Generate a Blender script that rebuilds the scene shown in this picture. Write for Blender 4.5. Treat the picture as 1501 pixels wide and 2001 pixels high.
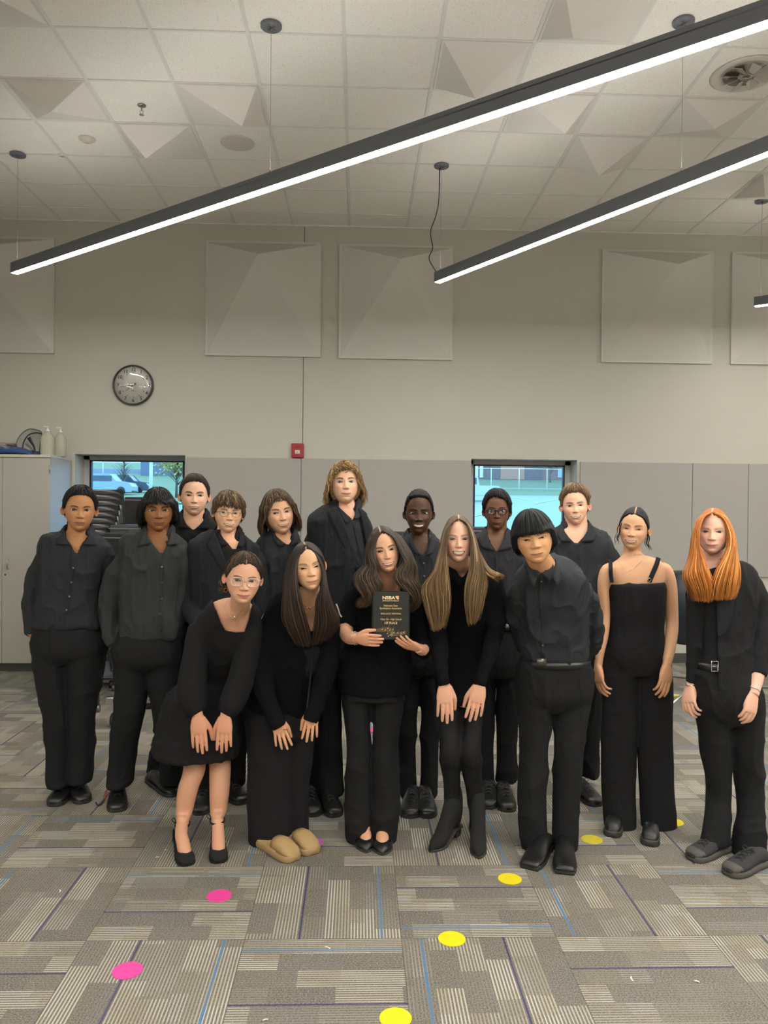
import bpy, math, random
import numpy as np
from mathutils import Vector, Matrix
PI = math.pi
rad = math.radians
for o in list(bpy.data.objects): bpy.data.objects.remove(o)
SC = bpy.context.scene
COL = SC.collection
rng = np.random.default_rng(7)
random.seed(7)

# ------------------------------------------------------------------ camera
F, PITCH, YAW, ROLL, EYE = 1521.5, .0096, .0331, .0101, 1.696
IW, IH = 1501.0, 2001.0
WALL, CEIL, TILE = 8.383, 4.672, .6096
FX0, FY0 = -.4243, 4.2453          # a carpet seam crossing
CX0, CY0 = -.1185, 8.0237          # a ceiling grid crossing
cam_data = bpy.data.cameras.new('camera')
cam = bpy.data.objects.new('camera', cam_data); COL.objects.link(cam)
cam_data.sensor_fit = 'HORIZONTAL'; cam_data.sensor_width = 36.0
cam_data.lens = 36.0 * F / IW
cam_data.clip_end = 600
fwd = Vector((math.sin(YAW) * math.cos(PITCH), math.cos(YAW) * math.cos(PITCH), -math.sin(PITCH)))
rt = Vector((math.cos(YAW), -math.sin(YAW), 0))
up = rt.cross(fwd)
rt2 = rt * math.cos(ROLL) + up * math.sin(ROLL)
up2 = up * math.cos(ROLL) - rt * math.sin(ROLL)
cam.matrix_world = Matrix(((rt2.x, up2.x, -fwd.x, 0), (rt2.y, up2.y, -fwd.y, 0), (rt2.z, up2.z, -fwd.z, EYE), (0, 0, 0, 1)))
SC.camera = cam
CR, CU, CF = np.array(rt2), np.array(up2), np.array(fwd)
CO = np.array((0, 0, EYE))

def ray(px, py):
    return CF + CR * ((px - IW / 2) / F) - CU * ((py - IH / 2) / F)
def at(px, py, Y):
    d = ray(px, py); return CO + d * (Y / d[1])
def at_z(px, py, z):
    d = ray(px, py); return CO + d * ((z - EYE) / d[2])
def to_px(P):
    Q = np.asarray(P, float) - CO
    w = Q @ CF
    return np.stack([IW / 2 + F * (Q @ CR) / w, IH / 2 - F * (Q @ CU) / w], -1)

# ------------------------------------------------------------------ world, exposure, render look
SC.view_settings.view_transform = 'Standard'
SC.view_settings.look = 'None'
SC.view_settings.exposure = 0.0
SC.view_settings.gamma = 1.0
SC.view_settings.use_curve_mapping = False
LAMP_DOWN, LAMP_UP = 86.0, 14.0
LAMP_COL = (1.0, .965, .90)
SKY_COL, SKY_STR = (.36, .68, 1.0), 4.4
w = bpy.data.worlds.new('overcast_sky'); SC.world = w; w.use_nodes = True
bg = w.node_tree.nodes['Background']
bg.inputs[0].default_value = (*SKY_COL, 1); bg.inputs[1].default_value = SKY_STR
SC.cycles.use_denoising = True
SC.cycles.max_bounces = 8
SC.cycles.diffuse_bounces = 5
SC.cycles.sample_clamp_indirect = 6.0

# ------------------------------------------------------------------ materials
MATS = {}
class NT:
    def __init__(s, name):
        s.m = bpy.data.materials.new(name); s.m.use_nodes = True
        s.t = s.m.node_tree; s.b = s.t.nodes['Principled BSDF']
    def n(s, typ, **kw):
        nd = s.t.nodes.new(typ)
        for k, v in kw.items():
            if k.startswith('i_'):
                nd.inputs[int(k[2:]) if k[2:].isdigit() else k[2:]].default_value = v
            else: setattr(nd, k, v)
        return nd
    def l(s, a, b): s.t.links.new(a, b)
    def math(s, op, a, b=None, c=None):
        nd = s.t.nodes.new('ShaderNodeMath'); nd.operation = op
        for i, v in enumerate((a, b, c)):
            if v is None: continue
            if isinstance(v, (int, float)): nd.inputs[i].default_value = v
            else: s.l(v, nd.inputs[i])
        return nd.outputs[0]
    def mix(s, f, a, b):
        nd = s.t.nodes.new('ShaderNodeMix'); nd.data_type = 'RGBA'
        for k, v in ((0, f), (6, a), (7, b)):
            if isinstance(v, (int, float)): nd.inputs[k].default_value = v
            elif isinstance(v, tuple): nd.inputs[k].default_value = (*v, 1) if len(v) == 3 else v
            else: s.l(v, nd.inputs[k])
        return nd.outputs[2]
def srgb(r, g, b):
    return tuple(((c / 255 + .055) / 1.055) ** 2.4 if c > 10 else c / 255 / 12.92 for c in (r, g, b))
def mat(name, col, rough=.6, metal=0, noise=0, nscale=40, bump=0, bscale=200, spec=.5, sheen=0, emit=None, coat=0, stretch=None):
    """procedural principled material: colour broken up by noise, optional bump"""
    if name in MATS: return MATS[name]
    k = NT(name); b = k.b
    b.inputs['Base Color'].default_value = (*col, 1); b.inputs['Roughness'].default_value = rough
    b.inputs['Metallic'].default_value = metal; b.inputs['Specular IOR Level'].default_value = spec
    if sheen: b.inputs['Sheen Weight'].default_value = sheen; b.inputs['Sheen Roughness'].default_value = .5
    if coat: b.inputs['Coat Weight'].default_value = coat
    tc = k.n('ShaderNodeTexCoord'); src = tc.outputs['Object']
    if stretch:
        mp = k.n('ShaderNodeMapping'); mp.inputs['Scale'].default_value = stretch; k.l(src, mp.inputs[0]); src = mp.outputs[0]
    if noise:
        nz = k.n('ShaderNodeTexNoise', i_Scale=nscale, i_Detail=4.0); k.l(src, nz.inputs['Vector'])
        f = k.math('MULTIPLY_ADD', k.math('SUBTRACT', nz.outputs[0], .5), noise * 2, 1.0)
        vm = k.n('ShaderNodeVectorMath', operation='SCALE'); vm.inputs[0].default_value = col; k.l(f, vm.inputs[3])
        k.l(vm.outputs[0], b.inputs['Base Color'])
    if bump:
        nz = k.n('ShaderNodeTexNoise', i_Scale=bscale, i_Detail=3.0); k.l(src, nz.inputs['Vector'])
        bp = k.n('ShaderNodeBump', i_Strength=bump, i_Distance=.01); k.l(nz.outputs[0], bp.inputs['Height']); k.l(bp.outputs[0], b.inputs['Normal'])
    if emit:
        b.inputs['Emission Color'].default_value = (*emit[:3], 1); b.inputs['Emission Strength'].default_value = emit[3]
    MATS[name] = k.m
    return k.m
def vcol_mat(name, rough=.5, bump=0, bscale=300, spec=.4, sss=0, aniso=False, noise=0, nscale=60, stretch=None):
    if name in MATS: return MATS[name]
    k = NT(name); b = k.b
    at_ = k.n('ShaderNodeAttribute', attribute_name='tone')
    b.inputs['Roughness'].default_value = rough; b.inputs['Specular IOR Level'].default_value = spec
    tc = k.n('ShaderNodeTexCoord'); src = tc.outputs['Object']
    if stretch:
        mp = k.n('ShaderNodeMapping'); mp.inputs['Scale'].default_value = stretch; k.l(src, mp.inputs[0]); src = mp.outputs[0]
    if noise:
        nz = k.n('ShaderNodeTexNoise', i_Scale=nscale, i_Detail=3.0); k.l(src, nz.inputs['Vector'])
        f = k.math('MULTIPLY_ADD', k.math('SUBTRACT', nz.outputs[0], .5), noise * 2, 1.0)
        vm = k.n('ShaderNodeVectorMath', operation='SCALE'); k.l(at_.outputs['Color'], vm.inputs[0]); k.l(f, vm.inputs[3])
        k.l(vm.outputs[0], b.inputs['Base Color'])
    else: k.l(at_.outputs['Color'], b.inputs['Base Color'])
    if sss:
        b.inputs['Subsurface Weight'].default_value = sss; b.inputs['Subsurface Radius'].default_value = (.012, .005, .003)
        b.inputs['Subsurface Scale'].default_value = 1.0
    if bump:
        nz = k.n('ShaderNodeTexNoise', i_Scale=bscale, i_Detail=2.0); k.l(src, nz.inputs['Vector'])
        bp = k.n('ShaderNodeBump', i_Strength=bump, i_Distance=.004); k.l(nz.outputs[0], bp.inputs['Height']); k.l(bp.outputs[0], b.inputs['Normal'])
    MATS[name] = k.m
    return k.m

# ------------------------------------------------------------------ mesh helpers
class G:
    """geometry collector: vertices, faces and an optional per-vertex colour"""
    def __init__(s): s.v = []; s.f = []; s.c = []; s.n = 0
    def add(s, v, f, c=None):
        v = np.asarray(v, float).reshape(-1, 3)
        s.v.append(v); s.f += [tuple(int(i) + s.n for i in q) for q in f]
        if c is None: c = (1, 1, 1)
        c = np.asarray(c, float)
        s.c.append(np.broadcast_to(c, (len(v), 3)).copy() if c.ndim == 1 else c)
        s.n += len(v); return s
    def addg(s, g):
        if g.n: s.add(np.concatenate(g.v), g.f, np.concatenate(g.c))
        return s
    def verts(s): return np.concatenate(s.v)
    def mesh(s, name, smooth=True, colors=False):
        me = bpy.data.meshes.new(name); V = s.verts()
        me.from_pydata(V.tolist(), [], s.f)
        if colors: set_col(me, np.concatenate(s.c))
        if smooth: me.shade_smooth()
        return me
def set_col(me, C):
    a = me.attributes.new('tone', 'FLOAT_COLOR', 'POINT')
    arr = np.ones((len(me.vertices), 4), np.float32); arr[:, :3] = C
    a.data.foreach_set('color', arr.ravel())
def link(name, me, m=None, parent=None, bevel=0, auto=None):
    o = bpy.data.objects.new(name, me); COL.objects.link(o)
    if m is not None:
        me.materials.clear(); me.materials.append(m)
    if parent is not None:
        o.parent = parent
        o.matrix_parent_inverse = Matrix.Identity(4)
        pw = world_of(parent)
        o.matrix_local = pw.inverted()
    if bevel:
        md = o.modifiers.new('bevel', 'BEVEL'); md.width = bevel; md.segments = 2; md.limit_method = 'ANGLE'; md.angle_limit = rad(40)
    return o
def world_of(o):
    m = o.matrix_local.copy() if False else Matrix.LocRotScale(o.location, o.rotation_euler, o.scale)
    if o.parent: m = world_of(o.parent) @ o.matrix_parent_inverse @ m
    return m
def obj(name, g, m, parent=None, smooth=True, colors=False, bevel=0):
    return link(name, g.mesh(name, smooth, colors), m, parent, bevel)
def thing(name, label, cat, loc=(0, 0, 0), group=None):
    o = bpy.data.objects.new(name, None); COL.objects.link(o); o.location = loc; o.empty_display_size = .1
    return tag(o, label, cat, group)
def tag(o, label, cat, group=None):
    o['label'] = label; o['category'] = cat
    if group: o['group'] = group
    return o
def struct(o): o['kind'] = 'structure'; return o
def stuff(o): o['kind'] = 'stuff'; return o

def box(c, s, R=None):
    c = np.asarray(c, float); s = np.asarray(s, float) / 2
    v = np.array([(x, y, z) for x in (-1, 1) for y in (-1, 1) for z in (-1, 1)], float) * s
    if R is not None: v = v @ np.asarray(R).T
    return v + c, [(0, 1, 3, 2), (4, 6, 7, 5), (0, 4, 5, 1), (2, 3, 7, 6), (0, 2, 6, 4), (1, 5, 7, 3)]
def boxab(a, b):
    a = np.asarray(a, float); b = np.asarray(b, float); return box((a + b) / 2, np.abs(b - a))
def loft(rings, cap=True, closed=True):
    n = len(rings[0]); m = len(rings); v = np.concatenate([np.asarray(r) for r in rings]); f = []
    e = n if closed else n - 1
    for i in range(m - 1):
        for j in range(e):
            k = (j + 1) % n
            f.append((i * n + j, i * n + k, (i + 1) * n + k, (i + 1) * n + j))
    if cap and closed:
        v = np.concatenate([v, [v[:n].mean(0)], [v[(m - 1) * n:m * n].mean(0)]])
        a, b = n * m, n * m + 1
        for j in range(n):
            k = (j + 1) % n
            f.append((a, k, j)); f.append((b, (m - 1) * n + j, (m - 1) * n + k))
    return v, f
def catmull(P, n):
    """resample rows of P (k, d) to n rows by a Catmull-Rom spline"""
    P = np.asarray(P, float); k = len(P)
    if k == 2:
        t = np.linspace(0, 1, n)[:, None]; return P[0] * (1 - t) + P[1] * t
    Q = np.vstack([2 * P[0] - P[1], P, 2 * P[-1] - P[-2]])
    u = np.linspace(0, k - 1, n); i = np.minimum(u.astype(int), k - 2); t = (u - i)[:, None]
    p0, p1, p2, p3 = Q[i], Q[i + 1], Q[i + 2], Q[i + 3]
    return .5 * ((2 * p1) + (-p0 + p2) * t + (2 * p0 - 5 * p1 + 4 * p2 - p3) * t ** 2 + (-p0 + 3 * p1 - 3 * p2 + p3) * t ** 3)
def unit(v): v = np.asarray(v, float); return v / max(np.linalg.norm(v), 1e-9)
def tube(path, rads, n=12, flat=1.0, side=(1, 0, 0), cap=True, round_ends=False):
    """tube with parallel-ish frames; rads radius per point; flat scales the second axis"""
    P = np.asarray(path, float); r = np.broadcast_to(np.asarray(rads, float), (len(P),)).copy()
    if round_ends:
        t0 = unit(P[0] - P[1]); t1 = unit(P[-1] - P[-2])
        P = np.vstack([P[0] + t0 * r[0] * .9, P[0] + t0 * r[0] * .6, P, P[-1] + t1 * r[-1] * .6, P[-1] + t1 * r[-1] * .9])
        r = np.concatenate([[r[0] * .3, r[0] * .8], r, [r[-1] * .8, r[-1] * .3]])
    T = np.gradient(P, axis=0); a = np.linspace(0, 2 * PI, n, endpoint=False); rings = []
    s = np.asarray(side, float)
    for i in range(len(P)):
        t = unit(T[i]); x = s - t * (s @ t)
        if np.linalg.norm(x) < .1: x = np.cross(t, (0, 0, 1)); x = x if np.linalg.norm(x) > .1 else np.cross(t, (0, 1, 0))
        x = unit(x); y = np.cross(t, x); s = x
        rings.append(P[i] + r[i] * (np.cos(a)[:, None] * x + flat * np.sin(a)[:, None] * y))
    return loft(rings, cap)
def lathe(prof, n=24, c=(0, 0, 0), axis='z'):
    a = np.linspace(0, 2 * PI, n, endpoint=False); rings = []
    for r, h in prof:
        ring = np.stack([r * np.cos(a), r * np.sin(a), np.full(n, h)], 1)
        if axis == 'y': ring = ring[:, [0, 2, 1]]
        if axis == 'x': ring = ring[:, [2, 0, 1]]
        rings.append(ring + np.asarray(c))
    return loft(rings)
def ellipsoid(c, s, n=16, m=10, R=None):
    th = np.linspace(0.02, PI - .02, m); a = np.linspace(0, 2 * PI, n, endpoint=False); rings = []
    for t in th:
        ring = np.stack([np.sin(t) * np.cos(a), np.sin(t) * np.sin(a), np.full(n, np.cos(t))], 1) * np.asarray(s)
        if R is not None: ring = ring @ np.asarray(R).T
        rings.append(ring + np.asarray(c))
    return loft(rings)
def _hash(ix, iy, iz, seed):
    h = (ix * 374761393 + iy * 668265263 + iz * 2147483647 + seed * 1274126177) & 0xffffffff
    h = ((h ^ (h >> 13)) * 1274126177) & 0xffffffff
    return ((h ^ (h >> 16)) & 0xffff) / 65535.0
def noise3(P, seed=0):
    P = np.asarray(P, float); i = np.floor(P).astype(np.int64); f = P - i; u = f * f * (3 - 2 * f); r = 0
    for dx in (0, 1):
        for dy in (0, 1):
            for dz in (0, 1):
                wt = (u[:, 0] if dx else 1 - u[:, 0]) * (u[:, 1] if dy else 1 - u[:, 1]) * (u[:, 2] if dz else 1 - u[:, 2])
                r = r + wt * _hash(i[:, 0] + dx, i[:, 1] + dy, i[:, 2] + dz, seed)
    return r
def sm(a, b, x): t = np.clip((np.asarray(x, float) - a) / (b - a), 0, 1); return t * t * (3 - 2 * t)
def remesh(g, voxel, smooth=4):
    me = g.mesh('tmp', False); o = bpy.data.objects.new('tmp', me); COL.objects.link(o)
    md = o.modifiers.new('r', 'REMESH'); md.mode = 'VOXEL'; md.voxel_size = voxel
    if smooth:
        ms = o.modifiers.new('s', 'SMOOTH'); ms.iterations = smooth; ms.factor = .5
    dg = bpy.context.evaluated_depsgraph_get(); dg.update()
    out = bpy.data.meshes.new_from_object(o.evaluated_get(dg))
    bpy.data.objects.remove(o); bpy.data.meshes.remove(me)
    V = np.empty(len(out.vertices) * 3, np.float32); out.vertices.foreach_get('co', V); V = V.reshape(-1, 3).astype(float)
    N = np.empty(len(out.vertices) * 3, np.float32); out.vertices.foreach_get('normal', N); N = N.reshape(-1, 3).astype(float)
    L = np.empty(len(out.loops), np.int32); out.loops.foreach_get('vertex_index', L)
    S = np.empty(len(out.polygons), np.int32); out.polygons.foreach_get('loop_start', S)
    T = np.empty(len(out.polygons), np.int32); out.polygons.foreach_get('loop_total', T)
    bpy.data.meshes.remove(out)
    if (T == 4).all(): Fq = L.reshape(-1, 4)
    else: Fq = [L[a:a + t] for a, t in zip(S, T)]
    return V, Fq, N
def fast_mesh(name, parts, colors=True):
    """parts: list of (V, F(n,4) array or list, C) joined into one mesh quickly"""
    me = bpy.data.meshes.new(name); n = 0; Vs = []; Ls = []; Ts = []; Cs = []
    for V, Fa, C in parts:
        Vs.append(V)
        if isinstance(Fa, np.ndarray): Ls.append((Fa + n).ravel()); Ts.append(np.full(len(Fa), Fa.shape[1]))
        else:
            Ls.append(np.concatenate([np.asarray(q) + n for q in Fa])); Ts.append(np.array([len(q) for q in Fa]))
        C = np.asarray(C, float); Cs.append(np.broadcast_to(C, (len(V), 3)) if C.ndim == 1 else C); n += len(V)
    V = np.concatenate(Vs); L = np.concatenate(Ls).astype(np.int32); T = np.concatenate(Ts).astype(np.int32)
    me.vertices.add(len(V)); me.vertices.foreach_set('co', V.astype(np.float32).ravel())
    me.loops.add(len(L)); me.loops.foreach_set('vertex_index', L)
    me.polygons.add(len(T)); me.polygons.foreach_set('loop_start', np.concatenate([[0], np.cumsum(T)[:-1]]).astype(np.int32))
    me.polygons.foreach_set('loop_total', T)
    me.update(); me.validate()
    if colors: set_col(me, np.concatenate(Cs))
    me.shade_smooth()
    return me
# ------------------------------------------------------------------ large structure
XL, XR, YB = -5.6, 7.4, -6.0
def carpet_mat():
    k = NT('carpet_tiles'); b = k.b; M = k.math
    tc = k.n('ShaderNodeTexCoord'); sp = k.n('ShaderNodeSeparateXYZ'); k.l(tc.outputs['Object'], sp.inputs[0])
    U = M('DIVIDE', M('SUBTRACT', sp.outputs[0], FX0), TILE); V = M('DIVIDE', M('SUBTRACT', sp.outputs[1], FY0), TILE)
    iu, iv = M('FLOOR', U), M('FLOOR', V); fu, fv = M('SUBTRACT', U, iu), M('SUBTRACT', V, iv)
    par = M('FLOORED_MODULO', M('ADD', iu, iv), 2.0)
    def sel(f, a, c): return M('ADD', M('MULTIPLY', a, M('SUBTRACT', 1.0, f)), M('MULTIPLY', c, f))
    a0, b0 = sel(par, fu, fv), sel(par, fv, fu)
    cb = k.n('ShaderNodeCombineXYZ'); k.l(iu, cb.inputs[0]); k.l(iv, cb.inputs[1])
    wn = k.n('ShaderNodeTexWhiteNoise', noise_dimensions='3D'); k.l(cb.outputs[0], wn.inputs[0])
    flip = M('GREATER_THAN', wn.outputs[0], .55)
    a = sel(flip, a0, M('SUBTRACT', 1.0, a0)); b_ = b0
    def cell(na, nb, sa, seed):
        ca = M('FLOOR', M('MULTIPLY_ADD', a, na, sa)); rr = k.n('ShaderNodeTexWhiteNoise', noise_dimensions='4D')
        c1 = k.n('ShaderNodeCombineXYZ'); k.l(ca, c1.inputs[0]); k.l(iu, c1.inputs[1]); k.l(iv, c1.inputs[2]); k.l(c1.outputs[0], rr.inputs[0]); rr.inputs[1].default_value = seed
        cbb = M('FLOOR', M('ADD', M('MULTIPLY', b_, nb), M('MULTIPLY', rr.outputs[0], 3.0)))
        r2 = k.n('ShaderNodeTexWhiteNoise', noise_dimensions='4D'); c2 = k.n('ShaderNodeCombineXYZ')
        k.l(M('MULTIPLY_ADD', iu, 31.0, ca), c2.inputs[0]); k.l(M('MULTIPLY_ADD', iv, 17.0, cbb), c2.inputs[1]); k.l(cbb, c2.inputs[2])
        k.l(c2.outputs[0], r2.inputs[0]); r2.inputs[1].default_value = seed + .5
        return r2.outputs[0]
    p1, p2 = cell(6.0, 2.6, 0.0, 1.3), cell(10.0, 4.2, .37, 5.1)
    st = M('FRACT', M('MULTIPLY', a, 48.0))
    tri = M('ABSOLUTE', M('SUBTRACT', st, .5))                     # 0 mid .. .5 edge
    line = M('SMOOTH_MIN', M('MULTIPLY', M('MAXIMUM', M('SUBTRACT', .27, tri), 0.0), 9.0), 1.0, .1)
    cont = M('MULTIPLY_ADD', M('POWER', p1, 1.3), .95, .12)
    cont = M('MULTIPLY', cont, M('MULTIPLY_ADD', p2, .55, .6))
    sx = k.n('ShaderNodeCombineXYZ'); k.l(M('MULTIPLY', a, 150.0), sx.inputs[0]); k.l(M('MULTIPLY', b_, 90.0), sx.inputs[1]); k.l(iu, sx.inputs[2])
    nz = k.n('ShaderNodeTexNoise', i_Scale=1.0, i_Detail=2.0); k.l(sx.outputs[0], nz.inputs['Vector'])
    sp_ = M('MULTIPLY_ADD', M('SUBTRACT', nz.outputs[0], .5), 1.5, .18)
    f = M('MAXIMUM', M('MULTIPLY', M('MULTIPLY', line, cont), M('MULTIPLY_ADD', nz.outputs[0], .8, .7)), M('MULTIPLY', M('MAXIMUM', sp_, 0.0), M('SUBTRACT', 1.0, M('MULTIPLY', cont, .4))))
    tan_ = k.mix(p2, (.54, .48, .345), (.50, .475, .41))
    base = k.mix(p1, (.098, .092, .085), (.135, .125, .11))
    col = k.mix(M('MINIMUM', f, 1.0), base, tan_)
    def stripe(pos, w): return M('LESS_THAN', M('ABSOLUTE', M('SUBTRACT', a, pos)), w)
    col = k.mix(M('MULTIPLY', stripe(.345, .0062), .9), col, (.050, .045, .13))
    col = k.mix(M('MULTIPLY', stripe(.875, .010), M('MULTIPLY_ADD', p2, .4, .5)), col, (.085, .20, .36))
    seam = M('LESS_THAN', M('MINIMUM', M('MINIMUM', fu, M('SUBTRACT', 1.0, fu)), M('MINIMUM', fv, M('SUBTRACT', 1.0, fv))), .0025)
    col = k.mix(M('MULTIPLY', seam, .5), col, (.05, .045, .04))
    big = k.n('ShaderNodeTexNoise', i_Scale=1.6, i_Detail=2.0); k.l(tc.outputs['Object'], big.inputs['Vector'])
    vm = k.n('ShaderNodeVectorMath', operation='SCALE'); k.l(col, vm.inputs[0]); k.l(M('MULTIPLY_ADD', big.outputs[0], .3, .85), vm.inputs[3])
    k.l(vm.outputs[0], b.inputs['Base Color']); b.inputs['Roughness'].default_value = .95; b.inputs['Specular IOR Level'].default_value = .15
    bp = k.n('ShaderNodeBump', i_Strength=.5, i_Distance=.003); k.l(M('ADD', line, nz.outputs[0]), bp.inputs['Height']); k.l(bp.outputs[0], b.inputs['Normal'])
    return k.m
def ceiling_mat():
    k = NT('mineral_fibre_tile'); tc = k.n('ShaderNodeTexCoord')
    v = k.n('ShaderNodeTexNoise', i_Scale=95.0, i_Detail=2.0); k.l(tc.outputs['Object'], v.inputs['Vector'])
    n2 = k.n('ShaderNodeTexNoise', i_Scale=3.0); k.l(tc.outputs['Object'], n2.inputs['Vector'])
    f = k.math('MULTIPLY', k.math('GREATER_THAN', v.outputs[0], .63), .5)
    c = k.mix(f, (.86, .84, .79), (.55, .52, .47))
    c = k.mix(k.math('MULTIPLY', n2.outputs[0], .15), c, (.7, .66, .6))
    k.l(c, k.b.inputs['Base Color']); k.b.inputs['Roughness'].default_value = .9
    return k.m
PAINT = mat('warm_grey_wall_paint', (.53, .515, .455), .75, noise=.02, nscale=3, bump=.12, bscale=160)
M_TEE = mat('white_grid_metal', (.72, .705, .67), .5)
M_DIFF = mat('white_diffuser_plastic', (.74, .715, .67), .55, noise=.02)
M_WDIFF = mat('painted_diffuser', (.60, .585, .54), .6, noise=.02)
M_TACK = mat('grey_fabric_panel', (.40, .385, .36), .95, noise=.05, nscale=260, bump=.2, bscale=500)
M_BASE = mat('dark_vinyl_base', (.07, .065, .062), .5)
M_BLACK = mat('black_plastic', (.013, .013, .014), .38, noise=.1)
M_DKMETAL = mat('dark_grey_metal', (.15, .158, .185), .5)
M_CHROME = mat('brushed_steel', (.62, .62, .62), .28, metal=1.0)
M_ALU = mat('grey_aluminium_frame', (.46, .46, .46), .4)
M_GASKET = mat('black_gasket', (.01, .01, .012), .5)
M_WHITE = mat('white_plastic', (.78, .77, .74), .4)

g = G(); g.add(*boxab((XL, YB, -.12), (XR, WALL, 0)))
struct(obj('floor', g, carpet_mat(), smooth=False))
g = G(); g.add(*boxab((XL, YB, CEIL), (XR, WALL, CEIL + .1)))
struct(obj('ceiling', g, ceiling_mat(), smooth=False))
g = G()
i0, i1 = int((XL - CX0) / TILE) - 1, int((XR - CX0) / TILE) + 1
for i in range(i0, i1 + 1):
    x = CX0 + i * TILE
    if XL < x < XR: g.add(*boxab((x - .012, YB, CEIL - .006), (x + .012, WALL, CEIL)))
j = 0
while CY0 - j * TILE > YB:
    y = CY0 - j * TILE; g.add(*boxab((XL, y - .009, CEIL - .005), (XR, y + .009, CEIL))); j += 1
g.add(*boxab((XL, WALL - .02, CEIL - .012), (XR, WALL, CEIL)))
struct(obj('trim_1', g, M_TEE, smooth=False))

WX = [(at(147, 888, WALL)[0], at(362, 888, WALL)[0]), (at(921, 896, WALL)[0], at(1128, 896, WALL)[0])]
WT, WB, WD = 2.20, 1.02, .36
xs = [XL, WX[0][0], WX[0][1], WX[1][0], WX[1][1], XR]
g = G()
for a in range(0, 6, 2):
    g.add(*boxab((xs[a], WALL, 0), (xs[a + 1], WALL + WD, CEIL)))
for a in (1, 3):
    g.add(*boxab((xs[a], WALL, WT), (xs[a + 1], WALL + WD, CEIL))); g.add(*boxab((xs[a], WALL, 0), (xs[a + 1], WALL + WD, WB)))
struct(obj('wall_back', g, PAINT, smooth=False))
for n_, a, b_ in (('wall_left', (XL - .1, YB, 0), (XL, WALL + .3, CEIL)), ('wall_right', (XR, YB, 0), (XR + .1, WALL + .3, CEIL)), ('wall_front', (XL, YB - .1, 0), (XR, YB, CEIL))):
    g = G(); g.add(*boxab(a, b_)); struct(obj(n_, g, PAINT, smooth=False))
g = G(); g.add(*boxab((at(140, 1290, WALL)[0], WALL - .012, 0), (XR, WALL, .105)))
struct(obj('baseboard_back', g, M_BASE, smooth=False, bevel=.003))
# narrow control joint that runs up the wall
g = G(); x = at(593, 700, WALL)[0]; g.add(*boxab((x - .004, WALL - .0015, WT), (x + .004, WALL + .001, CEIL)))
struct(obj('trim_2', g, mat('joint_sealant', (.13, .12, .11), .8), smooth=False))

# windows
def glass_mat():
    k = NT('window_glass'); k.t.nodes.remove(k.b)
    out = [n for n in k.t.nodes if n.type == 'OUTPUT_MATERIAL'][0]
    tr = k.n('ShaderNodeBsdfTransparent'); tr.inputs[0].default_value = (.86, .95, 1.0, 1)
    gl = k.n('ShaderNodeBsdfGlossy'); gl.inputs['Roughness'].default_value = .02
    lw = k.n('ShaderNodeFresnel'); lw.inputs[0].default_value = 1.3
    mx = k.n('ShaderNodeMixShader'); k.l(lw.outputs[0], mx.inputs[0]); k.l(tr.outputs[0], mx.inputs[1]); k.l(gl.outputs[0], mx.inputs[2]); k.l(mx.outputs[0], out.inputs[0])
    return k.m
GLASS = glass_mat()
for n_, (x0, x1) in enumerate(WX, 1):
    y = WALL + .26; fw = .065
    root = thing('window_%d' % n_, '', '', (0, 0, 0)); del root['label']; del root['category']; root['kind'] = 'structure'
    g = G()
    for a, b_ in (((x0, y, WB), (x0 + fw, y + .06, WT)), ((x1 - fw, y, WB), (x1, y + .06, WT)), ((x0, y, WT - fw * .75), (x1, y + .06, WT)), ((x0, y, WB), (x1, y + .06, WB + fw))): g.add(*boxab(a, b_))
    obj('frame', g, M_ALU, root, False, bevel=.004)
    g = G(); X0, X1, Z0, Z1 = x0 + fw, x1 - fw, WB + fw, WT - fw * .75
    for a, b_ in (((X0, y - .004, Z0), (X0 + .018, y + .05, Z1)), ((X1 - .018, y - .004, Z0), (X1, y + .05, Z1)), ((X0, y - .004, Z1 - .014), (X1, y + .05, Z1)), ((X0, y - .004, Z0), (X1, y + .05, Z0 + .014))): g.add(*boxab(a, b_))
    obj('gasket', g, M_GASKET, root, False)
    g = G(); g.add(*boxab((X0, y + .03, Z0), (X1, y + .034, Z1))); obj('pane', g, GLASS, root, False)

# ------------------------------------------------------------------ acoustic diffusers
def diffuser(x0, x1, y0, y1, z, ap, down, label, cat_group, wallm=False):
    """off-centre pyramid over a rectangle; ap = fractions, down = depth"""
    o = thing('acoustic_diffuser', label, 'acoustic panel', (((x0 + x1) / 2, WALL, (y0 + y1) / 2) if wallm else ((x0 + x1) / 2, (y0 + y1) / 2, CEIL)), cat_group)
    def P(x, y, d): return (x, WALL - d, y) if wallm else (x, y, CEIL - d)
    e = .022 if wallm else .016; t = .03 if wallm else .008
    ax, ay = x0 + (x1 - x0) * ap[0], y0 + (y1 - y0) * ap[1]
    c = [P(x0 + e, y0 + e, t), P(x1 - e, y0 + e, t), P(x1 - e, y1 - e, t), P(x0 + e, y1 - e, t), P(ax, ay, down)]
    g = G(); g.add(c, [(0, 1, 4), (1, 2, 4), (2, 3, 4), (3, 0, 4), (3, 2, 1, 0)])
    obj('pyramid', g, M_WDIFF if wallm else M_DIFF, o, False)
    g = G()
    for a, b_ in (((x0, y0), (x1, y0 + e)), ((x0, y1 - e), (x1, y1)), ((x0, y0 + e), (x0 + e, y1 - e)), ((x1 - e, y0 + e), (x1, y1 - e))):
        g.add(*boxab(P(a[0], a[1], 0), P(b_[0], b_[1], t)))
    obj('rim', g, M_WDIFF if wallm else M_TEE, o, False)
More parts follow.
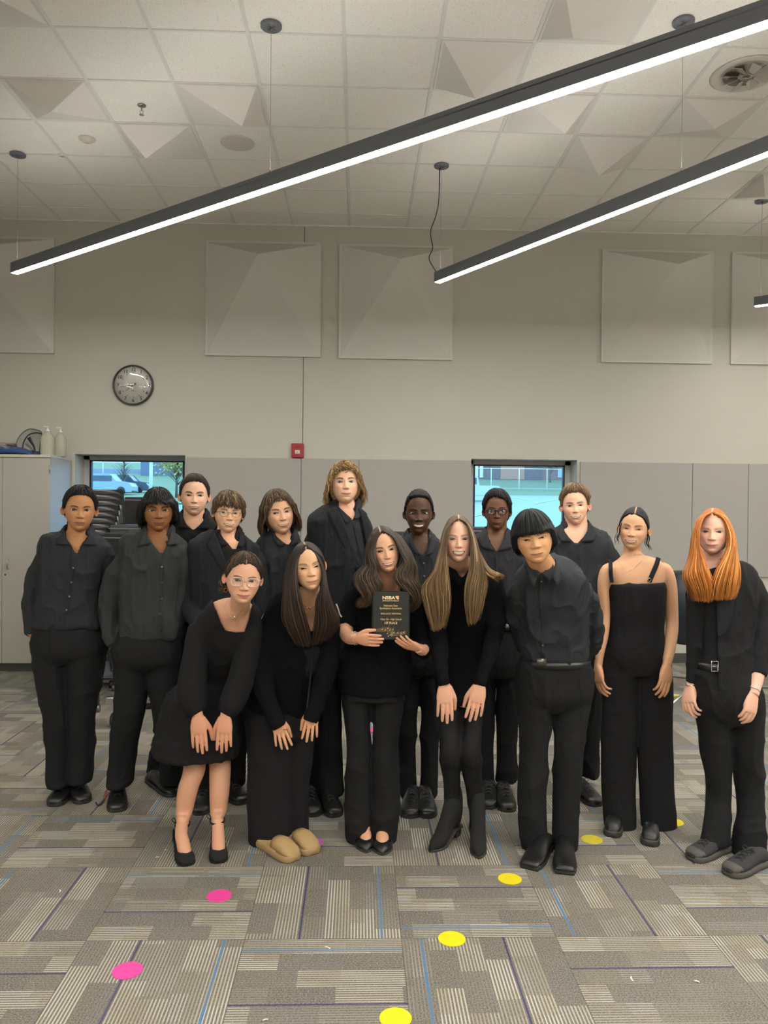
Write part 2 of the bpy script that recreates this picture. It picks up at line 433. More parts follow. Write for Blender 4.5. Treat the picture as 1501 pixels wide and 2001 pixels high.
def wall_panel(px0, py0, px1, py1, apx, apy, label):
    a, b_ = at(px0, py0, WALL), at(px1, py1, WALL)
    s = 1.22; x0 = a[0]; z1 = a[2]; x1 = x0 + s; z0 = z1 - s
    diffuser(x0, x1, z0, z1, 0, (apx, 1 - apy), .30, label, 'pyramid diffusers on the back wall', True)
wall_panel(-121, 461, 102, 686, .34, .17, 'square grey pyramid diffuser on back wall cut by left edge of photo')
wall_panel(404, 471, 626, 697, .48, .18, 'square grey pyramid diffuser over the wall joint, right of the clock')
wall_panel(664, 478, 883, 702, .53, .19, 'square grey pyramid diffuser high on wall near the middle of the photo')
wall_panel(1176, 488, 1392, 708, .6, .19, 'square grey pyramid diffuser on the wall above the bare-shouldered girl')
wall_panel(1429, 493, 1650, 712, .71, .22, 'square grey pyramid diffuser on back wall cut by right edge of photo')
def ceil_tile(i, j, apx_px, label, dep=.19, last=None):
    x0, x1 = CX0 + i * TILE + .014, CX0 + (i + 1) * TILE - .014; y1, y0 = CY0 - j * TILE - .012, CY0 - (j + 1) * TILE + .012
    p = at_z(apx_px[0], apx_px[1], CEIL - dep); ap = (np.clip((p[0] - x0) / (x1 - x0), .1, .9), np.clip((p[1] - y0) / (y1 - y0), .1, .9))
    diffuser(x0, x1, y0, y1, CEIL, ap, dep, label, 'pyramid diffusers set in the ceiling grid')
# row index j counts from the back wall: F=0, E=1, D=2, C=3, B=4, A=5
ceil_tile(-4, 3, (100, 218), 'ceiling pyramid diffuser with a dark face, nearest the left edge beside the sprinkler')
ceil_tile(-2, 3, (473, 247), 'ceiling pyramid diffuser right of the sprinkler, pointing away from the camera')
ceil_tile(-3, 2, (285, 310), 'ceiling pyramid diffuser between the small dome detector and the round speaker')
ceil_tile(1, 4, (930, 193), 'ceiling pyramid diffuser just above the longest light bar, top middle of photo')
ceil_tile(2, 5, (1120, 74), 'ceiling pyramid diffuser cut off by the top edge of the photo')
ceil_tile(2, 3, (1104, 262), 'ceiling pyramid diffuser partly hidden behind the longest light bar')
ceil_tile(4, 3, (1397, 252), 'ceiling pyramid diffuser directly below the round air diffuser')
ceil_tile(3, 2, (1170, 344), 'ceiling pyramid diffuser left of the hanging wire, above the second light bar')
ceil_tile(6, 1, (1490, 336), 'ceiling pyramid diffuser at right edge, above the shortest visible light bar')
ceil_tile(-4, 5, (0, -20), 'ceiling pyramid diffuser in the top left corner of the photo')

# ------------------------------------------------------------------ tack panels
zt, zb = 2.18, .944
xp = [at(p, 900, WALL)[0] for p in (365.5, 589, 701, 921)]
xq = [at(p, 905, WALL)[0] for p in (1133, 1352, 1461)] + [at(1461, 905, WALL)[0] + 1.21, ]
tn = ['wide grey fabric panel left of the wall joint, beside the left window', 'narrow grey fabric panel behind the tallest curly-haired person',
      'wide grey fabric panel between the curly-haired person and the right window', 'wide grey fabric panel right of the right window',
      'narrow grey fabric panel behind the red-haired person', 'grey fabric panel at the right edge of the photo']
for k_, (a, b_) in enumerate(list(zip(xp, xp[1:])) + list(zip(xq, xq[1:]))):
    g = G(); g.add(*boxab((a + .002, WALL - .028, zb), (b_ - .002, WALL, zt)))
    o = obj('fabric_wall_panel', g, M_TACK, smooth=False, bevel=.004); tag(o, tn[k_], 'wall panel', 'grey fabric panels along the back wall')

# ------------------------------------------------------------------ linear pendant lamps
def emit_mat(name, col, s):
    k = NT(name); k.b.inputs['Base Color'].default_value = (.9, .9, .9, 1)
    k.b.inputs['Emission Color'].default_value = (*col, 1); k.b.inputs['Emission Strength'].default_value = s
    return k.m
M_EMD = emit_mat('led_diffuser', LAMP_COL, LAMP_DOWN); M_EMU = emit_mat('led_uplight', LAMP_COL, LAMP_UP)
def pendant(p0, d, L, hang, label, cord=None):
    p0 = np.array((*p0, 3.655)); d = unit((*d, 0)); s = np.array((-d[1], d[0], 0)); hw, h = .032, .088
    o = thing('linear_pendant_lamp', label, 'lamp', tuple(p0), 'black linear lamps hung from the ceiling')
    def bar(a0, a1, w0, w1, z0, z1):
        v, f = boxab((a0, w0, z0), (a1, w1, z1)); return p0 + v[:, :1] * d + v[:, 1:2] * s + v[:, 2:] * np.array((0, 0, 1)), f
    g = G()
    for a in (bar(0, L, -hw, -hw + .005, 0, h), bar(0, L, hw - .005, hw, 0, h), bar(0, L, -hw, hw, h - .03, h - .024), bar(-.004, 0, -hw, hw, 0, h), bar(L, L + .004, -hw, hw, 0, h)): g.add(*a)
    obj('housing', g, M_DKMETAL, o, False)
    g = G(); g.add(*bar(.004, L - .004, -hw + .006, hw - .006, -.003, .012)); obj('lamp_diffuser', g, M_EMD, o, False)
    g = G(); g.add(*bar(.004, L - .004, -hw + .006, hw - .006, h - .018, h - .012)); obj('uplight_lens', g, M_EMU, o, False)
    for t in hang:
        q = p0 + d * t; g = G()
        g.add(*lathe([(.0, -.004), (.062, -.004), (.066, .0), (.066, .012), (.03, .016)], 24, (q[0], q[1], CEIL - .016)))
        g.add(*lathe([(.008, 0), (.008, .02), (.004, .022)], 10, (q[0], q[1], CEIL - .04))); cn = obj('canopy', g, M_DKMETAL, o)
        g = G(); g.add(*tube([q + (0, 0, h - .02), (q[0], q[1], CEIL - .02)], .0013, 6)); g.add(*lathe([(.008, 0), (.008, .02), (.003, .04)], 8, (q[0], q[1], 3.655 + h - .01)))
        obj('suspension_wire', g, mat('steel_wire', (.28, .27, .26), .4, metal=.6), o)
    if cord:
        q = p0 + d * .02; top = np.array((q[0], q[1], CEIL - .02)); hh = CEIL - 3.74
        P = [top] + [top + np.array((dx, 0, -hh * t)) for dx, t in cord]
        g = G(); g.add(*tube(catmull(P, 40), .0045, 8)); obj('power_cord', g, M_BLACK, o)
D1, D2 = (.779, -.627), (.515, -.857)
pendant((-2.985, 6.835), D1, 8.95, (.05, 3.10, 6.15, 8.8), 'longest black linear LED lamp crossing the photo from left to top right')
pendant((.675, 6.86), D2, 6.5, (.045, 2.49, 4.9, 6.4), 'black linear LED lamp with a wavy power cord above the right window',
        [(-.005, .3), (-.03, .45), (-.075, .6), (-.055, .75), (-.085, .85), (-.03, .96), (0, 1.0)])
pendant((3.83, 7.455), D1, 5, (.05, 3.1), 'short piece of black linear LED lamp visible at the right edge')
for p, d, L in (((-4.9, 2.9), D1, 7.5), ((-1.4, .2), D2, 6.0), ((.6, 2.0), (.62, -.78), 6.6), ((-5.2, -.6), D1, 6.5), ((1.2, -2.4), D1, 6.0), ((4.6, 3.9), (.35, -.93), 6.0)):
    pendant(p, d, L, (.1, L - .1), 'black linear LED lamp out of view behind the camera')

# ------------------------------------------------------------------ ceiling fittings
def on_ceil(px, py): q = at_z(px, py, CEIL); return q
q = on_ceil(277, 205)
g = G(); g.add(*lathe([(.032, 0), (.032, .004), (.02, .006)], 20, (q[0], q[1], CEIL - .007))); g.add(*lathe([(.004, 0), (.006, .03), (.009, .035)], 10, (q[0], q[1], CEIL - .045)))
g.add(*lathe([(.004, .0), (.018, .002), (.018, .004), (.004, .006)], 16, (q[0], q[1], CEIL - .078)))
for sx in (-1, 1): g.add(*tube([(q[0] + sx * .01, q[1], CEIL - .04), (q[0] + sx * .012, q[1], CEIL - .055), (q[0], q[1], CEIL - .074)], .002, 6))
tag(obj('fire_sprinkler', g, mat('dull_chrome', (.30, .28, .25), .35, metal=.8)), 'small chrome fire sprinkler hanging from a ceiling tile', 'sprinkler')
q = on_ceil(170, 271)
g = G(); g.add(*lathe([(0.0, -.035), (.02, -.034), (.042, -.026), (.052, -.012), (.066, -.008), (.068, 0)], 28, (q[0], q[1], CEIL)))
tag(obj('dome_detector', g, mat('detector_plastic', (.62, .58, .52), .45)), 'small round dome detector in the left part of the ceiling', 'detector')
q = on_ceil(122, 302)
g = G(); g.add(*lathe([(0, -.014), (.03, -.012), (.034, 0)], 20, (q[0], q[1], CEIL)))
tag(obj('sprinkler_cover', g, M_WHITE), 'tiny white sprinkler cap at a ceiling grid crossing, left side', 'cover')
q = on_ceil(464, 279)
t = thing('ceiling_speaker', 'flat round ceiling speaker with a grey grille', 'speaker', (q[0], q[1], CEIL))
g = G(); g.add(*lathe([(.118, -.006), (.138, -.006), (.14, 0), (.118, 0)], 40, (q[0], q[1], CEIL))); obj('rim', g, mat('speaker_rim', (.62, .59, .54), .5), t)
g = G(); g.add(*lathe([(0, -.004), (.118, -.004), (.118, 0)], 40, (q[0], q[1], CEIL))); obj('grille', g, mat('speaker_grille', (.46, .44, .41), .6, noise=.3, nscale=400), t)
q = on_ceil(1458, 145)
t = thing('air_diffuser', 'round metal air diffuser in the ceiling near the right edge', 'air vent', (q[0], q[1], CEIL))
g = G(); g.add(*lathe([(.17, -.004), (.19, -.014), (.215, -.012), (.235, 0), (.17, 0)], 48, (q[0], q[1], CEIL))); obj('ring', g, mat('diffuser_ring', (.62, .59, .54), .35, metal=.3), t)
g = G(); g.add(*lathe([(0, -.02), (.05, -.022), (.06, -.008), (.17, -.003), (.17, 0)], 48, (q[0], q[1], CEIL))); obj('cone', g, mat('diffuser_metal', (.34, .32, .29), .22, metal=.9), t)
for k_ in range(8):
    a = k_ * PI / 4; d = np.array((math.cos(a), math.sin(a), 0)); s = np.array((-d[1], d[0], 0)); P0 = np.array((q[0], q[1], CEIL - .012))
    v = [P0 + d * .05 - s * .012, P0 + d * .16 - s * .035, P0 + d * .16 + s * .03 + (0, 0, -.028), P0 + d * .06 + s * .02 + (0, 0, -.02)]
    v += [p + (0, 0, .003) for p in v]
    g = G(); g.add(v, [(0, 1, 2, 3), (7, 6, 5, 4), (0, 4, 5, 1), (1, 5, 6, 2), (2, 6, 7, 3), (3, 7, 4, 0)]); obj('vane', g, mat('vane_metal', (.55, .52, .48), .3, metal=.7), t, False)

# ------------------------------------------------------------------ clock
def text_mesh(s, size, ext=.0006, align='CENTER', bold=0):
    cu = bpy.data.curves.new('txt', 'FONT'); cu.body = s; cu.size = size; cu.extrude = ext; cu.align_x = align; cu.align_y = 'CENTER'; cu.offset = bold
    cu.resolution_u = 3
    o = bpy.data.objects.new('txt', cu); COL.objects.link(o)
    dg = bpy.context.evaluated_depsgraph_get(); dg.update()
    me = bpy.data.meshes.new_from_object(o.evaluated_get(dg)); bpy.data.objects.remove(o)
    V = np.array([v.co[:] for v in me.vertices]); Fq = [tuple(p.vertices) for p in me.polygons]; bpy.data.meshes.remove(me)
    return V, Fq
def text_wall(g, s, size, c, bold=0):     # text facing -y
    V, Fq = text_mesh(s, size, bold=bold)
    g.add(np.stack([V[:, 0], -V[:, 2], V[:, 1]], 1) + np.asarray(c), Fq)
cc = at(261.3, 753, WALL); R_ = .213
t = thing('wall_clock', 'round analogue wall clock with white face and dark rim', 'clock', (cc[0], WALL, cc[2]))
def yl(prof, n=64): v, f = lathe([(r, -h) for r, h in prof], n, (cc[0], WALL, cc[2]), 'y'); return v, f
g = G(); g.add(*yl([(R_ - .012, .0), (R_, .0), (R_ + .002, .03), (R_ - .006, .048), (R_ - .014, .044), (R_ - .014, .01)])); obj('rim', g, mat('dark_clock_rim', (.05, .048, .045), .3), t)
g = G(); g.add(*yl([(0, .012), (R_ - .012, .012), (R_ - .012, 0)])); obj('dial', g, mat('clock_face', (.88, .86, .80), .5), t)
g = G()
for k_ in range(60):
    a = k_ * PI / 30; r0, r1, wd = (.118, .134, .0022) if k_ % 5 == 0 else (.126, .132, .0009)
    d = np.array((math.sin(a), 0, math.cos(a))); s = np.array((d[2], 0, -d[0])); p = np.array((cc[0], WALL - .0132, cc[2]))
    g.add([p + d * r0 - s * wd, p + d * r1 - s * wd, p + d * r1 + s * wd, p + d * r0 + s * wd], [(0, 1, 2, 3)])
for k_ in range(1, 13):
    a = k_ * PI / 6; text_wall(g, str(k_), .052, (cc[0] + .163 * math.sin(a), WALL - .014, cc[2] + .163 * math.cos(a)), .0008)
g.add(*boxab((cc[0] - .022, WALL - .0138, cc[2] - .062), (cc[0] + .012, WALL - .013, cc[2] - .058)))
obj('numerals', g, mat('clock_ink', (.03, .028, .025), .6), t, False)
for nm, ang, l0, l1, wd in (('hour_hand', 232, -.035, .10, .0042), ('minute_hand', 262.5, -.03, .14, .003)):
    a = rad(ang); d = np.array((math.sin(a), 0, math.cos(a))); s = np.array((d[2], 0, -d[0])); p = np.array((cc[0], WALL - .017, cc[2]))
    v = [p + d * l0 - s * wd, p + d * l1 - s * wd * .6, p + d * l1 + s * wd * .6, p + d * l0 + s * wd]; v += [q_ + (0, -.0015, 0) for q_ in v]
    g = G(); g.add(v, [(0, 1, 2, 3), (7, 6, 5, 4), (0, 4, 5, 1), (1, 5, 6, 2), (2, 6, 7, 3), (3, 7, 4, 0)]); obj(nm, g, mat('clock_hand', (.03, .028, .025), .5), t, False)
g = G(); g.add(*yl([(0, .056), (.07, .054), (.14, .048), (R_ - .016, .038), (R_ - .013, .032)]));
kk = NT('clock_lens'); kk.t.nodes.remove(kk.b); o_ = [n for n in kk.t.nodes if n.type == 'OUTPUT_MATERIAL'][0]
tr = kk.n('ShaderNodeBsdfTransparent'); gl = kk.n('ShaderNodeBsdfGlossy'); gl.inputs['Roughness'].default_value = .03
mx = kk.n('ShaderNodeMixShader'); mx.inputs[0].default_value = .09; kk.l(tr.outputs[0], mx.inputs[1]); kk.l(gl.outputs[0], mx.inputs[2]); kk.l(mx.outputs[0], o_.inputs[0])
obj('lens', g, kk.m, t)

# ------------------------------------------------------------------ fire alarm
c0 = at(582, 881, WALL)
t = thing('fire_alarm', 'red fire alarm strobe on the wall joint above the grey panels', 'fire alarm', (c0[0], WALL, c0[2]))
g = G(); g.add(*boxab((c0[0] - .066, WALL - .045, c0[2] - .078), (c0[0] + .066, WALL, c0[2] + .078))); obj('housing', g, mat('alarm_red', (.33, .018, .022), .35), t, False, bevel=.01)
g = G(); g.add(*boxab((c0[0] - .026, WALL - .052, c0[2] - .034), (c0[0] + .026, WALL - .04, c0[2] + .004))); obj('strobe_window', g, mat('strobe_clear', (.72, .66, .62), .2), t, False, bevel=.004)
g = G(); g.add(*lathe([(0, .062), (.012, .058), (.016, .05)], 14, (c0[0], WALL - .11 + .11, c0[2] - .014), 'y'));
v = g.v[0]; v[:, 1] = WALL - (v[:, 1] - WALL); obj('lamp', g, mat('strobe_lamp', (.8, .78, .74), .15), t)
g = G(); g.add(*boxab((c0[0] - .03, WALL - .0465, c0[2] + .03), (c0[0] + .03, WALL - .045, c0[2] + .034))); g.add(*boxab((c0[0] - .03, WALL - .0465, c0[2] + .04), (c0[0] + .03, WALL - .045, c0[2] + .044)))
obj('grille', g, mat('alarm_dark', (.1, .01, .012), .5), t, False)
# ------------------------------------------------------------------ storage cabinet at the left
CY = 7.80
ca = at(98, 895, CY); xr = ca[0]; ztop = at(98, 893, CY)[2]; xm = at(4.5, 1000, CY)[0]; wd_ = xr - xm
M_CAB = mat('grey_laminate', (.44, .42, .375), .5, noise=.02, nscale=4)
M_CABS = mat('grey_laminate_side', (.44, .425, .39), .45)
t = thing('storage_cabinet', 'tall grey two-door storage cabinet against the wall at left', 'cabinet', ((xm), CY, 0))
g = G(); x0 = xm - wd_
g.add(*boxab((x0, CY + .022, .09), (xr, WALL - .005, ztop))); obj('body', g, M_CABS, t, False, bevel=.002)
g = G(); g.add(*boxab((x0, CY + .0, ztop - .005), (xr + .004, WALL - .005, ztop + .022))); obj('top_board', g, mat('light_edge_top', (.62, .58, .50), .45), t, False, bevel=.002)
g = G(); g.add(*boxab((x0, CY + .05, 0), (xr - .02, WALL - .01, .09))); obj('plinth', g, M_BASE, t, False)
for k_, (a, b_) in enumerate(((x0, xm - .002), (xm + .002, xr))):
    g = G(); g.add(*boxab((a, CY, .09), (b_, CY + .02, ztop - .012))); d = obj('door', g, M_CAB, t, False, bevel=.0015)
    hx = (b_ - .05) if k_ == 0 else (a + .06)
    zc = at(16, 1102, CY)[2]
    g = G(); g.add(*tube([(hx, CY, zc + .048), (hx, CY - .028, zc + .044), (hx, CY - .03, zc), (hx, CY - .028, zc - .044), (hx, CY, zc - .048)], .0045, 8)); obj('handle', g, M_CHROME, d)
    if k_:
        g = G(); g.add(*lathe([(0, -.006), (.008, -.006), (.01, 0)], 14, (a + .03, CY, zc - .105), 'y')); obj('lock', g, mat('lock_metal', (.14, .12, .1), .4, metal=.5), d)
        for z in (ztop - .12, ztop - .9, .25):
            g = G(); g.add(*tube([(b_ - .002, CY - .005, z - .035), (b_ - .002, CY - .005, z + .035)], .006, 8)); obj('hinge', g, M_CHROME, d)
# things on top of the cabinet
zt_ = ztop + .022
def bottle(px, Y, h, r, label):
    p = at(px, 880, Y); o = thing('pump_bottle', label, 'bottle', (p[0], Y, zt_), 'clear gallon pump bottles on the cabinet')
    prof = [(.0, 0), (1, 0), (1.02, .02), (1.0, .60), (.86, .70), (.45, .80), (.30, .82)]
    a = np.linspace(0, 2 * PI, 24, endpoint=False); rings = []
    for rr, hh in prof:
        c_, s_ = np.cos(a), np.sin(a); sq = (np.abs(c_) ** 3 + np.abs(s_) ** 3) ** (-1 / 3)
        q = rr * r * (sq if hh < .65 else 1 + (sq - 1) * max(0, (.82 - hh) / .3)); rings.append(np.stack([p[0] + q * c_, Y + q * s_, np.full(24, zt_ + hh * h)], 1))
    kx = NT('cloudy_clear_plastic') if 'cloudy_clear_plastic' not in MATS else None
    if kx:
        kx.b.inputs['Base Color'].default_value = (.74, .73, .62, 1); kx.b.inputs['Roughness'].default_value = .12
        kx.b.inputs['Transmission Weight'].default_value = .55; kx.b.inputs['IOR'].default_value = 1.2; MATS['cloudy_clear_plastic'] = kx.m
    g = G(); g.add(*loft(rings)); obj('body', g, MATS['cloudy_clear_plastic'], o)
    g = G(); g.add(*lathe([(0, .82 * h), (.02, .82 * h), (.021, .86 * h), (.008, .88 * h), (.006, .96 * h), (.01, .965 * h), (.01, 1.0 * h), (0, h)], 16, (p[0], Y, zt_)))
    g.add(*tube([(p[0], Y, zt_ + .985 * h), (p[0] - .03, Y - .012, zt_ + .985 * h), (p[0] - .042, Y - .016, zt_ + .96 * h)], .0055, 8)); obj('pump', g, M_WHITE, o)
    return o
bottle(93, 8.0, .30, .062, 'left and taller of two clear pump bottles on cabinet')
bottle(118, 8.12, .30, .055, 'right pump bottle at the cabinet corner, behind the first')
# blue folded bag
a, b_ = at(-12, 880, 8.05), at(76, 880, 8.05); g = G(); rings = []
for u in np.linspace(0, 1, 26):
    hh = .085 * (1 - .35 * u) * (.35 + .65 * math.sin(min(1, u * 6) * PI / 2)) * (1 if u < .93 else .5) + .012 * math.sin(u * 13)
    x = a[0] + (b_[0] - a[0]) * u; aa = np.linspace(0, 2 * PI, 20, endpoint=False)
    yy = 8.03 + .2 * np.sign(np.cos(aa)) * np.abs(np.cos(aa)) ** .7; zz = zt_ + np.maximum(0, hh * (.5 + .5 * np.sin(aa)) + .008 * np.sin(5 * aa + 9 * u)); zz = np.where(np.sin(aa) < -.3, zt_ + .001, zz)
    rings.append(np.stack([np.full(20, x), yy, zz], 1))
g.add(*loft(rings))
t = thing('folded_bag', 'folded blue bag lying on the cabinet top at left', 'bag', (a[0] + .2, 8.0, zt_))
obj('bag_cloth', g, mat('blue_nylon', (.028, .075, .24), .45, noise=.2, nscale=30), t)
g = G(); g.add(*tube(catmull([(a[0], 7.83, zt_ + .01), (a[0] + .2, 7.82, zt_ + .012), (b_[0] - .1, 7.82, zt_ + .01), (b_[0] + .02, 7.86, zt_ + .02), (b_[0] + .0, 7.9, zt_ + .045)], 30), .006, 6)); obj('strap', g, M_BLACK, t)
# translucent zip case standing behind the bag
t = thing('zip_case', 'half-open clear zip case with black piping on cabinet', 'case', (at(55, 880, 8.12)[0], 8.12, zt_))
pts = [at(*p, 8.12) for p in ((32, 868), (37, 855), (48, 843), (60, 838), (72, 840), (82, 845), (80, 862), (77, 884))]
P = catmull(pts, 30); base = catmull([at(34, 884, 8.12), at(77, 884, 8.12)], 30); g = G(); rings = []
for v in np.linspace(0, 1, 6):
    rings.append(P * (1 - v) + base * v + np.array((0, .03 * math.sin(v * PI), 0)))
V = np.concatenate(rings + [r + (0, .004, 0) for r in rings]); n = 30; fs = []
for k_ in range(2):
    for i in range(5):
        for j in range(n - 1):
            a_ = (k_ * 6 + i) * n + j; fs.append((a_, a_ + 1, a_ + n + 1, a_ + n) if k_ == 0 else (a_ + n, a_ + n + 1, a_ + 1, a_))
g.add(V, fs); obj('film', g, mat('grey_mesh_film', (.42, .41, .37), .3), t)
g = G(); g.add(*tube(P + (0, -.01, 0), .003, 6)); g.add(*tube(catmull([at(*p, 8.09) for p in ((44, 876), (47, 862), (56, 850), (68, 846), (82, 847))], 30), .006, 6)); obj('piping', g, M_BLACK, t)
g = G(); g.add(*tube(catmull([at(*p, 8.07) for p in ((56, 855), (60, 862), (66, 872), (69, 884))], 20), np.linspace(.02, .006, 20), 8, flat=.3)); obj('buckle_strap', g, M_BLACK, t)
t = thing('paper_stack', 'stack of papers behind blue bag on cabinet', 'paper', (at(8, 875, 8.2)[0], 8.2, zt_))
for k_ in range(5):
    p = at(6 + (k_ * 7) % 5, 870, 8.22); g = G(); a = .1 * ((k_ * 3) % 4) - .1; R = np.array(((math.cos(a), -math.sin(a), 0), (math.sin(a), math.cos(a), 0), (0, 0, 1)))
    g.add(*box((p[0], 8.2, zt_ + .112 + k_ * .006), (.22, .28, .004), R)); obj('sheet', g, mat('paper', (.55, .53, .48), .8), t, False)
g = G(); g.add(*box((at(6, 870, 8.22)[0], 8.2, zt_ + .055), (.2, .27, .108))); obj('binder', g, mat('grey_binder', (.36, .36, .35), .6), t, False)

# ------------------------------------------------------------------ stacked chairs
def chair_parts():
    """one black plastic chair seen from behind, origin on floor under the seat centre, back towards -y"""
    g1 = G(); rings = []
    for u in np.linspace(0, 1, 9):                                # backrest shell, bottom to top
        z = .50 + .34 * u; y = -.20 - .06 * u; hw = .225 - .01 * u; x = np.linspace(-1, 1, 17)
        dr = .035 * np.maximum(0, np.abs(x) - .8) / .2 * (1 if u > .85 else 0)
        front = np.stack([x * hw, y + .05 * x ** 4 + .03 * x ** 2, z - dr], 1); back = front[::-1] + (0, -.012, 0); rings.append(np.vstack([front, back]))
    g1.add(*loft(rings))
    g2 = G(); rings = []
    for u in np.linspace(0, 1, 9):                                # seat shell
        y = -.2 + .42 * u; z = .455 + .02 * u - .03 * max(0, u - .8) * 5; hw = .215; x = np.linspace(-1, 1, 17)
        top = np.stack([x * hw, np.full(17, y), z - .018 * (1 - x ** 2) - .02 * x ** 8], 1); rings.append(np.vstack([top, top[::-1] + (0, 0, -.012)]))
    g2.add(*loft(rings))
    legs = []
    for sx in (-1, 1):
        for (ya, yb) in ((-.17, -.27), (.16, .25)):
            g = G(); g.add(*tube([(sx * .19, ya, .45), (sx * .235, yb, .012)], .011, 8)); g.add(*lathe([(.014, 0), (.014, .02), (.011, .024)], 8, (sx * .236, yb, 0))); legs.append(g)
    gf = G()
    for sx in (-1, 1): gf.add(*tube(catmull([(sx * .19, .16, .445), (sx * .2, -.12, .44), (sx * .205, -.225, .52), (sx * .2, -.26, .70)], 14), .011, 8))
    gf.add(*tube([(-.19, -.05, .435), (.19, -.05, .435)], .009, 8))
    return g1, g2, legs, gf
cb, cs, cl, cf = chair_parts()
MSHELL = mat('black_chair_shell', (.022, .022, .023), .3, noise=.1); MLEG = mat('grey_chair_tube', (.16, .17, .18), .3, metal=.7)
ME = dict(backrest=cb.mesh('backrest'), seat=cs.mesh('seat'), frame=cf.mesh('frame')); LM = [q.mesh('leg') for q in cl]
def chair(loc, rz, label, group, s=1.0):
    t = thing('stacking_chair', label, 'chair', loc, group); t.rotation_euler = (0, 0, rz); t.scale = (s, s, s)
    for nm, me in ME.items():
        o = bpy.data.objects.new(nm, me); COL.objects.link(o); o.parent = t
        if not me.materials: me.materials.append(MLEG if nm == 'frame' else MSHELL)
    for me in LM:
        o = bpy.data.objects.new('leg', me); COL.objects.link(o); o.parent = t
        if not me.materials: me.materials.append(MLEG)
    return t
Yc = 7.35; px0 = at(197, 960, Yc)
top_z = at(200, 957, Yc)[2]; nst = 17; pitch = .052
lab = ['topmost black chair of the stack in front of left window'] + ['black stacking chair, %s of the stack by the left window' % s for s in
       ('second from the top', 'third from the top', 'fourth from the top', 'fifth from the top', 'sixth from the top', 'seventh from the top', 'eighth from the top')]
for k_ in range(nst):
    lb = lab[k_] if k_ < 8 else 'black stacking chair hidden low in the stack by the left window'
    chair((px0[0] - .004 * k_, Yc - .030 * k_ + .1, top_z - .84 - pitch * k_), .10, lb, 'black chairs stacked by the left window')
zlow = top_z - .84 - pitch * (nst - 1)
t = thing('chair_dolly', 'low wheeled dolly carrying the chair stack', 'dolly', (px0[0], Yc, 0))
g = G(); g.add(*box((px0[0] - .05, Yc + .05, max(.09, zlow - .02)), (.56, .62, .03))); obj('platform', g, M_DKMETAL, t, False, bevel=.004)
for sx in (-1, 1):
    for sy in (-1, 1):
        g = G(); g.add(*lathe([(0, -.012), (.035, -.012), (.035, .012), (0, .012)], 16, (px0[0] - .05 + sx * .22, Yc + .05 + sy * .25, .035), 'x')); obj('caster', g, M_BLACK, t)
# ------------------------------------------------------------------ equipment carts and cases behind the group
MCASE = mat('black_vinyl_case', (.011, .011, .012), .5, noise=.15, bump=.3, bscale=600)
MCASE2 = mat('dark_grey_case', (.045, .045, .045), .5, noise=.1)
def case(px0_, py0_, px1_, py1_, Y, dep, label, nm='equipment_case', legs=True, rz=0.0, m=MCASE):
    a, b_ = at(px0_, py0_, Y), at(px1_, py1_, Y); w_, h_ = abs(b_[0] - a[0]), abs(a[2] - b_[2]); c = ((a[0] + b_[0]) / 2, Y + dep / 2, (a[2] + b_[2]) / 2)
    t = thing(nm, label, 'case', (c[0], c[1], 0)); R = np.array(((math.cos(rz), -math.sin(rz), 0), (math.sin(rz), math.cos(rz), 0), (0, 0, 1)))
    g = G(); g.add(*box(c, (w_, dep, h_), R)); obj('body', g, m, t, False, bevel=.012)
    g = G(); g.add(*box((c[0], c[1], c[2] + h_ / 2 - .03), (w_ + .008, dep + .008, .012), R)); obj('edge_band', g, M_DKMETAL, t, False)
    if legs and c[2] - h_ / 2 > .12:
        z0 = c[2] - h_ / 2
        for sx in (-1, 1):
            for sy in (-1, 1):
                g = G(); p = np.array((c[0] + sx * (w_ / 2 - .03), c[1] + sy * (dep / 2 - .03), 0)); g.add(*tube([p + (0, 0, .03), p + (0, 0, z0)], .012, 8)); g.add(*lathe([(0, -.012), (.03, -.012), (.03, .012), (0, .012)], 14, p + np.array((0, 0, .03)), 'x')); obj('leg', g, MLEG, t)
    return t
case(184, 1043, 268, 1200, 6.3, .55, 'black padded case behind the two boys at far left', rz=-.22)
case(216, 1026, 279, 1050, 7.0, .35, 'slim grey case behind the padded case at left', m=MCASE2, rz=-.1)
case(243, 971, 300, 1240, 7.9, .3, 'black flat case standing under the left window')
case(738, 1041, 802, 1240, 7.2, .4, 'black wheeled case behind the plaque holder and her neighbour')
case(905, 1031, 962, 1240, 7.2, .4, 'black wheeled case under the right window')
# silver-legged stand seen between the two boys at left
sx_ = at_z(222, 1330, .03); t = thing('equipment_stand', 'silver wheeled stand behind the second boy from the left', 'stand', (sx_[0], sx_[1], 0))
yy = sx_[1]
g = G(); g.add(*box((sx_[0] + .0, yy, .03), (.34, .05, .035))); obj('base_bar', g, M_CHROME, t, False, bevel=.004)
g = G(); p = np.array((sx_[0] - .01, yy, .04)); g.add(*tube([p, p + (.06, 0, .28)], .019, 10)); obj('upright', g, mat('cream_metal', (.62, .60, .52), .4, metal=.3), t)
g = G(); g.add(*box((sx_[0] + .03, yy, .36), (.2, .2, .05))); obj('platform', g, M_CHROME, t, False, bevel=.004)
g = G(); g.add(*box((sx_[0] + .03, yy, .50), (.22, .25, .22))); obj('drum_case', g, M_BLACK, t, False, bevel=.03)
c3_ = at_z(222, 1420, .0); t = thing('caster_leg', 'caster wheel and silver bracket beside the second boy\'s leg', 'caster', (c3_[0], c3_[1], 0))
g = G(); g.add(*lathe([(0, -.018), (.045, -.018), (.052, -.01), (.052, .01), (.045, .018), (0, .018)], 24, (c3_[0], c3_[1], .052), 'x')); obj('wheel', g, M_BLACK, t)
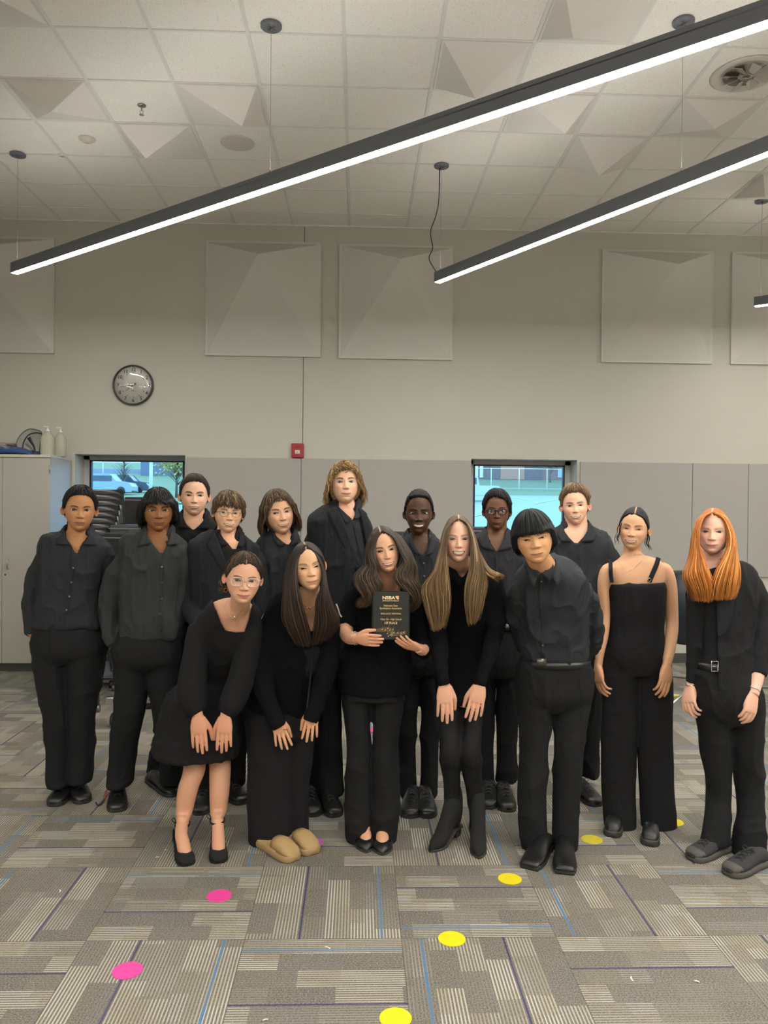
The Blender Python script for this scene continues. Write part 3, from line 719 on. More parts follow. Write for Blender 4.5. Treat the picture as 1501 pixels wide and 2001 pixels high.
g = G(); v = [(c3_[0] - .02, c3_[1] - .03, .19), (c3_[0] + .05, c3_[1] - .03, .19), (c3_[0] + .04, c3_[1] - .02, .06), (c3_[0] + .02, c3_[1] - .02, .06)]; v += [(p[0], p[1] + .05, p[2]) for p in v]
g.add(v, [(0, 1, 2, 3), (7, 6, 5, 4), (0, 4, 5, 1), (1, 5, 6, 2), (2, 6, 7, 3), (3, 7, 4, 0)]); g.add(*box((c3_[0] + .02, c3_[1], .205), (.14, .07, .045))); g.add(*lathe([(.008, 0), (.01, .02), (.003, .045)], 10, (c3_[0] + .02, c3_[1], .225))); obj('bracket', g, M_CHROME, t, False, bevel=.003)
q = at_z(307, 1368, .04); t = thing('drum_pedal', 'small black and silver pedal on the floor behind the left group', 'pedal', (q[0], q[1], 0))
g = G(); g.add(*box((q[0], q[1], .03), (.12, .3, .05))); obj('pedal_base', g, M_BLACK, t, False, bevel=.01)
g = G(); g.add(*tube([(q[0] - .06, q[1] - .15, .06), (q[0] + .06, q[1] - .15, .075)], .012, 8)); obj('pedal_bar', g, M_CHROME, t)
# covered drum at the right
dx = at(1352, 1190, 6.4); zt2, zb2 = at(1340, 1119, 6.4)[2], at(1335, 1257, 6.4)[2]
t = thing('covered_drum', 'drum under a dark blue-black cover between the two girls at right', 'drum', (dx[0], 6.4, 0))
g = G(); g.add(*lathe([(0, zt2 + .01), (.16, zt2 + .008), (.2, zt2 - .02), (.205, zb2 + .06), (.18, zb2 + .01), (0, zb2)], 40, (dx[0], 6.4, 0))); obj('cover', g, mat('navy_black_cover', (.012, .018, .026), .35), t)
g = G(); g.add(*tube([(dx[0], 6.4, .18), (dx[0], 6.4, zb2)], .014, 10)); obj('post', g, M_CHROME, t)
for k_ in range(3):
    a = rad(200 + 120 * k_); g = G(); g.add(*tube([(dx[0], 6.4, .2), (dx[0] + .28 * math.cos(a), 6.4 + .28 * math.sin(a), .015)], .011, 8)); obj('leg', g, M_CHROME, t)
g = G(); cq = at_z(1497, 1345, .006); g.add(*tube(catmull([(cq[0] - .7, cq[1] + .5, .005), (cq[0] - .2, cq[1] + .1, .005), (cq[0] + .1, cq[1], .005), (cq[0] + .6, cq[1] - .1, .005)], 30), .005, 6)); tag(obj('floor_cable', g, M_BLACK), 'black cable on the carpet at the right edge', 'cable')
# little folded yellow wrapper and shoe-side cable
q = at_z(1317, 1365, .0); g = G()
for k_, (dx_, z_, a_) in enumerate(((0, .006, .4), (.02, .028, .2))): g.add(*box((q[0] + dx_, q[1], z_), (.1, .07, .006), np.array(((1, 0, .3 * a_), (0, 1, 0), (-.3 * a_, 0, 1)))))
tag(obj('folded_note', g, mat('yellow_note', (.65, .60, .12), .6), smooth=False), 'crumpled yellow note on floor behind the girl in the jumpsuit', 'note')
P = [at_z(*p, .006) for p in ((187, 1567), (192, 1574), (200, 1568), (205, 1555), (207, 1545))]
g = G(); g.add(*tube(catmull(P, 24), .004, 6)); tag(obj('loose_lace', g, M_BLACK), 'black and red cord lying beside the second boy\'s shoe', 'cord')
g = G(); g.add(*tube(catmull([at_z(*p, .007) for p in ((204, 1562), (207, 1552), (209, 1543))], 10), .0035, 6)); tag(obj('red_cord', g, mat('red_cord_plastic', (.45, .05, .03), .5)), 'short red wire against the second boy\'s shoe', 'cord')

# ------------------------------------------------------------------ floor spots and scraps
def spot(px, py, r, m, label, grp):
    q = at_z(px, py, .002); g = G(); a = np.linspace(0, 2 * PI, 48, endpoint=False)
    g.add(*loft([np.stack([q[0] + r * np.cos(a), q[1] + r * np.sin(a), np.full(48, z)], 1) for z in (.0004, .0022)]))
    tag(obj('floor_marker', g, m, smooth=False), label, 'floor marker', grp)
MPK = mat('pink_vinyl_dot', (.80, .055, .32), .55, noise=.06, nscale=30); MYL = mat('yellow_vinyl_dot', (.80, .66, .005), .55, noise=.08, nscale=30); MPU = mat('purple_vinyl_dot', (.42, .11, .36), .6, noise=.1)
MY2 = mat('worn_yellow_vinyl_dot', (.62, .50, .03), .6, noise=.25, nscale=60)
spot(428.5, 1750, .0535, MPK, 'pink round floor dot in front of the girl in black heels', 'pink floor dots')
spot(249, 1896, .0535, MPK, 'pink round floor dot nearest the camera at lower left', 'pink floor dots')
spot(612, 1646, .0535, MPU, 'purple floor dot half hidden by the tan slippers', 'pink floor dots')
spot(728, 1427, .0535, MPK, 'pink floor dot showing between the plaque holder\'s legs', 'pink floor dots')
spot(1245, 1470, .0535, MPK, 'pink floor dot showing between the jumpsuit legs', 'pink floor dots')
spot(996.5, 1717, .0535, MYL, 'yellow floor dot just left of the bowl-cut boy\'s shoes', 'yellow floor dots')
spot(883, 1834, .0535, MYL, 'yellow floor dot second nearest the camera', 'yellow floor dots')
spot(773, 1989, .0535, MYL, 'yellow floor dot cut by the bottom edge of the photo', 'yellow floor dots')
spot(1157, 1640, .0535, MY2, 'worn yellow floor dot left of the jumpsuit girl\'s shoe', 'yellow floor dots')
spot(1316, 1606, .0535, MYL, 'yellow floor dot peeking out right of the jumpsuit hem', 'yellow floor dots')
MSC = mat('scrap_paper', (.72, .68, .56), .7)
for (px, py, a_, L, lb) in ((1236, 1912, 1.45, .03, 'curved paper scrap on carpet at lower right'), (1362, 1918, -.5, .02, 'small white scrap right of the curved one on carpet'), (640, 1852, -.6, .028, 'white paper scrap on carpet at bottom centre'),
                             (116, 1741, -1.2, .026, 'hook-shaped white scrap on carpet at far left'), (519, 1993, .3, .02, 'tiny pale scrap at the bottom edge'), (307, 1675, .2, .02, 'white lint on carpet left of the black heels'), (323, 1661, .6, .014, 'second bit of lint beside the black heels')):
    q = at_z(px, py, .003); d = np.array((math.cos(a_), math.sin(a_), 0)) * L; s = np.array((-d[1], d[0], 0)) * .25
    g = G(); g.add(*tube(catmull([q - d * .5, q + s * .6, q + d * .5], 8), [.001, .0025, .003, .003, .003, .003, .0025, .001], 6, flat=.6)); tag(obj('paper_scrap', g, MSC), lb, 'scrap', 'paper scraps on the carpet')

# ------------------------------------------------------------------ outdoors
def gz(y): return -.15 + .042 * (y - 9) if y < 78 else 2.75 + (y - 78) * .105
MASPH = mat('wet_asphalt', (.20, .23, .26), .5, noise=.12, nscale=1.2); MGRASS = mat('winter_grass', (.16, .19, .09), .9, noise=.25, nscale=1.5)
g = G(); ys = np.linspace(8.9, 78, 30); g.add([(x, y, gz(y)) for y in ys for x in (-60, 60)], [(2 * i, 2 * i + 1, 2 * i + 3, 2 * i + 2) for i in range(29)]); struct(obj('parking_lot', g, MASPH))
g = G(); ys = np.linspace(78, 130, 12); g.add([(x, y, gz(y)) for y in ys for x in (-90, 90)], [(2 * i, 2 * i + 1, 2 * i + 3, 2 * i + 2) for i in range(11)]); struct(obj('grass_bank', g, MGRASS))
q0 = [(-60, 45), (-8.5, 45), (-8.5, 100), (-60, 100)]
g = G(); ys = np.linspace(50, 77.9, 10); g.add([(x, y, gz(y) + .06) for y in ys for x in (-60, -7)], [(2 * i, 2 * i + 1, 2 * i + 3, 2 * i + 2) for i in range(9)]); struct(obj('grass_verge', g, MGRASS))
def line_on(px0_, py0_, px1_, py1_, wd, lb):
    P0, P1 = [None, None], None; pts = []
    for px, py in ((px0_, py0_), (px1_, py1_)):
        d = ray(px, py); Y = 20.
        for _ in range(60): Y = Y + (gz(Y) - (EYE + d[2] / d[1] * Y)) / (d[2] / d[1] - .042)
        pts.append(CO + d * (Y / d[1]))
    a, b_ = pts; d = unit(b_ - a); s = np.cross(d, (0, 0, 1)) * wd; g = G(); z = np.array((0, 0, .03)); g.add([a - s + z, b_ - s + z, b_ + s + z, a + s + z], [(0, 1, 2, 3)])
    tag(obj('parking_line', g, M_WHITE, smooth=False), lb, 'parking line', 'painted parking lines outside the right window')
line_on(1045, 985, 1100, 974, .07, 'white parking line at right of the right window view'); line_on(925, 1010, 965, 1000, .05, 'white parking line at left of the right window view'); line_on(1000, 972, 1034, 978, .07, 'white parking line near the middle of the lot')
def car(px, base_py, Y, L, H, m, label, nm, pickup=False, face=1):
    p = at(px, base_py, Y); x0, z0 = p[0], gz(Y); W_ = 1.9
    t = thing(nm, label, 'vehicle', (x0, Y, z0))
    if pickup: prof = [(-.5, .25), (-.5, .55), (-.47, .58), (-.14, .58), (-.13, .62), (-.10, .97), (.12, .97), (.2, .62), (.46, .56), (.5, .45), (.5, .22)]
    else: prof = [(-.5, .22), (-.5, .6), (-.46, .66), (-.38, .98), (.1, 1.0), (.22, .66), (.46, .56), (.5, .42), (.5, .2)]
    g = G(); pr = [(face * a * L, z0 + b_ * H) for a, b_ in prof]; n = len(pr)
    V = [(x0 + a, Y - W_ / 2, b_) for a, b_ in pr] + [(x0 + a, Y + W_ / 2, b_) for a, b_ in pr]
    g.add(V, [tuple(range(n)), tuple(range(2 * n - 1, n - 1, -1))] + [(i, (i + 1) % n, n + (i + 1) % n, n + i) for i in range(n)]); obj('body', g, m, t, False, bevel=.06)
    g = G(); a0, a1 = (-.09, .14) if pickup else (-.36, .16)
    g.add(*boxab((x0 + face * a0 * L, Y - W_ / 2 - .02, z0 + .66 * H), (x0 + face * a1 * L, Y - W_ / 2 + .01, z0 + .92 * H))); obj('side_window', g, mat('dark_car_glass', (.05, .07, .09), .1), t, False)
    for a in (-.32, .32):
        g = G(); g.add(*lathe([(0, -.1), (.3, -.1), (.36, -.06), (.36, .1), (0, .1)], 20, (x0 + a * L, Y - W_ / 2 + .06, z0 + .36), 'y')); obj('wheel', g, M_BLACK, t)
car(208, 975, 66, 4.6, 1.75, mat('silver_blue_paint', (.30, .36, .42), .3), 'parked silver van seen through left window', 'parked_car')
car(246, 972, 72, 4.4, 1.6, mat('dark_car_paint', (.06, .07, .09), .3), 'dark parked car beside the silver one outside left window', 'parked_car')
car(918, 974, 62, 4.4, 1.95, mat('white_car_paint', (.5, .52, .54), .3), 'white pickup truck outside the right window', 'pickup_truck', True, -1)
def slab(px0_, py0_, px1_, py1_, Y, dep, m, label, nm, cat, parts=()):
    a, b_ = at(px0_, py0_, Y), at(px1_, py1_, Y); z0 = gz(Y) - .5
    t = thing(nm, label, cat, ((a[0] + b_[0]) / 2, Y, z0)); g = G(); g.add(*boxab((a[0], Y, z0), (b_[0], Y + dep, a[2]))); obj('wall', g, m, t, False)
    for (q0_, r0_, q1_, r1_, m2, nm2) in parts:
        c_, d_ = at(q0_, r0_, Y), at(q1_, r1_, Y); g = G(); g.add(*boxab((c_[0], Y - .08, d_[2]), (d_[0], Y, c_[2]))); obj(nm2, g, m2, t, False)
MBR = mat('red_brick', (.30, .105, .075), .85, noise=.2, nscale=3); MBO = mat('orange_brick', (.55, .22, .12), .85, noise=.1, nscale=3); MBD = mat('dark_brick', (.16, .085, .075), .85, noise=.15, nscale=2)
slab(845, 870, 1240, 960, 100, 12, MBR, 'long red brick building beyond the fence', 'brick_building', 'building',
     ((978, 890, 1025, 937, MBO, 'brick_panel'), (944, 905, 978, 936, MBD, 'recess'), (1025, 905, 1060, 938, MBD, 'recess'), (1090, 918, 1098, 933, mat('pale_window', (.4, .46, .5), .3), 'window'), (926, 890, 934, 933, M_WHITE, 'pilaster'), (938, 890, 944, 933, M_WHITE, 'pilaster')))
slab(100, 915, 276, 960, 104, 15, mat('grey_warehouse_wall', (.26, .28, .33), .8), 'low grey building outside the left window', 'warehouse', 'building', ((225, 933, 272, 940, mat('dark_wall_band', (.14, .16, .2), .8), 'low_wall'), (182, 925, 200, 938, mat('pale_wall', (.34, .36, .4), .8), 'bay')))
slab(275, 902, 420, 960, 100, 15, mat('blue_grey_brick', (.14, .16, .22), .85, noise=.1), 'taller dark building outside the left window', 'office_building', 'building')
def pole(px, Y, top_py, r, label, nm, arm=False):
    p = at(px, 950, Y); ztp = at(px, top_py, Y)[2]; g = G(); g.add(*tube([(p[0], Y, gz(Y) - .1), (p[0], Y, ztp)], r, 8)); g.add(*lathe([(r * 3, 0), (r * 3, .3)], 10, (p[0], Y, gz(Y) - .1)))
    if arm: g.add(*box((p[0], Y, ztp), (1.6, .3, .15)))
    tag(obj(nm, g, mat('pole_metal', (.5, .5, .5), .5)), label, 'pole')
pole(295, 40, 880, .09, 'pale post dividing the left window view', 'light_pole'); pole(201, 80, 880, .07, 'thin pole above the parked silver vehicle', 'light_pole', True)
# chain-link fence outside right window
t = thing('chain_link_fence', 'chain-link fence on the grass outside right window', 'fence', (at(1010, 950, 84)[0], 84, gz(84)))
xa, xb = at(905, 950, 84)[0], at(1180, 950, 84)[0]
for x in np.arange(xa, xb, 3.05):
    g = G(); g.add(*tube([(x, 84, gz(84) - .1), (x, 84, gz(84) + 2.4)], .045, 6)); obj('post', g, M_WHITE, t)
g = G(); g.add(*tube([(xa, 84, gz(84) + 2.35), (xb, 84, gz(84) + 2.35)], .035, 6)); g.add(*tube([(xa, 84, gz(84) + .2), (xb, 84, gz(84) + .2)], .02, 6)); obj('rail', g, M_WHITE, t)
g = G()
for k_ in range(140):
    x = xa + (xb - xa) * k_ / 140.
    for s_ in (-1, 1): g.add(*tube([(x, 84, gz(84) + .1), (x + s_ * 2.2, 84, gz(84) + 2.35)], .006, 3))
stuff(obj('mesh', g, mat('fence_wire', (.3, .32, .33), .5), t))
def tree(px, Y, top_py, spread, label, leaf=None, seed=1):
    rg = np.random.default_rng(seed); p = at(px, 950, Y); z0 = gz(Y); H = at(px, top_py, Y)[2] - z0
    t = thing('street_tree', label, 'tree', (p[0], Y, z0)); g = G(); base = np.array((p[0], Y, z0)); g.add(*tube([base, base + (0, 0, H * .9)], [.12, .03], 7))
    tips = []
    for k_ in range(46):
        h = H * (.3 + .65 * rg.random()); a = rg.random() * 2 * PI; L = spread * (1.1 - h / H) * (.5 + rg.random()); s_ = base + (0, 0, h); e = s_ + np.array((math.cos(a) * L, math.sin(a) * L, L * .9)); g.add(*tube([s_, (s_ + e) / 2 + (0, 0, .05 * L), e], [.03, .02, .008], 4)); tips.append(e)
    obj('branches', g, mat('bark', (.13, .10, .08), .9), t)
    if leaf:
        g = G()
        for e in tips:
            for _ in range(14):
                c = e + rg.normal(0, spread * .22, 3); n_ = unit(rg.normal(0, 1, 3)); u_ = unit(np.cross(n_, (0, 0, 1))); v_ = np.cross(n_, u_); s_ = .11; g.add([c - u_ * s_, c - v_ * s_, c + u_ * s_, c + v_ * s_], [(0, 1, 2, 3)])
        obj('leaves', g, leaf, t, False)
tree(243, 70, 898, 1.4, 'bare young tree in the middle of the left window view', None, 3)
tree(345, 60, 895, 1.7, 'yellow-leaved tree at right side of left window view', mat('yellow_leaf', (.42, .36, .10), .8), 5)
tree(1075, 96, 893, 1.6, 'dark bushy tree before the brick wall, right window', mat('dull_leaf', (.12, .12, .09), .9), 9)
# ------------------------------------------------------------------ people: shared builders
M_SKIN = vcol_mat('skin', .45, bump=.06, bscale=500, spec=.25, sss=.12)
M_HAIR = vcol_mat('hair', .5, spec=.28, noise=.25, nscale=90, stretch=(1, 1, .12))
M_EYE = vcol_mat('eye_surface', .12, spec=.5)
def cloth(name, col, rough=.85, wv=.25, spec=.25, sheen=.15):
    col = (col[0] * .94, col[1] * .99, col[2] * 1.12)
    if name in MATS: return MATS[name]
    mat(name, col, rough, noise=.10, nscale=45, bump=wv, bscale=700, spec=spec * 1.1, sheen=0); t_ = MATS[name].node_tree; b_ = t_.nodes['Principled BSDF']
    old = b_.inputs['Normal'].links[0].from_socket; tc = t_.nodes.new('ShaderNodeTexCoord'); mp = t_.nodes.new('ShaderNodeMapping'); mp.inputs['Scale'].default_value = (1, 1, .55); mp.inputs['Rotation'].default_value = (.5, .6, .3)
    nz = t_.nodes.new('ShaderNodeTexNoise'); nz.inputs['Scale'].default_value = 13; nz.inputs['Detail'].default_value = 2.5; nz.inputs['Distortion'].default_value = .5
    rp = t_.nodes.new('ShaderNodeMath'); rp.operation = 'PINGPONG'; rp.inputs[1].default_value = .25
    bp = t_.nodes.new('ShaderNodeBump'); bp.inputs['Strength'].default_value = .35; bp.inputs['Distance'].default_value = .035
    for a_, c_ in ((tc.outputs['Object'], mp.inputs[0]), (mp.outputs[0], nz.inputs['Vector']), (nz.outputs[0], rp.inputs[0]), (rp.outputs[0], bp.inputs['Height']), (old, bp.inputs['Normal']), (bp.outputs[0], b_.inputs['Normal'])): t_.links.new(a_, c_)
    return MATS[name]
C_BLACK = cloth('black_cotton', (.0115, .0113, .0115)); C_SUIT = cloth('black_suit_wool', (.0125, .0125, .0135), .8, .15)
C_CHAR = cloth('charcoal_shirt', (.020, .0205, .022), .72); C_OLIVE = cloth('faded_black_shirt', (.030, .031, .028), .75)
C_SLATE = cloth('slate_black_shirt', (.025, .028, .028), .68); C_KNIT = cloth('black_knit', (.008, .008, .009), .95, .6, .1, .3)
C_CREPE = cloth('black_crepe', (.0115, .011, .011), .9, .2); C_PANT = cloth('black_trouser_cloth', (.0105, .0103, .0103), .85)
C_POLO = cloth('grey_black_polo', (.026, .025, .025), .8); C_LEGG = cloth('black_leggings', (.009, .0085, .0085), .7)
M_LEATHER = mat('black_leather', (.012, .012, .012), .28, noise=.1, bump=.15, bscale=250); M_SUEDE = mat('black_suede', (.010, .010, .010), .95, noise=.15)
M_SOLE = mat('dark_rubber_sole', (.035, .033, .03), .6); M_TAN = mat('tan_suede', (.43, .285, .125), .9, noise=.12, nscale=60, bump=.2, bscale=400)
M_TSOLE = mat('tan_rubber_sole', (.36, .235, .11), .6); M_CANVAS = mat('faded_black_canvas', (.032, .032, .034), .9, noise=.15, bump=.3, bscale=600)
M_GSOLE = mat('worn_grey_sole', (.085, .078, .068), .8, noise=.2, nscale=60); M_SILVER = mat('silver', (.75, .73, .7), .2, metal=1.0); M_GOLD = mat('gold', (.72, .48, .2), .25, metal=1.0)
M_GUN = mat('gunmetal_buckle', (.13, .13, .11), .3, metal=.8); M_BTN = mat('dark_button', (.06, .06, .06), .25); M_LIN = mat('black_lining', (.006, .006, .006), .9)
M_CLEARF = mat('clear_acetate', (.62, .52, .46), .15, spec=.7); M_BLKF = mat('black_acetate', (.012, .012, .012), .2); M_WFR = mat('thin_gold_frame', (.42, .36, .28), .25, metal=.7)

def R3(yaw=0, pitch=0, roll=0):
    """head turn in degrees: yaw + = to image right, pitch + = chin down, roll + = chin to image right"""
    return np.array((Matrix.Rotation(rad(yaw), 3, 'Z') @ Matrix.Rotation(rad(pitch), 3, 'X') @ Matrix.Rotation(rad(-roll), 3, 'Y')))
def gss(x, z, x0, z0, sx, sz): return np.exp(-((x - x0) / sx) ** 2 - ((z - z0) / sz) ** 2)

def head_base(n, fw=1.0, jaw=1.0):
    """unit directions -> smooth skull and jaw surface in head units (chin to crown = 1, face towards -y)"""
    nx, ny, nz = n[:, 0], n[:, 1], n[:, 2]
    x = .328 * fw * np.sign(nx) * np.abs(nx) ** .94
    y = np.where(ny < 0, -.395 * np.abs(ny) ** .82, .43 * np.abs(ny) ** .95)
    z = .5 * nz
    t = np.clip((-z - .03) / .47, 0, 1)
    y = y - .185 * t ** 1.4
    x = x * (1 - .20 * t ** 1.6 / max(jaw, .3)) * (1 + .05 * (jaw - 1))
    x = x * (1 - .05 * sm(.15, .5, z))
    back = (ny > 0); y = y - np.where(back, .10 * t * np.abs(ny), 0)
    return np.stack([x, y, z], 1)

def make_head(p):
    """p: dict of face settings. returns V (head units), F, C, eye data"""
    nlon, nlat = p.get('res', (230, 190))
    fw, jaw = p.get('fw', 1.0), p.get('jaw', 1.0)
    u = np.linspace(-1, 1, nlon, endpoint=False); phi = PI * (.5 * u + .5 * u ** 3)
    v = np.linspace(0, 1, nlat); th = PI * v; th = th - .10 * np.sin(2 * th) * -1 * .8    # denser around the face
    th = np.clip(th, .004, PI - .004)
    TH, PH = np.meshgrid(th, phi, indexing='ij'); TH = TH.ravel(); PH = PH.ravel()
    n = np.stack([np.sin(TH) * np.sin(PH), -np.sin(TH) * np.cos(PH), np.cos(TH)], 1)
    P = head_base(n, fw, jaw); x, z = P[:, 0] / fw, P[:, 2]; fr = sm(.05, .35, -n[:, 1]); ax = np.abs(x)
    D = np.zeros(len(P))
    D += .022 * gss(x, z, 0, .27, .22, .13)                                   # forehead
    D += .012 * gss(ax, z, .12, .085, .09, .03)                               # brow
    ex, ew = p.get('ex', .142), p.get('ew', .070); ez = 0.0
    D -= .036 * gss(ax, z, ex - .01, .0, .085, .05)                           # sockets
    nl, nw = p.get('nl', 1.0), p.get('nw', 1.0)
    zt = -.152 * nl
    prof = np.interp(z, [zt - .052, zt - .035, zt - .012, zt + .02, zt + .06, -.03, .04, .09], [0, .022, .072, .080, .062, .034, .013, 0])
    wid = np.interp(z, [zt - .04, zt, -.05, .05], [.050, .052, .038, .034]) * nw
    D += prof * np.exp(-(x / wid) ** 2)
    D += .030 * gss(ax, z, .050 * nw, zt - .004, .022 * nw, .020)             # wings
    smile = p.get('smile', .5); mz = p.get('mz', -.282)
    D += (.010 + .020 * smile) * gss(ax, z, .175, -.13, .07, .07)             # cheeks
    D -= .010 * smile * gss(ax, z, .135 + .03 * smile, -.255, .02, .045)      # smile fold
    D += .026 * gss(x, z, 0, -.435, .085, .05); D -= .016 * gss(x, z, 0, -.365, .08, .02)
    D += .020 * gss(x, z, 0, mz, .13, .06)
    mw = p.get('mw', .112) * (1 + .25 * smile); sx_ = np.clip(x / mw, -1.3, 1.3); inm = np.clip(1 - sx_ ** 2, 0, 1)
    zc = mz + (.036 * smile) * sx_ ** 2 - .010 * smile; gap = p.get('gap', .0) * 1.25 * inm ** .7
    ul, ll = p.get('lips', (.022, .032)); upz = zc + gap + ul * inm ** .6 * (1 - .25 * np.exp(-(x / .012) ** 2)); loz = zc - gap - ll * inm ** .55
    lipm = (np.abs(sx_) < 1) & (z < upz) & (z > loz)
    edge = .006
    lm = sm(loz - edge, loz + edge, z) * (1 - sm(upz - edge, upz + edge, z)) * sm(0, .12, inm)
    D += .014 * lm
    mouth_in = sm(zc - gap - .003, zc - gap + .003, z) * (1 - sm(zc + gap - .003, zc + gap + .003, z)) * sm(.003, .006, gap)
    D -= .016 * mouth_in
    seam = np.exp(-((z - zc) / .0065) ** 2) * sm(0, .1, inm) * (1 - sm(.003, .006, gap))
    D -= .010 * seam
    # eyes
    eh, tl = 1.18 * p.get('eh', .024), p.get('tilt', .008)
    s = (ax - ex) / ew; ins = np.clip(1 - s ** 2, 0, 1); ec = ez + tl * s
    uz, lz = ec + eh * ins ** .75, ec - eh * p.get('lowlid', .62) * ins ** .8
    em = sm(lz - .005, lz + .004, z) * (1 - sm(uz - .004, uz + .005, z)) * sm(0, .12, ins)
    D += .010 * np.exp(-((z - uz - .014) / .014) ** 2) * sm(-.3, .3, 1 - np.abs(s)) - .030 * em * fr
    D -= .004 * np.exp(-((z - uz - .028) / .006) ** 2) * sm(0, .3, ins)
    D += .006 * np.exp(-((z - lz + .014) / .010) ** 2) * sm(0, .3, ins) * (1 + smile)
    P[:, 1] -= D * fr
    # colours
    sk = np.array(p['skin']) * (.97, .92, .86); C = np.tile(sk, (len(P), 1)); fr_ = fr[:, None]
    def blend(C, m, col): m = np.clip(m, 0, 1)[:, None] * fr_; return C * (1 - m) + np.array(col) * m
    red = np.array(p.get('red', (1.12, .80, .76)))
    C = blend(C, .75 * gss(ax, z, .19, -.13, .08, .06) * p.get('flush', .5), sk * red)
    C = blend(C, .6 * gss(x, z, 0, zt, .05, .04) * p.get('flush', .5), sk * red)
    C = blend(C, .25 * gss(ax, z, ex, -.045, .06, .02), sk * np.array((.86, .78, .76)))
    if p.get('stubble'):
        C = blend(C, p['stubble'] * (sm(-.20, -.28, z) * (1 - .6 * lm) * np.ones(len(z))), sk * .55)
    if p.get('mustache'): C = blend(C, p['mustache'] * gss(x, z, 0, mz + .045, .10, .016), sk * .3)
    C = blend(C, .9 * lm, np.array(p.get('lip', sk * np.array((.95, .52, .50)))) * np.array((.80, .62, .62)))
    C = blend(C, .9 * seam, sk * np.array((.35, .2, .18)))
    tooth = mouth_in * (1 - sm(.68, .84, np.abs(sx_)))
    C = blend(C, mouth_in, (.10, .025, .02)); C = blend(C, tooth * sm(-1.0, -.75, (z - zc) / (gap + 1e-6)), p.get('teeth', (.74, .68, .58)))
    C = blend(C, .8 * gss(ax, z, .030 * nw, zt - .028, .014, .008), sk * np.array((.35, .22, .2)))  # nostrils: cavity shade painted into the skin colour
    bc = np.array(p.get('brow', (.03, .02, .015))); bz = p.get('bz', .078); bs = (ax - ex * .98) / .082
    bzc = bz + .012 - .018 * bs ** 2 + .006 * bs * p.get('barch', 1); bw_ = 1.22 * p.get('bw', .014) * (1 - .35 * sm(.2, 1, bs))
    C = blend(C, min(1, 1.12 * p.get('bk', .9)) * np.exp(-((z - bzc) / bw_) ** 2) * (1 - sm(.85, 1.1, np.abs(bs))), bc)
    C = blend(C, .95 * np.exp(-((z - uz - .002) / .0095) ** 2) * sm(0, .15, ins), p.get('lash', (.02, .013, .01)))
    C = blend(C, .35 * np.exp(-((z - lz + .001) / .0045) ** 2) * sm(0, .2, ins), sk * .35)
    C = blend(C, em, sk * np.array((.45, .25, .22)))
    Fq = []
    idx = np.arange(nlat * nlon).reshape(nlat, nlon); nx_ = np.roll(idx, -1, axis=1)
    Fq = np.stack([idx[:-1], idx[1:], nx_[1:], nx_[:-1]], -1).reshape(-1, 4)
    m = (np.abs(x - ex) < .02) & (np.abs(z - .035) < .012) & (n[:, 1] < 0); ysurf = P[m, 1].mean() if m.any() else -.38
    return P, Fq, C, dict(ex=ex * fw, y=ysurf, z=ez, ew=ew)

def ear_parts(fw, sk, k=1.0, out=38):
    r = []
    for sx in (-1, 1):
        a = rad(out); R = np.array(Matrix.Rotation(-sx * a, 3, 'Z'))
        n, m = 24, 9; aa = np.linspace(0, 2 * PI, n, endpoint=False); rings = []
        for rr, off in ((0, .0), (.35, -.002), (.62, .004), (.80, -.004), (.93, -.014), (1.0, -.008), (1.0, .006), (.8, .016), (0, .02)):
            yy = .060 + rr * .068 * np.cos(aa) * (1 + .12 * np.sin(aa)); zz = rr * .098 * np.sin(aa) * k
            ring = np.stack([np.full(n, 0.) - sx * off, yy, zz], 1) @ R.T; rings.append(ring + (sx * (.322 * fw), -.005, -.05))
        V, Fa = loft(rings); C = np.tile(np.array(sk) * (1.04, .86, .82), (len(V), 1))
        r.append((V, [tuple(f) for f in Fa], C))
    return r

def place(V, hd): return (np.asarray(V) * hd['H']) @ hd['R'].T + hd['O']

def head_frame(eye, chin, Y, yaw=0, pitch=0, H=None, roll=None):
    ppm = F / Y; d = math.hypot(chin[0] - eye[0], chin[1] - eye[1]) / ppm
    H = H or 2 * d; rl = math.degrees(math.atan2(chin[0] - eye[0], chin[1] - eye[1])) if roll is None else roll
    R = R3(yaw + math.degrees(math.atan2(-ray(*eye)[0], ray(*eye)[1])), pitch, rl)
    e = at(eye[0], eye[1], Y - .38 * H); O = e - (np.array((0, -.385, 0)) * H) @ R.T
    return dict(H=H, R=R, O=O, Y=Y)

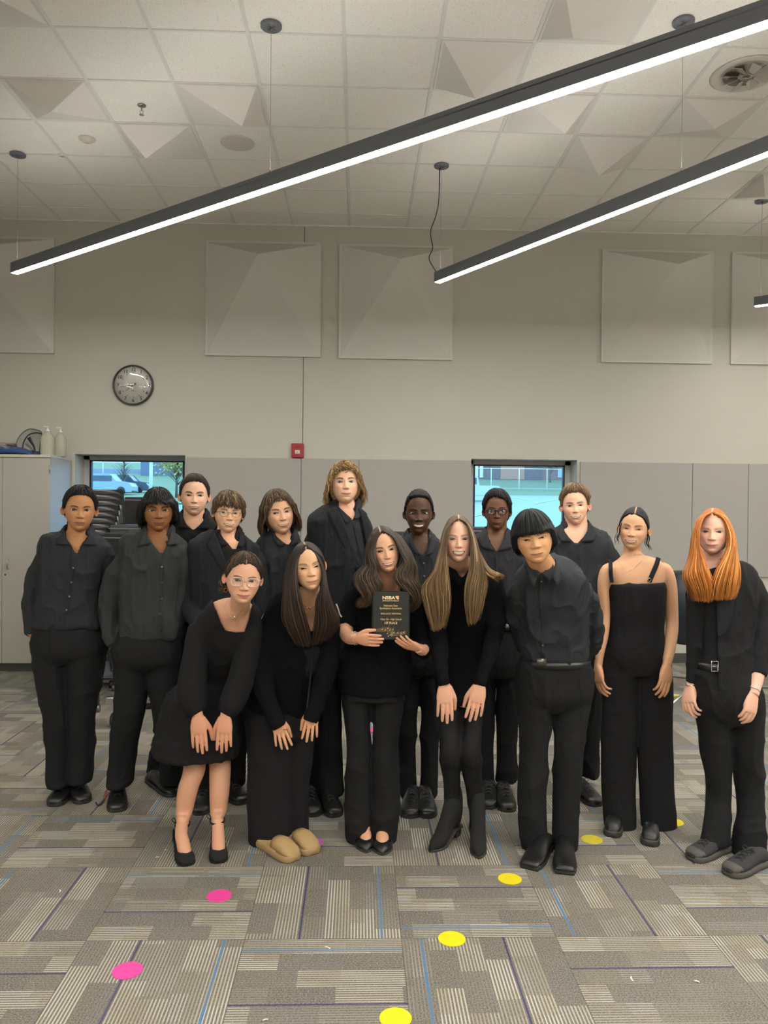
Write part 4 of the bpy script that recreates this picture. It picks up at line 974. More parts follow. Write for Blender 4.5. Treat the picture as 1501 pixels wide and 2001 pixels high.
# ---- hands ---------------------------------------------------------------
def hand(wrist, tip, back, L=.18, curl=(.25, .3, .35, .4), thumb=.3, thumb_side=1, spread=.03, w=1.0):
    """wrist point, direction point of middle fingertip, back-of-hand normal. thumb_side +-1 picks the side. returns G"""
    g = G(); d = unit(np.asarray(tip) - wrist); nrm = unit(back - d * (np.asarray(back) @ d)); s = np.cross(d, nrm) * thumb_side
    pw = .038 * w * L / .18; pl = .47 * L; rings = []
    for u, hw, th in ((-.45, .42, .014), (-.2, .54, .0165), (0, .62, .018), (.25, .84, .0175), (.6, .98, .0155), (.88, .97, .0115), (1.0, .86, .008)):
        a = np.linspace(0, 2 * PI, 18, endpoint=False); c, s_ = np.cos(a), np.sin(a)
        rings.append(wrist + d * u * pl + np.outer(np.sign(c) * np.abs(c) ** .8 * hw * pw, s) + np.outer(np.sign(s_) * np.abs(s_) ** .8 * th * w * L / .18, nrm))
    g.add(*loft(rings))
    fl = np.array((.47, .53, .50, .40)) * L; r0 = np.array((.0086, .0090, .0087, .0076)) * w * L / .18
    for k in range(4):
        off = (.75 - .50 * k) * pw; base = wrist + d * pl * (.93 - .03 * abs(k - 1)) + s * off; ang = 0; dd = unit(d + s * spread * (1.5 - k)); P = [base - dd * .02, base]; seg = fl[k] * np.array((.44, .30, .26)); cur = base; cv = curl[k]
        for j in range(3):
            ang += cv * (1.0 if j else .8); v = dd * math.cos(ang) - nrm * math.sin(ang); cur = cur + v * seg[j]; P.append(cur)
        PP = catmull(P, 14); rr = np.interp(np.linspace(0, 1, 14), [0, .3, .55, .8, 1], [1.0, 1.0, .98, .88, .74]) * r0[k]
        g.add(*tube(PP, rr, 10, round_ends=True))
    b = wrist + d * pl * .18 + s * pw * .55; v1 = unit(d * .85 + s * .62 * (1 - thumb) - nrm * .35 * (.5 + thumb)); m1 = b + v1 * .30 * L; v2 = unit(d * .95 + s * .18 * (1 - thumb) - nrm * (.2 + .4 * thumb)); m2 = m1 + v2 * .18 * L; m3 = m2 + unit(v2 * .9 - s * .05) * .15 * L
    g.add(*tube(catmull([b, m1, m2, m3], 14), np.interp(np.linspace(0, 1, 14), [0, .35, .7, 1], [.0135, .0118, .0098, .0078]) * w * L / .18, 12, round_ends=True))
    return g

# ---- clothing lofts --------------------------------------------------------
def torso_rings(T, lean_side=(1, 0, 0), grow=0.0, n=36, expo=2.5, steps=26):
    """T rows: (px, py, halfwidth px, half depth m, Y) from neck to hem"""
    rows = []
    for (cx, cy, hw, hd, Y) in T:
        c = at(cx, cy, Y); rows.append((*c, hw * Y / F + grow, hd + grow))
    S = catmull(rows, steps); P = S[:, :3]; tan = np.gradient(P, axis=0); rings = []; a = np.linspace(0, 2 * PI, n, endpoint=False); c, s = np.cos(a), np.sin(a)
    cx_ = np.sign(c) * np.abs(c) ** (2 / expo); sx_ = np.sign(s) * np.abs(s) ** (2 / expo); side = unit(lean_side)
    for i in range(len(P)):
        t = unit(tan[i]); r = unit(side - t * (side @ t) * .6); f = unit(np.cross(t, r)); rings.append(P[i] + np.outer(cx_ * max(S[i, 3], .01), r) + np.outer(sx_ * max(S[i, 4], .01), f))
    return rings
def torso_geo(T, **k): return loft(torso_rings(T, **k))
def limb_rows(rows, grow=0, steps=22):
    out = []
    for r in rows:
        cx, cy, hw, Y = r[:4]; c = at(cx, cy, Y); w_ = hw * Y / F + grow; d_ = (r[4] if len(r) > 4 else 1.0); out.append((*c, w_, w_ * d_))
    return catmull(out, steps)
def arm_geo(rows, grow=0, n=18, steps=22):
    S = limb_rows(rows, grow, steps); P = S[:, :3]; T_ = np.gradient(P, axis=0); a = np.linspace(0, 2 * PI, n, endpoint=False); rings = []
    for i in range(len(P)):
        t = unit(T_[i]); x = np.array((1, 0, 0)) - t * t[0]; x = unit(x) if np.linalg.norm(x) > .15 else unit(np.cross(t, (0, 1, 0))); y = np.cross(t, x)
        rings.append(P[i] + max(S[i, 3], .006) * np.outer(np.cos(a), x) + max(S[i, 4], .006) * np.outer(np.sin(a), y))
    return loft(rings)
def root_arm(A, p):
    a = A[0]; T = p['torso']; t = min(T[1:5], key=lambda r: abs(r[1] - a[1])); cx = t[0]
    return [(a[0] + (cx - a[0]) * .5, a[1] + 3, a[2] * .8, a[3] * .4 + t[4] * .6) + tuple(a[4:]), (a[0] + (cx - a[0]) * .14, a[1] - 2, a[2] * .95, a[3]) + tuple(a[4:])] + [(A[0][0], A[0][1] + 10, A[0][2], A[0][3]) + tuple(a[4:])] + list(A[1:])
def leg_geo(rows, grow=0, n=26, steps=26):
    S = limb_rows(rows, grow, steps); a = np.linspace(0, 2 * PI, n, endpoint=False); rings = []; c, s = np.cos(a), np.sin(a)
    for i in range(len(S)):
        q = S[i]; rings.append(q[:3] + np.stack([max(q[3], .008) * c, max(q[4], .008) * s, np.zeros(n)], 1))
    return loft(rings)
def fold_noise(V, N, amp, sc, seed, elong=(1, 1, .35)):
    q = V * np.array(elong) * sc; f = 1 - np.abs(noise3(q, seed) * 2 - 1); f2 = 1 - np.abs(noise3(q * 2.1 + 7, seed + 1) * 2 - 1)
    return V + N * (amp * 1.8 * (f ** 4 - .2) + amp * .9 * (f2 ** 4 - .15))[:, None]
def inside(pts, poly):
    x, y = pts[:, 0], pts[:, 1]; r = np.zeros(len(pts), bool); k = len(poly)
    for i in range(k):
        (x0, y0), (x1, y1) = poly[i], poly[(i + 1) % k]
        if y0 == y1: continue
        c = ((y0 > y) != (y1 > y)) & (x < (x1 - x0) * (y - y0) / (y1 - y0) + x0); r ^= c
    return r
def garment(name, geos, m, parent, voxel=.0085, fold=(.004, 9), seed=1, cut=None, elong=(1, 1, .35), thick=.003, cuty=None, smooth=9):
    g = G()
    for q in geos: g.add(*q)
    V, Fq, N = remesh(g, voxel, smooth)
    V = fold_noise(V, N, fold[0], fold[1], seed, elong)
    if cut is not None:
        px = to_px(V); mid = V[:, 1].mean() if cuty is None else cuty
        kill = np.zeros(len(V), bool)
        for poly in cut: kill |= inside(px, poly) & ((N[:, 1] < .25) | (V[:, 1] < mid))
        Fq = Fq[~kill[Fq].all(1)] if isinstance(Fq, np.ndarray) else [f for f in Fq if not kill[f].all()]
        Fa = np.asarray(Fq); E = np.sort(np.concatenate([Fa[:, [0, 1]], Fa[:, [1, 2]], Fa[:, [2, 3]], Fa[:, [3, 0]]]), 1)
        key = E[:, 0] * (len(V) + 1) + E[:, 1]; uq, ct = np.unique(key, return_counts=True); be = uq[ct == 1]; bv = np.unique(np.concatenate([be // (len(V) + 1), be % (len(V) + 1)]))
        best = np.full(len(bv), 1e9); bp_ = px[bv].copy()
        for poly in cut:
            for i in range(len(poly)):
                a0, b0 = np.array(poly[i], float), np.array(poly[(i + 1) % len(poly)], float); t_ = np.clip(((px[bv] - a0) @ (b0 - a0)) / max((b0 - a0) @ (b0 - a0), 1e-6), 0, 1); q_ = a0 + t_[:, None] * (b0 - a0); dd = np.hypot(*(px[bv] - q_).T); m_ = dd < best; best[m_] = dd[m_]; bp_[m_] = q_[m_]
        for i_, b_ in enumerate(bv):
            if best[i_] < 9: V[b_] = at(bp_[i_][0], bp_[i_][1], V[b_][1])
        used = np.zeros(len(V), bool); used[Fa.ravel()] = True; mp = np.cumsum(used) - 1; V = V[used]; Fq = mp[np.asarray(Fq)]
    me = fast_mesh(name, [(V, Fq, (1, 1, 1))], False); o = link(name, me, m, parent)
    if cut is not None:
        md = o.modifiers.new('thickness', 'SOLIDIFY'); md.thickness = thick; md.offset = -1
    return o

# ---- hair --------------------------------------------------------------
def hairline(kind):
    """table: azimuth deg (0 front .. 180 nape) -> z of the hair's lower edge, head units"""
    return {'short': ([0, 25, 45, 58, 68, 78, 88, 100, 120, 180], [.325, .315, .27, .17, .02, -.02, .02, -.14, -.22, -.27]),
            'receded': ([0, 25, 45, 58, 68, 78, 88, 100, 120, 180], [.35, .335, .30, .20, .05, .02, .04, -.14, -.22, -.27]),
            'fringe': ([0, 25, 45, 58, 68, 78, 88, 100, 120, 180], [.13, .13, .13, .08, -.02, -.06, -.02, -.16, -.25, -.32]),
            'bowl': ([0, 25, 45, 58, 68, 78, 88, 100, 120, 180], [.075, .075, .075, .04, -.10, -.16, -.18, -.2, -.28, -.36]),
            'full': ([0, 20, 40, 55, 66, 80, 95, 120, 180], [.16, .14, .11, .03, -.16, -.26, -.30, -.42, -.46]),
            'long': ([0, 12, 30, 45, 58, 66, 80, 100, 130, 180], [.36, .34, .26, .14, -.02, -.2, -.4, -.45, -.5, -.5]),
            'back': ([0, 20, 40, 55, 66, 75, 85, 95, 120, 180], [.325, .31, .24, .13, .04, -.01, .03, .0, -.18, -.25]),
            'mid': ([0, 12, 30, 45, 58, 66, 80, 100, 130, 180], [.32, .30, .22, .10, -.05, -.2, -.4, -.5, -.55, -.58])}[kind]
def hair_shell(p, hd, seed):
    nl, nt = 120, 90; az = np.linspace(-PI, PI, nl, endpoint=False); th = np.linspace(.01, PI * .93, nt)
    TH, AZ = np.meshgrid(th, az, indexing='ij'); TH, AZ = TH.ravel(), AZ.ravel()
    n = np.stack([np.sin(TH) * np.sin(AZ), -np.sin(TH) * np.cos(AZ), np.cos(TH)], 1); P = head_base(n, p.get('fw', 1), p.get('jaw', 1))
    ta, tz = hairline(p['line']); az_ = np.degrees(np.abs(np.arctan2(P[:, 0], -P[:, 1]))); zl = np.interp(az_, ta, tz)
    if 'sweep' in p: zl = zl + p['sweep'] * np.sin(AZ) * sm(70, 20, az_)
    zl = zl + p.get('jag', .02) * (noise3(np.stack([AZ * 9, TH * 0, TH * 0], 1) + 5, seed) - .5) * 2
    d = P[:, 2] - zl; T_ = p.get('thick', .05) * (1 + p.get('topadd', 0) * sm(.1, .45, P[:, 2])) * (1 + p.get('sideadd', 0) * np.abs(n[:, 0]) * sm(.45, .1, P[:, 2]))
    nz_ = noise3(n * p.get('ns', 9) * np.array((1, 1, .6)), seed + 3) - .5
    off = -.05 + (.05 + T_ * (.75 + .9 * nz_ * p.get('lump', .5))) * sm(-.012, p.get('soft', .035), d)
    P = P + n * off[:, None]
    idx = np.arange(nt * nl).reshape(nt, nl); nx_ = np.roll(idx, -1, 1); Fq = np.stack([idx[:-1], idx[1:], nx_[1:], nx_[:-1]], -1).reshape(-1, 4)
    str_ = noise3(np.stack([AZ * 22, TH * 2.5, TH * 0], 1), seed + 9); C = np.array(p['col'])[None] * (.6 + .8 * str_[:, None])
    if 'part' in p:                                                        # pale parting line
        m = np.exp(-((P[:, 0] - p['part'] - .0) / .012) ** 2) * sm(.25, .4, P[:, 2]) * sm(.15, -.1, P[:, 1]); C = C * (1 - .75 * m[:, None]) + np.array(p.get('skin', (.5, .3, .2))) * .75 * m[:, None]
    if 'tipcol' in p: w_ = sm(.2, -.3, P[:, 2])[:, None]; C = C * (1 - w_) + np.array(p['tipcol']) * (.6 + .8 * str_[:, None]) * w_
    return place(P, hd), Fq, C
def locks_mesh(paths, rads, cols, n=5, flat=.45):
    """many tapered locks at once. paths (k, m, 3), rads (k, m), cols (k, m, 3)"""
    k, m, _ = paths.shape; T_ = np.gradient(paths, axis=1); T_ /= np.maximum(np.linalg.norm(T_, axis=2, keepdims=True), 1e-9)
    ref = np.array((0, -1., 0.15)); x = np.cross(T_, ref); x /= np.maximum(np.linalg.norm(x, axis=2, keepdims=True), 1e-6); y = np.cross(T_, x)
    a = np.linspace(0, 2 * PI, n, endpoint=False); V = paths[:, :, None] + rads[:, :, None, None] * (np.cos(a)[None, None, :, None] * x[:, :, None] + flat * np.sin(a)[None, None, :, None] * y[:, :, None])
    C = np.repeat(cols[:, :, None], n, 2).reshape(-1, 3); idx = np.arange(k * m * n).reshape(k, m, n); nx_ = np.roll(idx, -1, 2)
    Fq = np.stack([idx[:, :-1], idx[:, 1:], nx_[:, 1:], nx_[:, :-1]], -1).reshape(-1, 4); return V.reshape(-1, 3), Fq, C
def radial_locks(p, hd, k, seed):
    """locks that leave the crown and follow the skull down, then hang"""
    rg = np.random.default_rng(seed); m = 14; fw = p.get('fw', 1); az = rg.uniform(-PI, PI, k); t0 = rg.uniform(.05, .9, k) * p.get('start', 1.0)
    cr = np.array(p.get('crown', (0, .1))); ta, tz = hairline(p['line']); zl = np.interp(np.degrees(np.abs(az)), ta, tz) - p.get('hang', .03) * rg.uniform(.2, 1.2, k)
    zl = np.where(np.degrees(np.abs(az)) < 50, zl + p.get('hang', .03) * .4, zl)
    if 'sweep' in p: zl = zl + p['sweep'] * np.sin(az)
    u = np.linspace(0, 1, m); sw = p.get('swirl', 0) * rg.normal(1, .3, k)
    TH = np.empty((k, m)); AZ = np.empty((k, m)); T0 = t0
    te = np.arccos(np.clip(zl / .5, -.9, .95)); L = p.get('len', None)
    for j in range(m):
        TH[:, j] = T0 + (np.maximum(te, T0 + .25) - T0) * u[j]; AZ[:, j] = az + sw * u[j] * (np.sin(az) if p.get('partsweep') else 1) * .6
    n = np.stack([np.sin(TH) * np.sin(AZ), -np.sin(TH) * np.cos(AZ), np.cos(TH)], -1).reshape(-1, 3); P = head_base(n, fw, p.get('jaw', 1)); lift = p.get('lift', p.get('thick', .05)) * rg.uniform(.7, 1.2, k)
    T_ = np.repeat(lift[:, None] * (1 + p.get('topadd', 0) * (np.cos(TH) > .3)), 1, 1) * (1 - .15 * u[None] ** 3)
    P = (P + n * T_.reshape(-1, 1)).reshape(k, m, 3); n3 = n.reshape(k, m, 3)
    below = np.clip(-.02 - P[:, :, 2], 0, 1)                                # keep hanging hair wide under the widest point
    P[:, :, 0] += np.sign(P[:, :, 0]) * below * p.get('keep', .12) * (np.abs(AZ) > .7)
    P[:, :, 1] += below * .35 * (np.abs(AZ) > 1.2)
    c = p.get('curl', 0)
    if c:
        ph = rg.uniform(0, 2 * PI, k)[:, None] + u[None] * p.get('turns', 3) * 2 * PI; tgt = np.gradient(P, axis=1); sd = np.cross(tgt, n3); sd /= np.maximum(np.linalg.norm(sd, axis=2, keepdims=True), 1e-6)
        amp = c * sm(0, .3, u)[None, :, None]; P += sd * np.cos(ph)[..., None] * amp + n3 * np.sin(ph)[..., None] * amp * .8
    P += rg.normal(0, p.get('mess', .006), (k, 1, 3)) * u[None, :, None] ** 1.5
    rr = p.get('lr', .02) * rg.uniform(.6, 1.2, k)[:, None] * np.interp(u, [0, .15, .6, 1], [.5, 1, .9, .12])[None] * hd['H']
    base = np.array(p['col']); v = rg.uniform(.55, 1.35, (k, 1, 1)); C = np.broadcast_to(base, (k, m, 3)) * v
    if 'tipcol' in p: w_ = np.clip(u * 1.2 - .2, 0, 1)[None, :, None]; C = C * (1 - w_) + np.array(p['tipcol']) * v * w_
    if 'hi' in p: sel = rg.random(k) < .35; C[sel] = np.array(p['hi']) * v[sel]
    return locks_mesh(place(P.reshape(-1, 3), hd).reshape(k, m, 3), rr, C, 5, p.get('flat', .5))
def curtain(outer, inner, k, seed, col, tip=None, lr=.006, wave=0, turns=2, hi=None, depth=.03, ends=.02, mess=.004, shift=0):
    """hanging hair between two guide lines of (px, py, Y)"""
    rg = np.random.default_rng(seed); m = 26
    A = catmull([at(*q) for q in outer], m); B = catmull([at(*q) for q in inner], m); u = np.linspace(0, 1, m)
    w_ = rg.uniform(0, 1, k)[:, None, None]; P = A[None] * (1 - w_) + B[None] * w_
    dz = rg.uniform(-.5, 1, k)[:, None] * depth * np.sin(np.clip(u * 3, 0, PI / 2))[None]; P[:, :, 1] += dz + shift
    # round the curtain: middle locks stand proud of both edges
    P[:, :, 1] -= (np.sin(w_[:, :, 0] * PI) * .018)
    P += rg.normal(0, mess, (k, 1, 3)) * sm(.2, 1, u)[None, :, None] * np.array((1, .6, .2))
    if wave:
        ph = rg.uniform(0, 1.6, k)[:, None] + u[None] * turns * 2 * PI + shift * 9; P[:, :, 0] += wave * np.cos(ph) * sm(.15, .5, u)[None]; P[:, :, 1] += wave * .7 * np.sin(ph) * sm(.15, .5, u)[None]
    if ends:
        cutz = rg.uniform(0, ends, k)[:, None] * sm(.6, 1, u)[None]; P[:, :, 2] += cutz
    rr = lr * rg.uniform(.6, 1.3, k)[:, None] * np.interp(u, [0, .1, .8, 1], [.6, 1, .9, .15])[None]
    v = rg.uniform(.5, 1.4, (k, 1, 1)); C = np.broadcast_to(np.array(col), (k, m, 3)) * v
    if tip is not None: q = sm(.25, .85, u)[None, :, None]; C = C * (1 - q) + np.array(tip) * v * q
    if hi is not None: sel = rg.random(k) < .3; C[sel] = C[sel] * .35 + np.array(hi) * .65 * v[sel]
    return locks_mesh(P, rr, C, 5, .5)

# ---- shoes --------------------------------------------------------------
def foot_frame(ankle_px, toe_px, toe_z=.0):
    """ankle px (px, py at sole height below the ankle), toe px: both on the floor"""
    a = at_z(*ankle_px, 0.0); t = at_z(*toe_px, toe_z); return a, t
def shoe(kind, toe_px, heading, L, parent, sole_m=None, mt=None, heel=0.0, W=.053):
    """toe_px: pixel of the front tip of the sole on the carpet; heading: degrees, 0 = towards camera, + = to image right"""
    t = at_z(toe_px[0], toe_px[1], .0); h = rad(heading) - math.atan2(t[0], t[1]); d = np.array((math.sin(h), -math.cos(h), 0)); s = np.array((math.cos(h), math.sin(h), 0)); hl = t - d * L
    def sec(u, w, zb, zt_, ex=2.6, n=20, sh=0):
        a = np.linspace(0, 2 * PI, n, endpoint=False); c, q = np.cos(a), np.sin(a); c = np.sign(c) * np.abs(c) ** (2 / ex); q = np.sign(q) * np.abs(q) ** (2 / ex)
        return hl + d * (u * L) + np.outer(c * w + sh, s) + np.outer((zb + zt_) / 2 + q * (zt_ - zb) / 2, (0, 0, 1))
    tp = {'round': [1, .98, .90, .72, .40], 'square': [1, 1.0, .97, .90, .80], 'point': [1, .88, .62, .36, .12], 'slipper': [1, 1.05, 1.0, .85, .5]}
    g = G(); sole = G(); prof = None
    shape = {'derby': 'round', 'square': 'square', 'sneaker': 'round', 'clog': 'slipper', 'boot': 'point', 'flat': 'point', 'dorsay': 'round', 'ballet': 'round'}[kind]; tw = tp[shape]
    us = [0, .04, .15, .3, .5, .65, .78, .88, .95, 1.0]; ws = [.45, .66, .74, .74, .88, 1.0, 1.0 * tw[0], tw[1] * .96, tw[2] * .85, tw[3] * .62]
    if shape == 'square': ws[-1] = .8
    if shape == 'point': ws = [.42, .58, .66, .66, .82, .95, .88, .62, .38, .10]
    if kind == 'boot': ws = [.55, .78, .86, .86, .84, .92, .86, .62, .40, .12]
    st = {'derby': .022, 'square': .020, 'sneaker': .030, 'clog': .032, 'boot': .012, 'flat': .010, 'dorsay': .008, 'ballet': .010}[kind]
    hz = [heel * (1 - sm(.25, .68, u)) for u in us]
    sole.add(*loft([sec(u, w * W + .002, z_, z_ + st, 6) for u, w, z_ in zip(us, ws, hz)]))
    if heel > .03:
        sole.add(*loft([sec(.10, .5 * W, 0, heel * .9, 4), sec(.02, .5 * W, 0, heel, 4), sec(.16, .5 * W, 0, heel, 4)][1:]))
    tops = {'derby': [.07, .085, .095, .10, .085, .066, .055, .050, .043, .030], 'square': [.06, .075, .085, .09, .075, .055, .045, .042, .038, .032], 'sneaker': [.07, .08, .085, .095, .085, .068, .058, .054, .048, .036],
            'clog': [.035, .04, .045, .05, .085, .088, .078, .066, .054, .036], 'boot': [.21, .22, .22, .20, .125, .075, .055, .046, .036, .020], 'flat': [.045, .05, .045, .03, .035, .045, .045, .04, .032, .016],
            'dorsay': [.06, .055, .03, .014, .016, .042, .046, .042, .036, .022], 'ballet': [.05, .05, .04, .03, .034, .05, .046, .042, .036, .022]}[kind]
    up_us, up = us, G(); i0 = 0
    if kind in ('clog', 'flat', 'ballet', 'dorsay'):
        i0 = {'clog': 4, 'flat': 5, 'ballet': 5, 'dorsay': 5}[kind]
    ku = .91 if kind == 'clog' else 1.0
    up.add(*loft([sec(us[i] * (.985 if kind == 'clog' else 1), ws[i] * W * ku, hz[i] + st * .6, hz[i] + tops[i], 2.2) for i in range(i0, 10)]))
    if kind in ('dorsay', 'flat', 'ballet', 'clog'):               # counter round the heel
        if kind != 'clog':
            hh = {'dorsay': .05, 'flat': .04, 'ballet': .04}[kind]
            a = np.linspace(-PI * .62, PI * .62, 15); V = []
            for z_ in (st * .7, hh):
                for o_ in (0, .004): V += [hl + d * (.15 * L - .14 * L * math.cos(x) * 1.0) + s * (.66 * W + o_) * math.sin(x) + np.array((0, 0, heel + z_)) for x in a]
            n = 15; fs = []
            for j in range(n - 1): fs += [(j, j + 1, 2 * n + j + 1, 2 * n + j), (n + j + 1, n + j, 3 * n + j, 3 * n + j + 1), (2 * n + j, 2 * n + j + 1, 3 * n + j + 1, 3 * n + j)]
            up.add(V, fs)
            if kind != 'ballet':
                for sx in (-1, 1): up.add(*tube([hl + d * .3 * L + s * sx * .62 * W + np.array((0, 0, heel * .7 + .02)), hl + d * .62 * L + s * sx * .9 * W + np.array((0, 0, .022 + heel * .1))], .005, 6)) if kind == 'flat' else None
        else: up.add(*loft([sec(us[i], ws[i] * W * .96, st * .6, st + .008, 5) for i in range(0, 6)]))
    mt = mt or M_LEATHER; o = obj('shoe', up, mt, parent)
    obj('sole', sole, sole_m or M_SOLE, o)
    if kind in ('derby', 'sneaker', 'square'):
        lc = G(); n_ = 4 if kind != 'square' else 0
        for k_ in range(n_):
            u = .42 + .085 * k_; zz = np.interp(u, us, tops) + .003; c = hl + d * u * L + np.array((0, 0, zz)); wv = .020
            for sg in (-1, 1): lc.add(*tube(catmull([c - s * wv * sg - d * .008 + (0, 0, -.004), c + (0, 0, .003), c + s * wv * sg + d * .012 + (0, 0, -.006)], 7), .0022, 5))
        if n_:
            c = hl + d * .42 * L + np.array((0, 0, .092))
            for sg in (-1, 1): lc.add(*tube(catmull([c, c + s * sg * .02 + (0, 0, .012), c + s * sg * .034 + d * .004, c + s * sg * .012 + d * .012 + (0, 0, -.004), c], 12), .002, 5)); lc.add(*tube(catmull([c, c + s * sg * .02 + d * .02 + (0, 0, -.006), c + s * sg * .034 + d * .03 + (0, 0, -.024)], 8), .002, 5))
            obj('shoelace', lc, mat('black_lace', (.03, .03, .03), .6) if kind == 'derby' else M_CANVAS, o)
        if kind != 'sneaker':
            w1 = G(); w1.add(*loft([sec(u, np.interp(u, us, ws) * W + .004, st * .75, st + .003, 6) for u in (.02, .06, .2, .4, .6, .75, .85, .93, .985)])); obj('welt', w1, mt, o)
            v_ = G(); v_.add(*tube(catmull([hl + d * .60 * L + s * sx * .8 * W * abs(sx) + np.array((0, 0, np.interp(.6, us, tops) * (1 - .35 * abs(sx)))) for sx in (-1, -.5, 0, .5, 1)], 14), .0022, 5)); obj('seam', v_, mt, o)
        else:
            v_ = G(); v_.add(*loft([sec(u, np.interp(u, us, ws) * W + .0005, .02, np.interp(u, us, tops) + .0008, 2.3) for u in (.84, .9, .95, .99)])); obj('toe_cap', v_, M_GSOLE, o)
    return dict(heel=hl, toe=t, d=d, s=s, L=L, obj=o)

# ---- whole person --------------------------------------------------------------
def skin_body(p, root, hd, nhands):
    """one continuous body mesh: head, neck, torso, arms, hands, legs"""
    V, Fq, C, eye = make_head(p['face']); parts = [(place(V, hd), Fq, C)]
    sk = np.array(p['face']['skin']) * (.97, .92, .86)
    for v, f, c in ear_parts(p['face'].get('fw', 1), sk, p['face'].get('earz', 1.0), p['face'].get('earout', 38)): parts.append((place(v, hd), f, c))
    g = G()
    nk = place([(0, .10, -.18), (0, .07, -.36)], hd); T = p['torso']; nb = at(*p.get('neck', (T[0][0], T[0][1] + 6))[:2], T[0][4] + .01)
    nr = p.get('neck_r', .055); nb2 = at(T[2][0], T[2][1], T[2][4]) if len(T) > 2 else nb
    g.add(*tube(catmull([nk[0], nk[1], nb, nb * .4 + nb2 * .6], 18), np.interp(np.linspace(0, 1, 18), [0, .3, .65, 1], [nr * .95, nr * .98, nr * 1.04, nr * 1.35]), 22))
    g.add(*torso_geo(p.get('torso_skin', T), grow=-p.get('ease', .016)))
    for A in p['arms']: g.add(*arm_geo(root_arm(A, p), grow=0 if p.get('bare_arms') else -.010))
    for Lg in p.get('legs_skin', p['legs']): g.add(*leg_geo(Lg, grow=0 if 'legs_skin' in p else -.018))
    for q in p.get('foot_geo', []): g.add(*q[0]); g.add(*q[1])
    V, Fq, N = remesh(g, .0065, 3); parts.append((V, Fq, sk * np.array((.98, .95, .94))))
    for h in nhands:
        V, Fq, N = remesh(h, .0026, 2); cc_ = np.tile(sk * np.array(p.get('handtint', (1.0, .90, .86))), (len(V), 1)); parts.append((V, Fq, cc_))
    me = fast_mesh('body', parts); body = link('body', me, M_SKIN, root)
    # eyes
    R_ = .078
    for sx in (-1, 1):
        g = G(); n, m = 28, 20; th = np.linspace(.02, PI - .02, m); a = np.linspace(0, 2 * PI, n, endpoint=False); rings = []; cols = []
        gx, gz_ = p['face'].get('gaze', (-p.get('turn', (0, 0))[0] * .9, p.get('turn', (0, 0))[1])); ic = np.array(p['face'].get('iris', (.035, .018, .010)))
        ir = .45
        th = np.concatenate([np.linspace(.01, .17, 3), np.linspace(.18, ir, 5), [ir + .02], np.linspace(ir + .1, PI - .05, 10)])
        for t_ in th:
            rings.append(np.stack([R_ * np.sin(t_) * np.cos(a), np.full(n, -R_ * np.cos(t_)), R_ * np.sin(t_) * np.sin(a)], 1)); cc_ = (.003, .003, .003) if t_ < .175 else (ic if t_ <= ir else (.46, .42, .39)); cols.append(np.tile(cc_, (n, 1)))
        v, f = loft(rings); Rg = np.array(Matrix.Rotation(rad(gx), 3, 'Z') @ Matrix.Rotation(rad(-gz_), 3, 'X')); v = v @ Rg.T + (sx * eye['ex'], eye['y'] + R_ + .006, eye['z'])
        g.add(place(v, hd), f, np.vstack(cols + [cols[0][:1], cols[-1][:1]])); obj('eye', g, M_EYE, body, colors=True)
    return body, eye
def collar(p, root, c, r, h, m, tip=.045, open_=24, tilt=0, drop=.02, spread=38, Yaw=0, stand=.012, name='collar', back=1.0):
    """folded shirt collar round point c"""
    n = 40; a = np.linspace(rad(open_), 2 * PI - rad(open_), n); g = G(); rows = []
    fr = np.exp(-((np.minimum(a, 2 * PI - a) - rad(open_)) / rad(28)) ** 2)
    Rz = np.array(Matrix.Rotation(rad(Yaw), 3, 'Z') @ Matrix.Rotation(rad(tilt), 3, 'X'))
    def ring(rx, ry, z, fw=0):
        return (np.stack([rx * np.sin(a), -ry * np.cos(a) , z + 0 * a], 1)) @ Rz.T + c
    front = sm(-1, 1, np.cos(a))
    inner0 = ring(r * .98, r * .98, -.02 - .03 * fr); hh = h * (1 - .45 * front) - (h + .012) * fr ** 1.5; top = ring(r, r, hh); top2 = ring(r + .006, r + .006, hh + .001)
    leaf = np.stack([(r + .022 + tip * .55 * fr) * np.sin(a) * (1 + .25 * fr), -(r + .024 + .012 * fr) * np.cos(a), hh - .036 - tip * fr - drop * front], 1) @ Rz.T + c
    mid = top2 * .5 + leaf * .5 + np.stack([np.sin(a), -np.cos(a), 0 * a], 1) @ Rz.T * .006
    R5 = [inner0, top, top2, mid, leaf]; V = np.concatenate(R5); fs = []
    for i in range(4):
        for j in range(n - 1): fs.append((i * n + j, i * n + j + 1, (i + 1) * n + j + 1, (i + 1) * n + j))
    g.add(V, fs); o = obj(name, g, m, root); md = o.modifiers.new('thickness', 'SOLIDIFY'); md.thickness = .003; md.offset = 0
    return o
def on_front(V, px, py, off=.004, rad_px=5):
    """point of a surface vertex cloud nearest the camera under a pixel"""
    q = to_px(V); d = np.hypot(q[:, 0] - px, q[:, 1] - py); m = d < rad_px
    Y = V[m, 1].min() if m.any() else V[np.argmin(d), 1]
    return at(px, py, Y - off)
def verts_of(o):
    a = np.empty(len(o.data.vertices) * 3, np.float32); o.data.vertices.foreach_get('co', a); return a.reshape(-1, 3).astype(float)
def buttons(top, pts, r=.0055, m=None):
    V = verts_of(top)
    for px, py in pts:
        c = on_front(V, px, py, .001); g = G(); v, f = lathe([(0, .004), (r * .7, .0042), (r, .002), (r, 0)], 14, (c[0], 0, c[2]), 'y'); v[:, 1] = c[1] - v[:, 1]; g.add(v, f); obj('button', g, m or M_BTN, top)
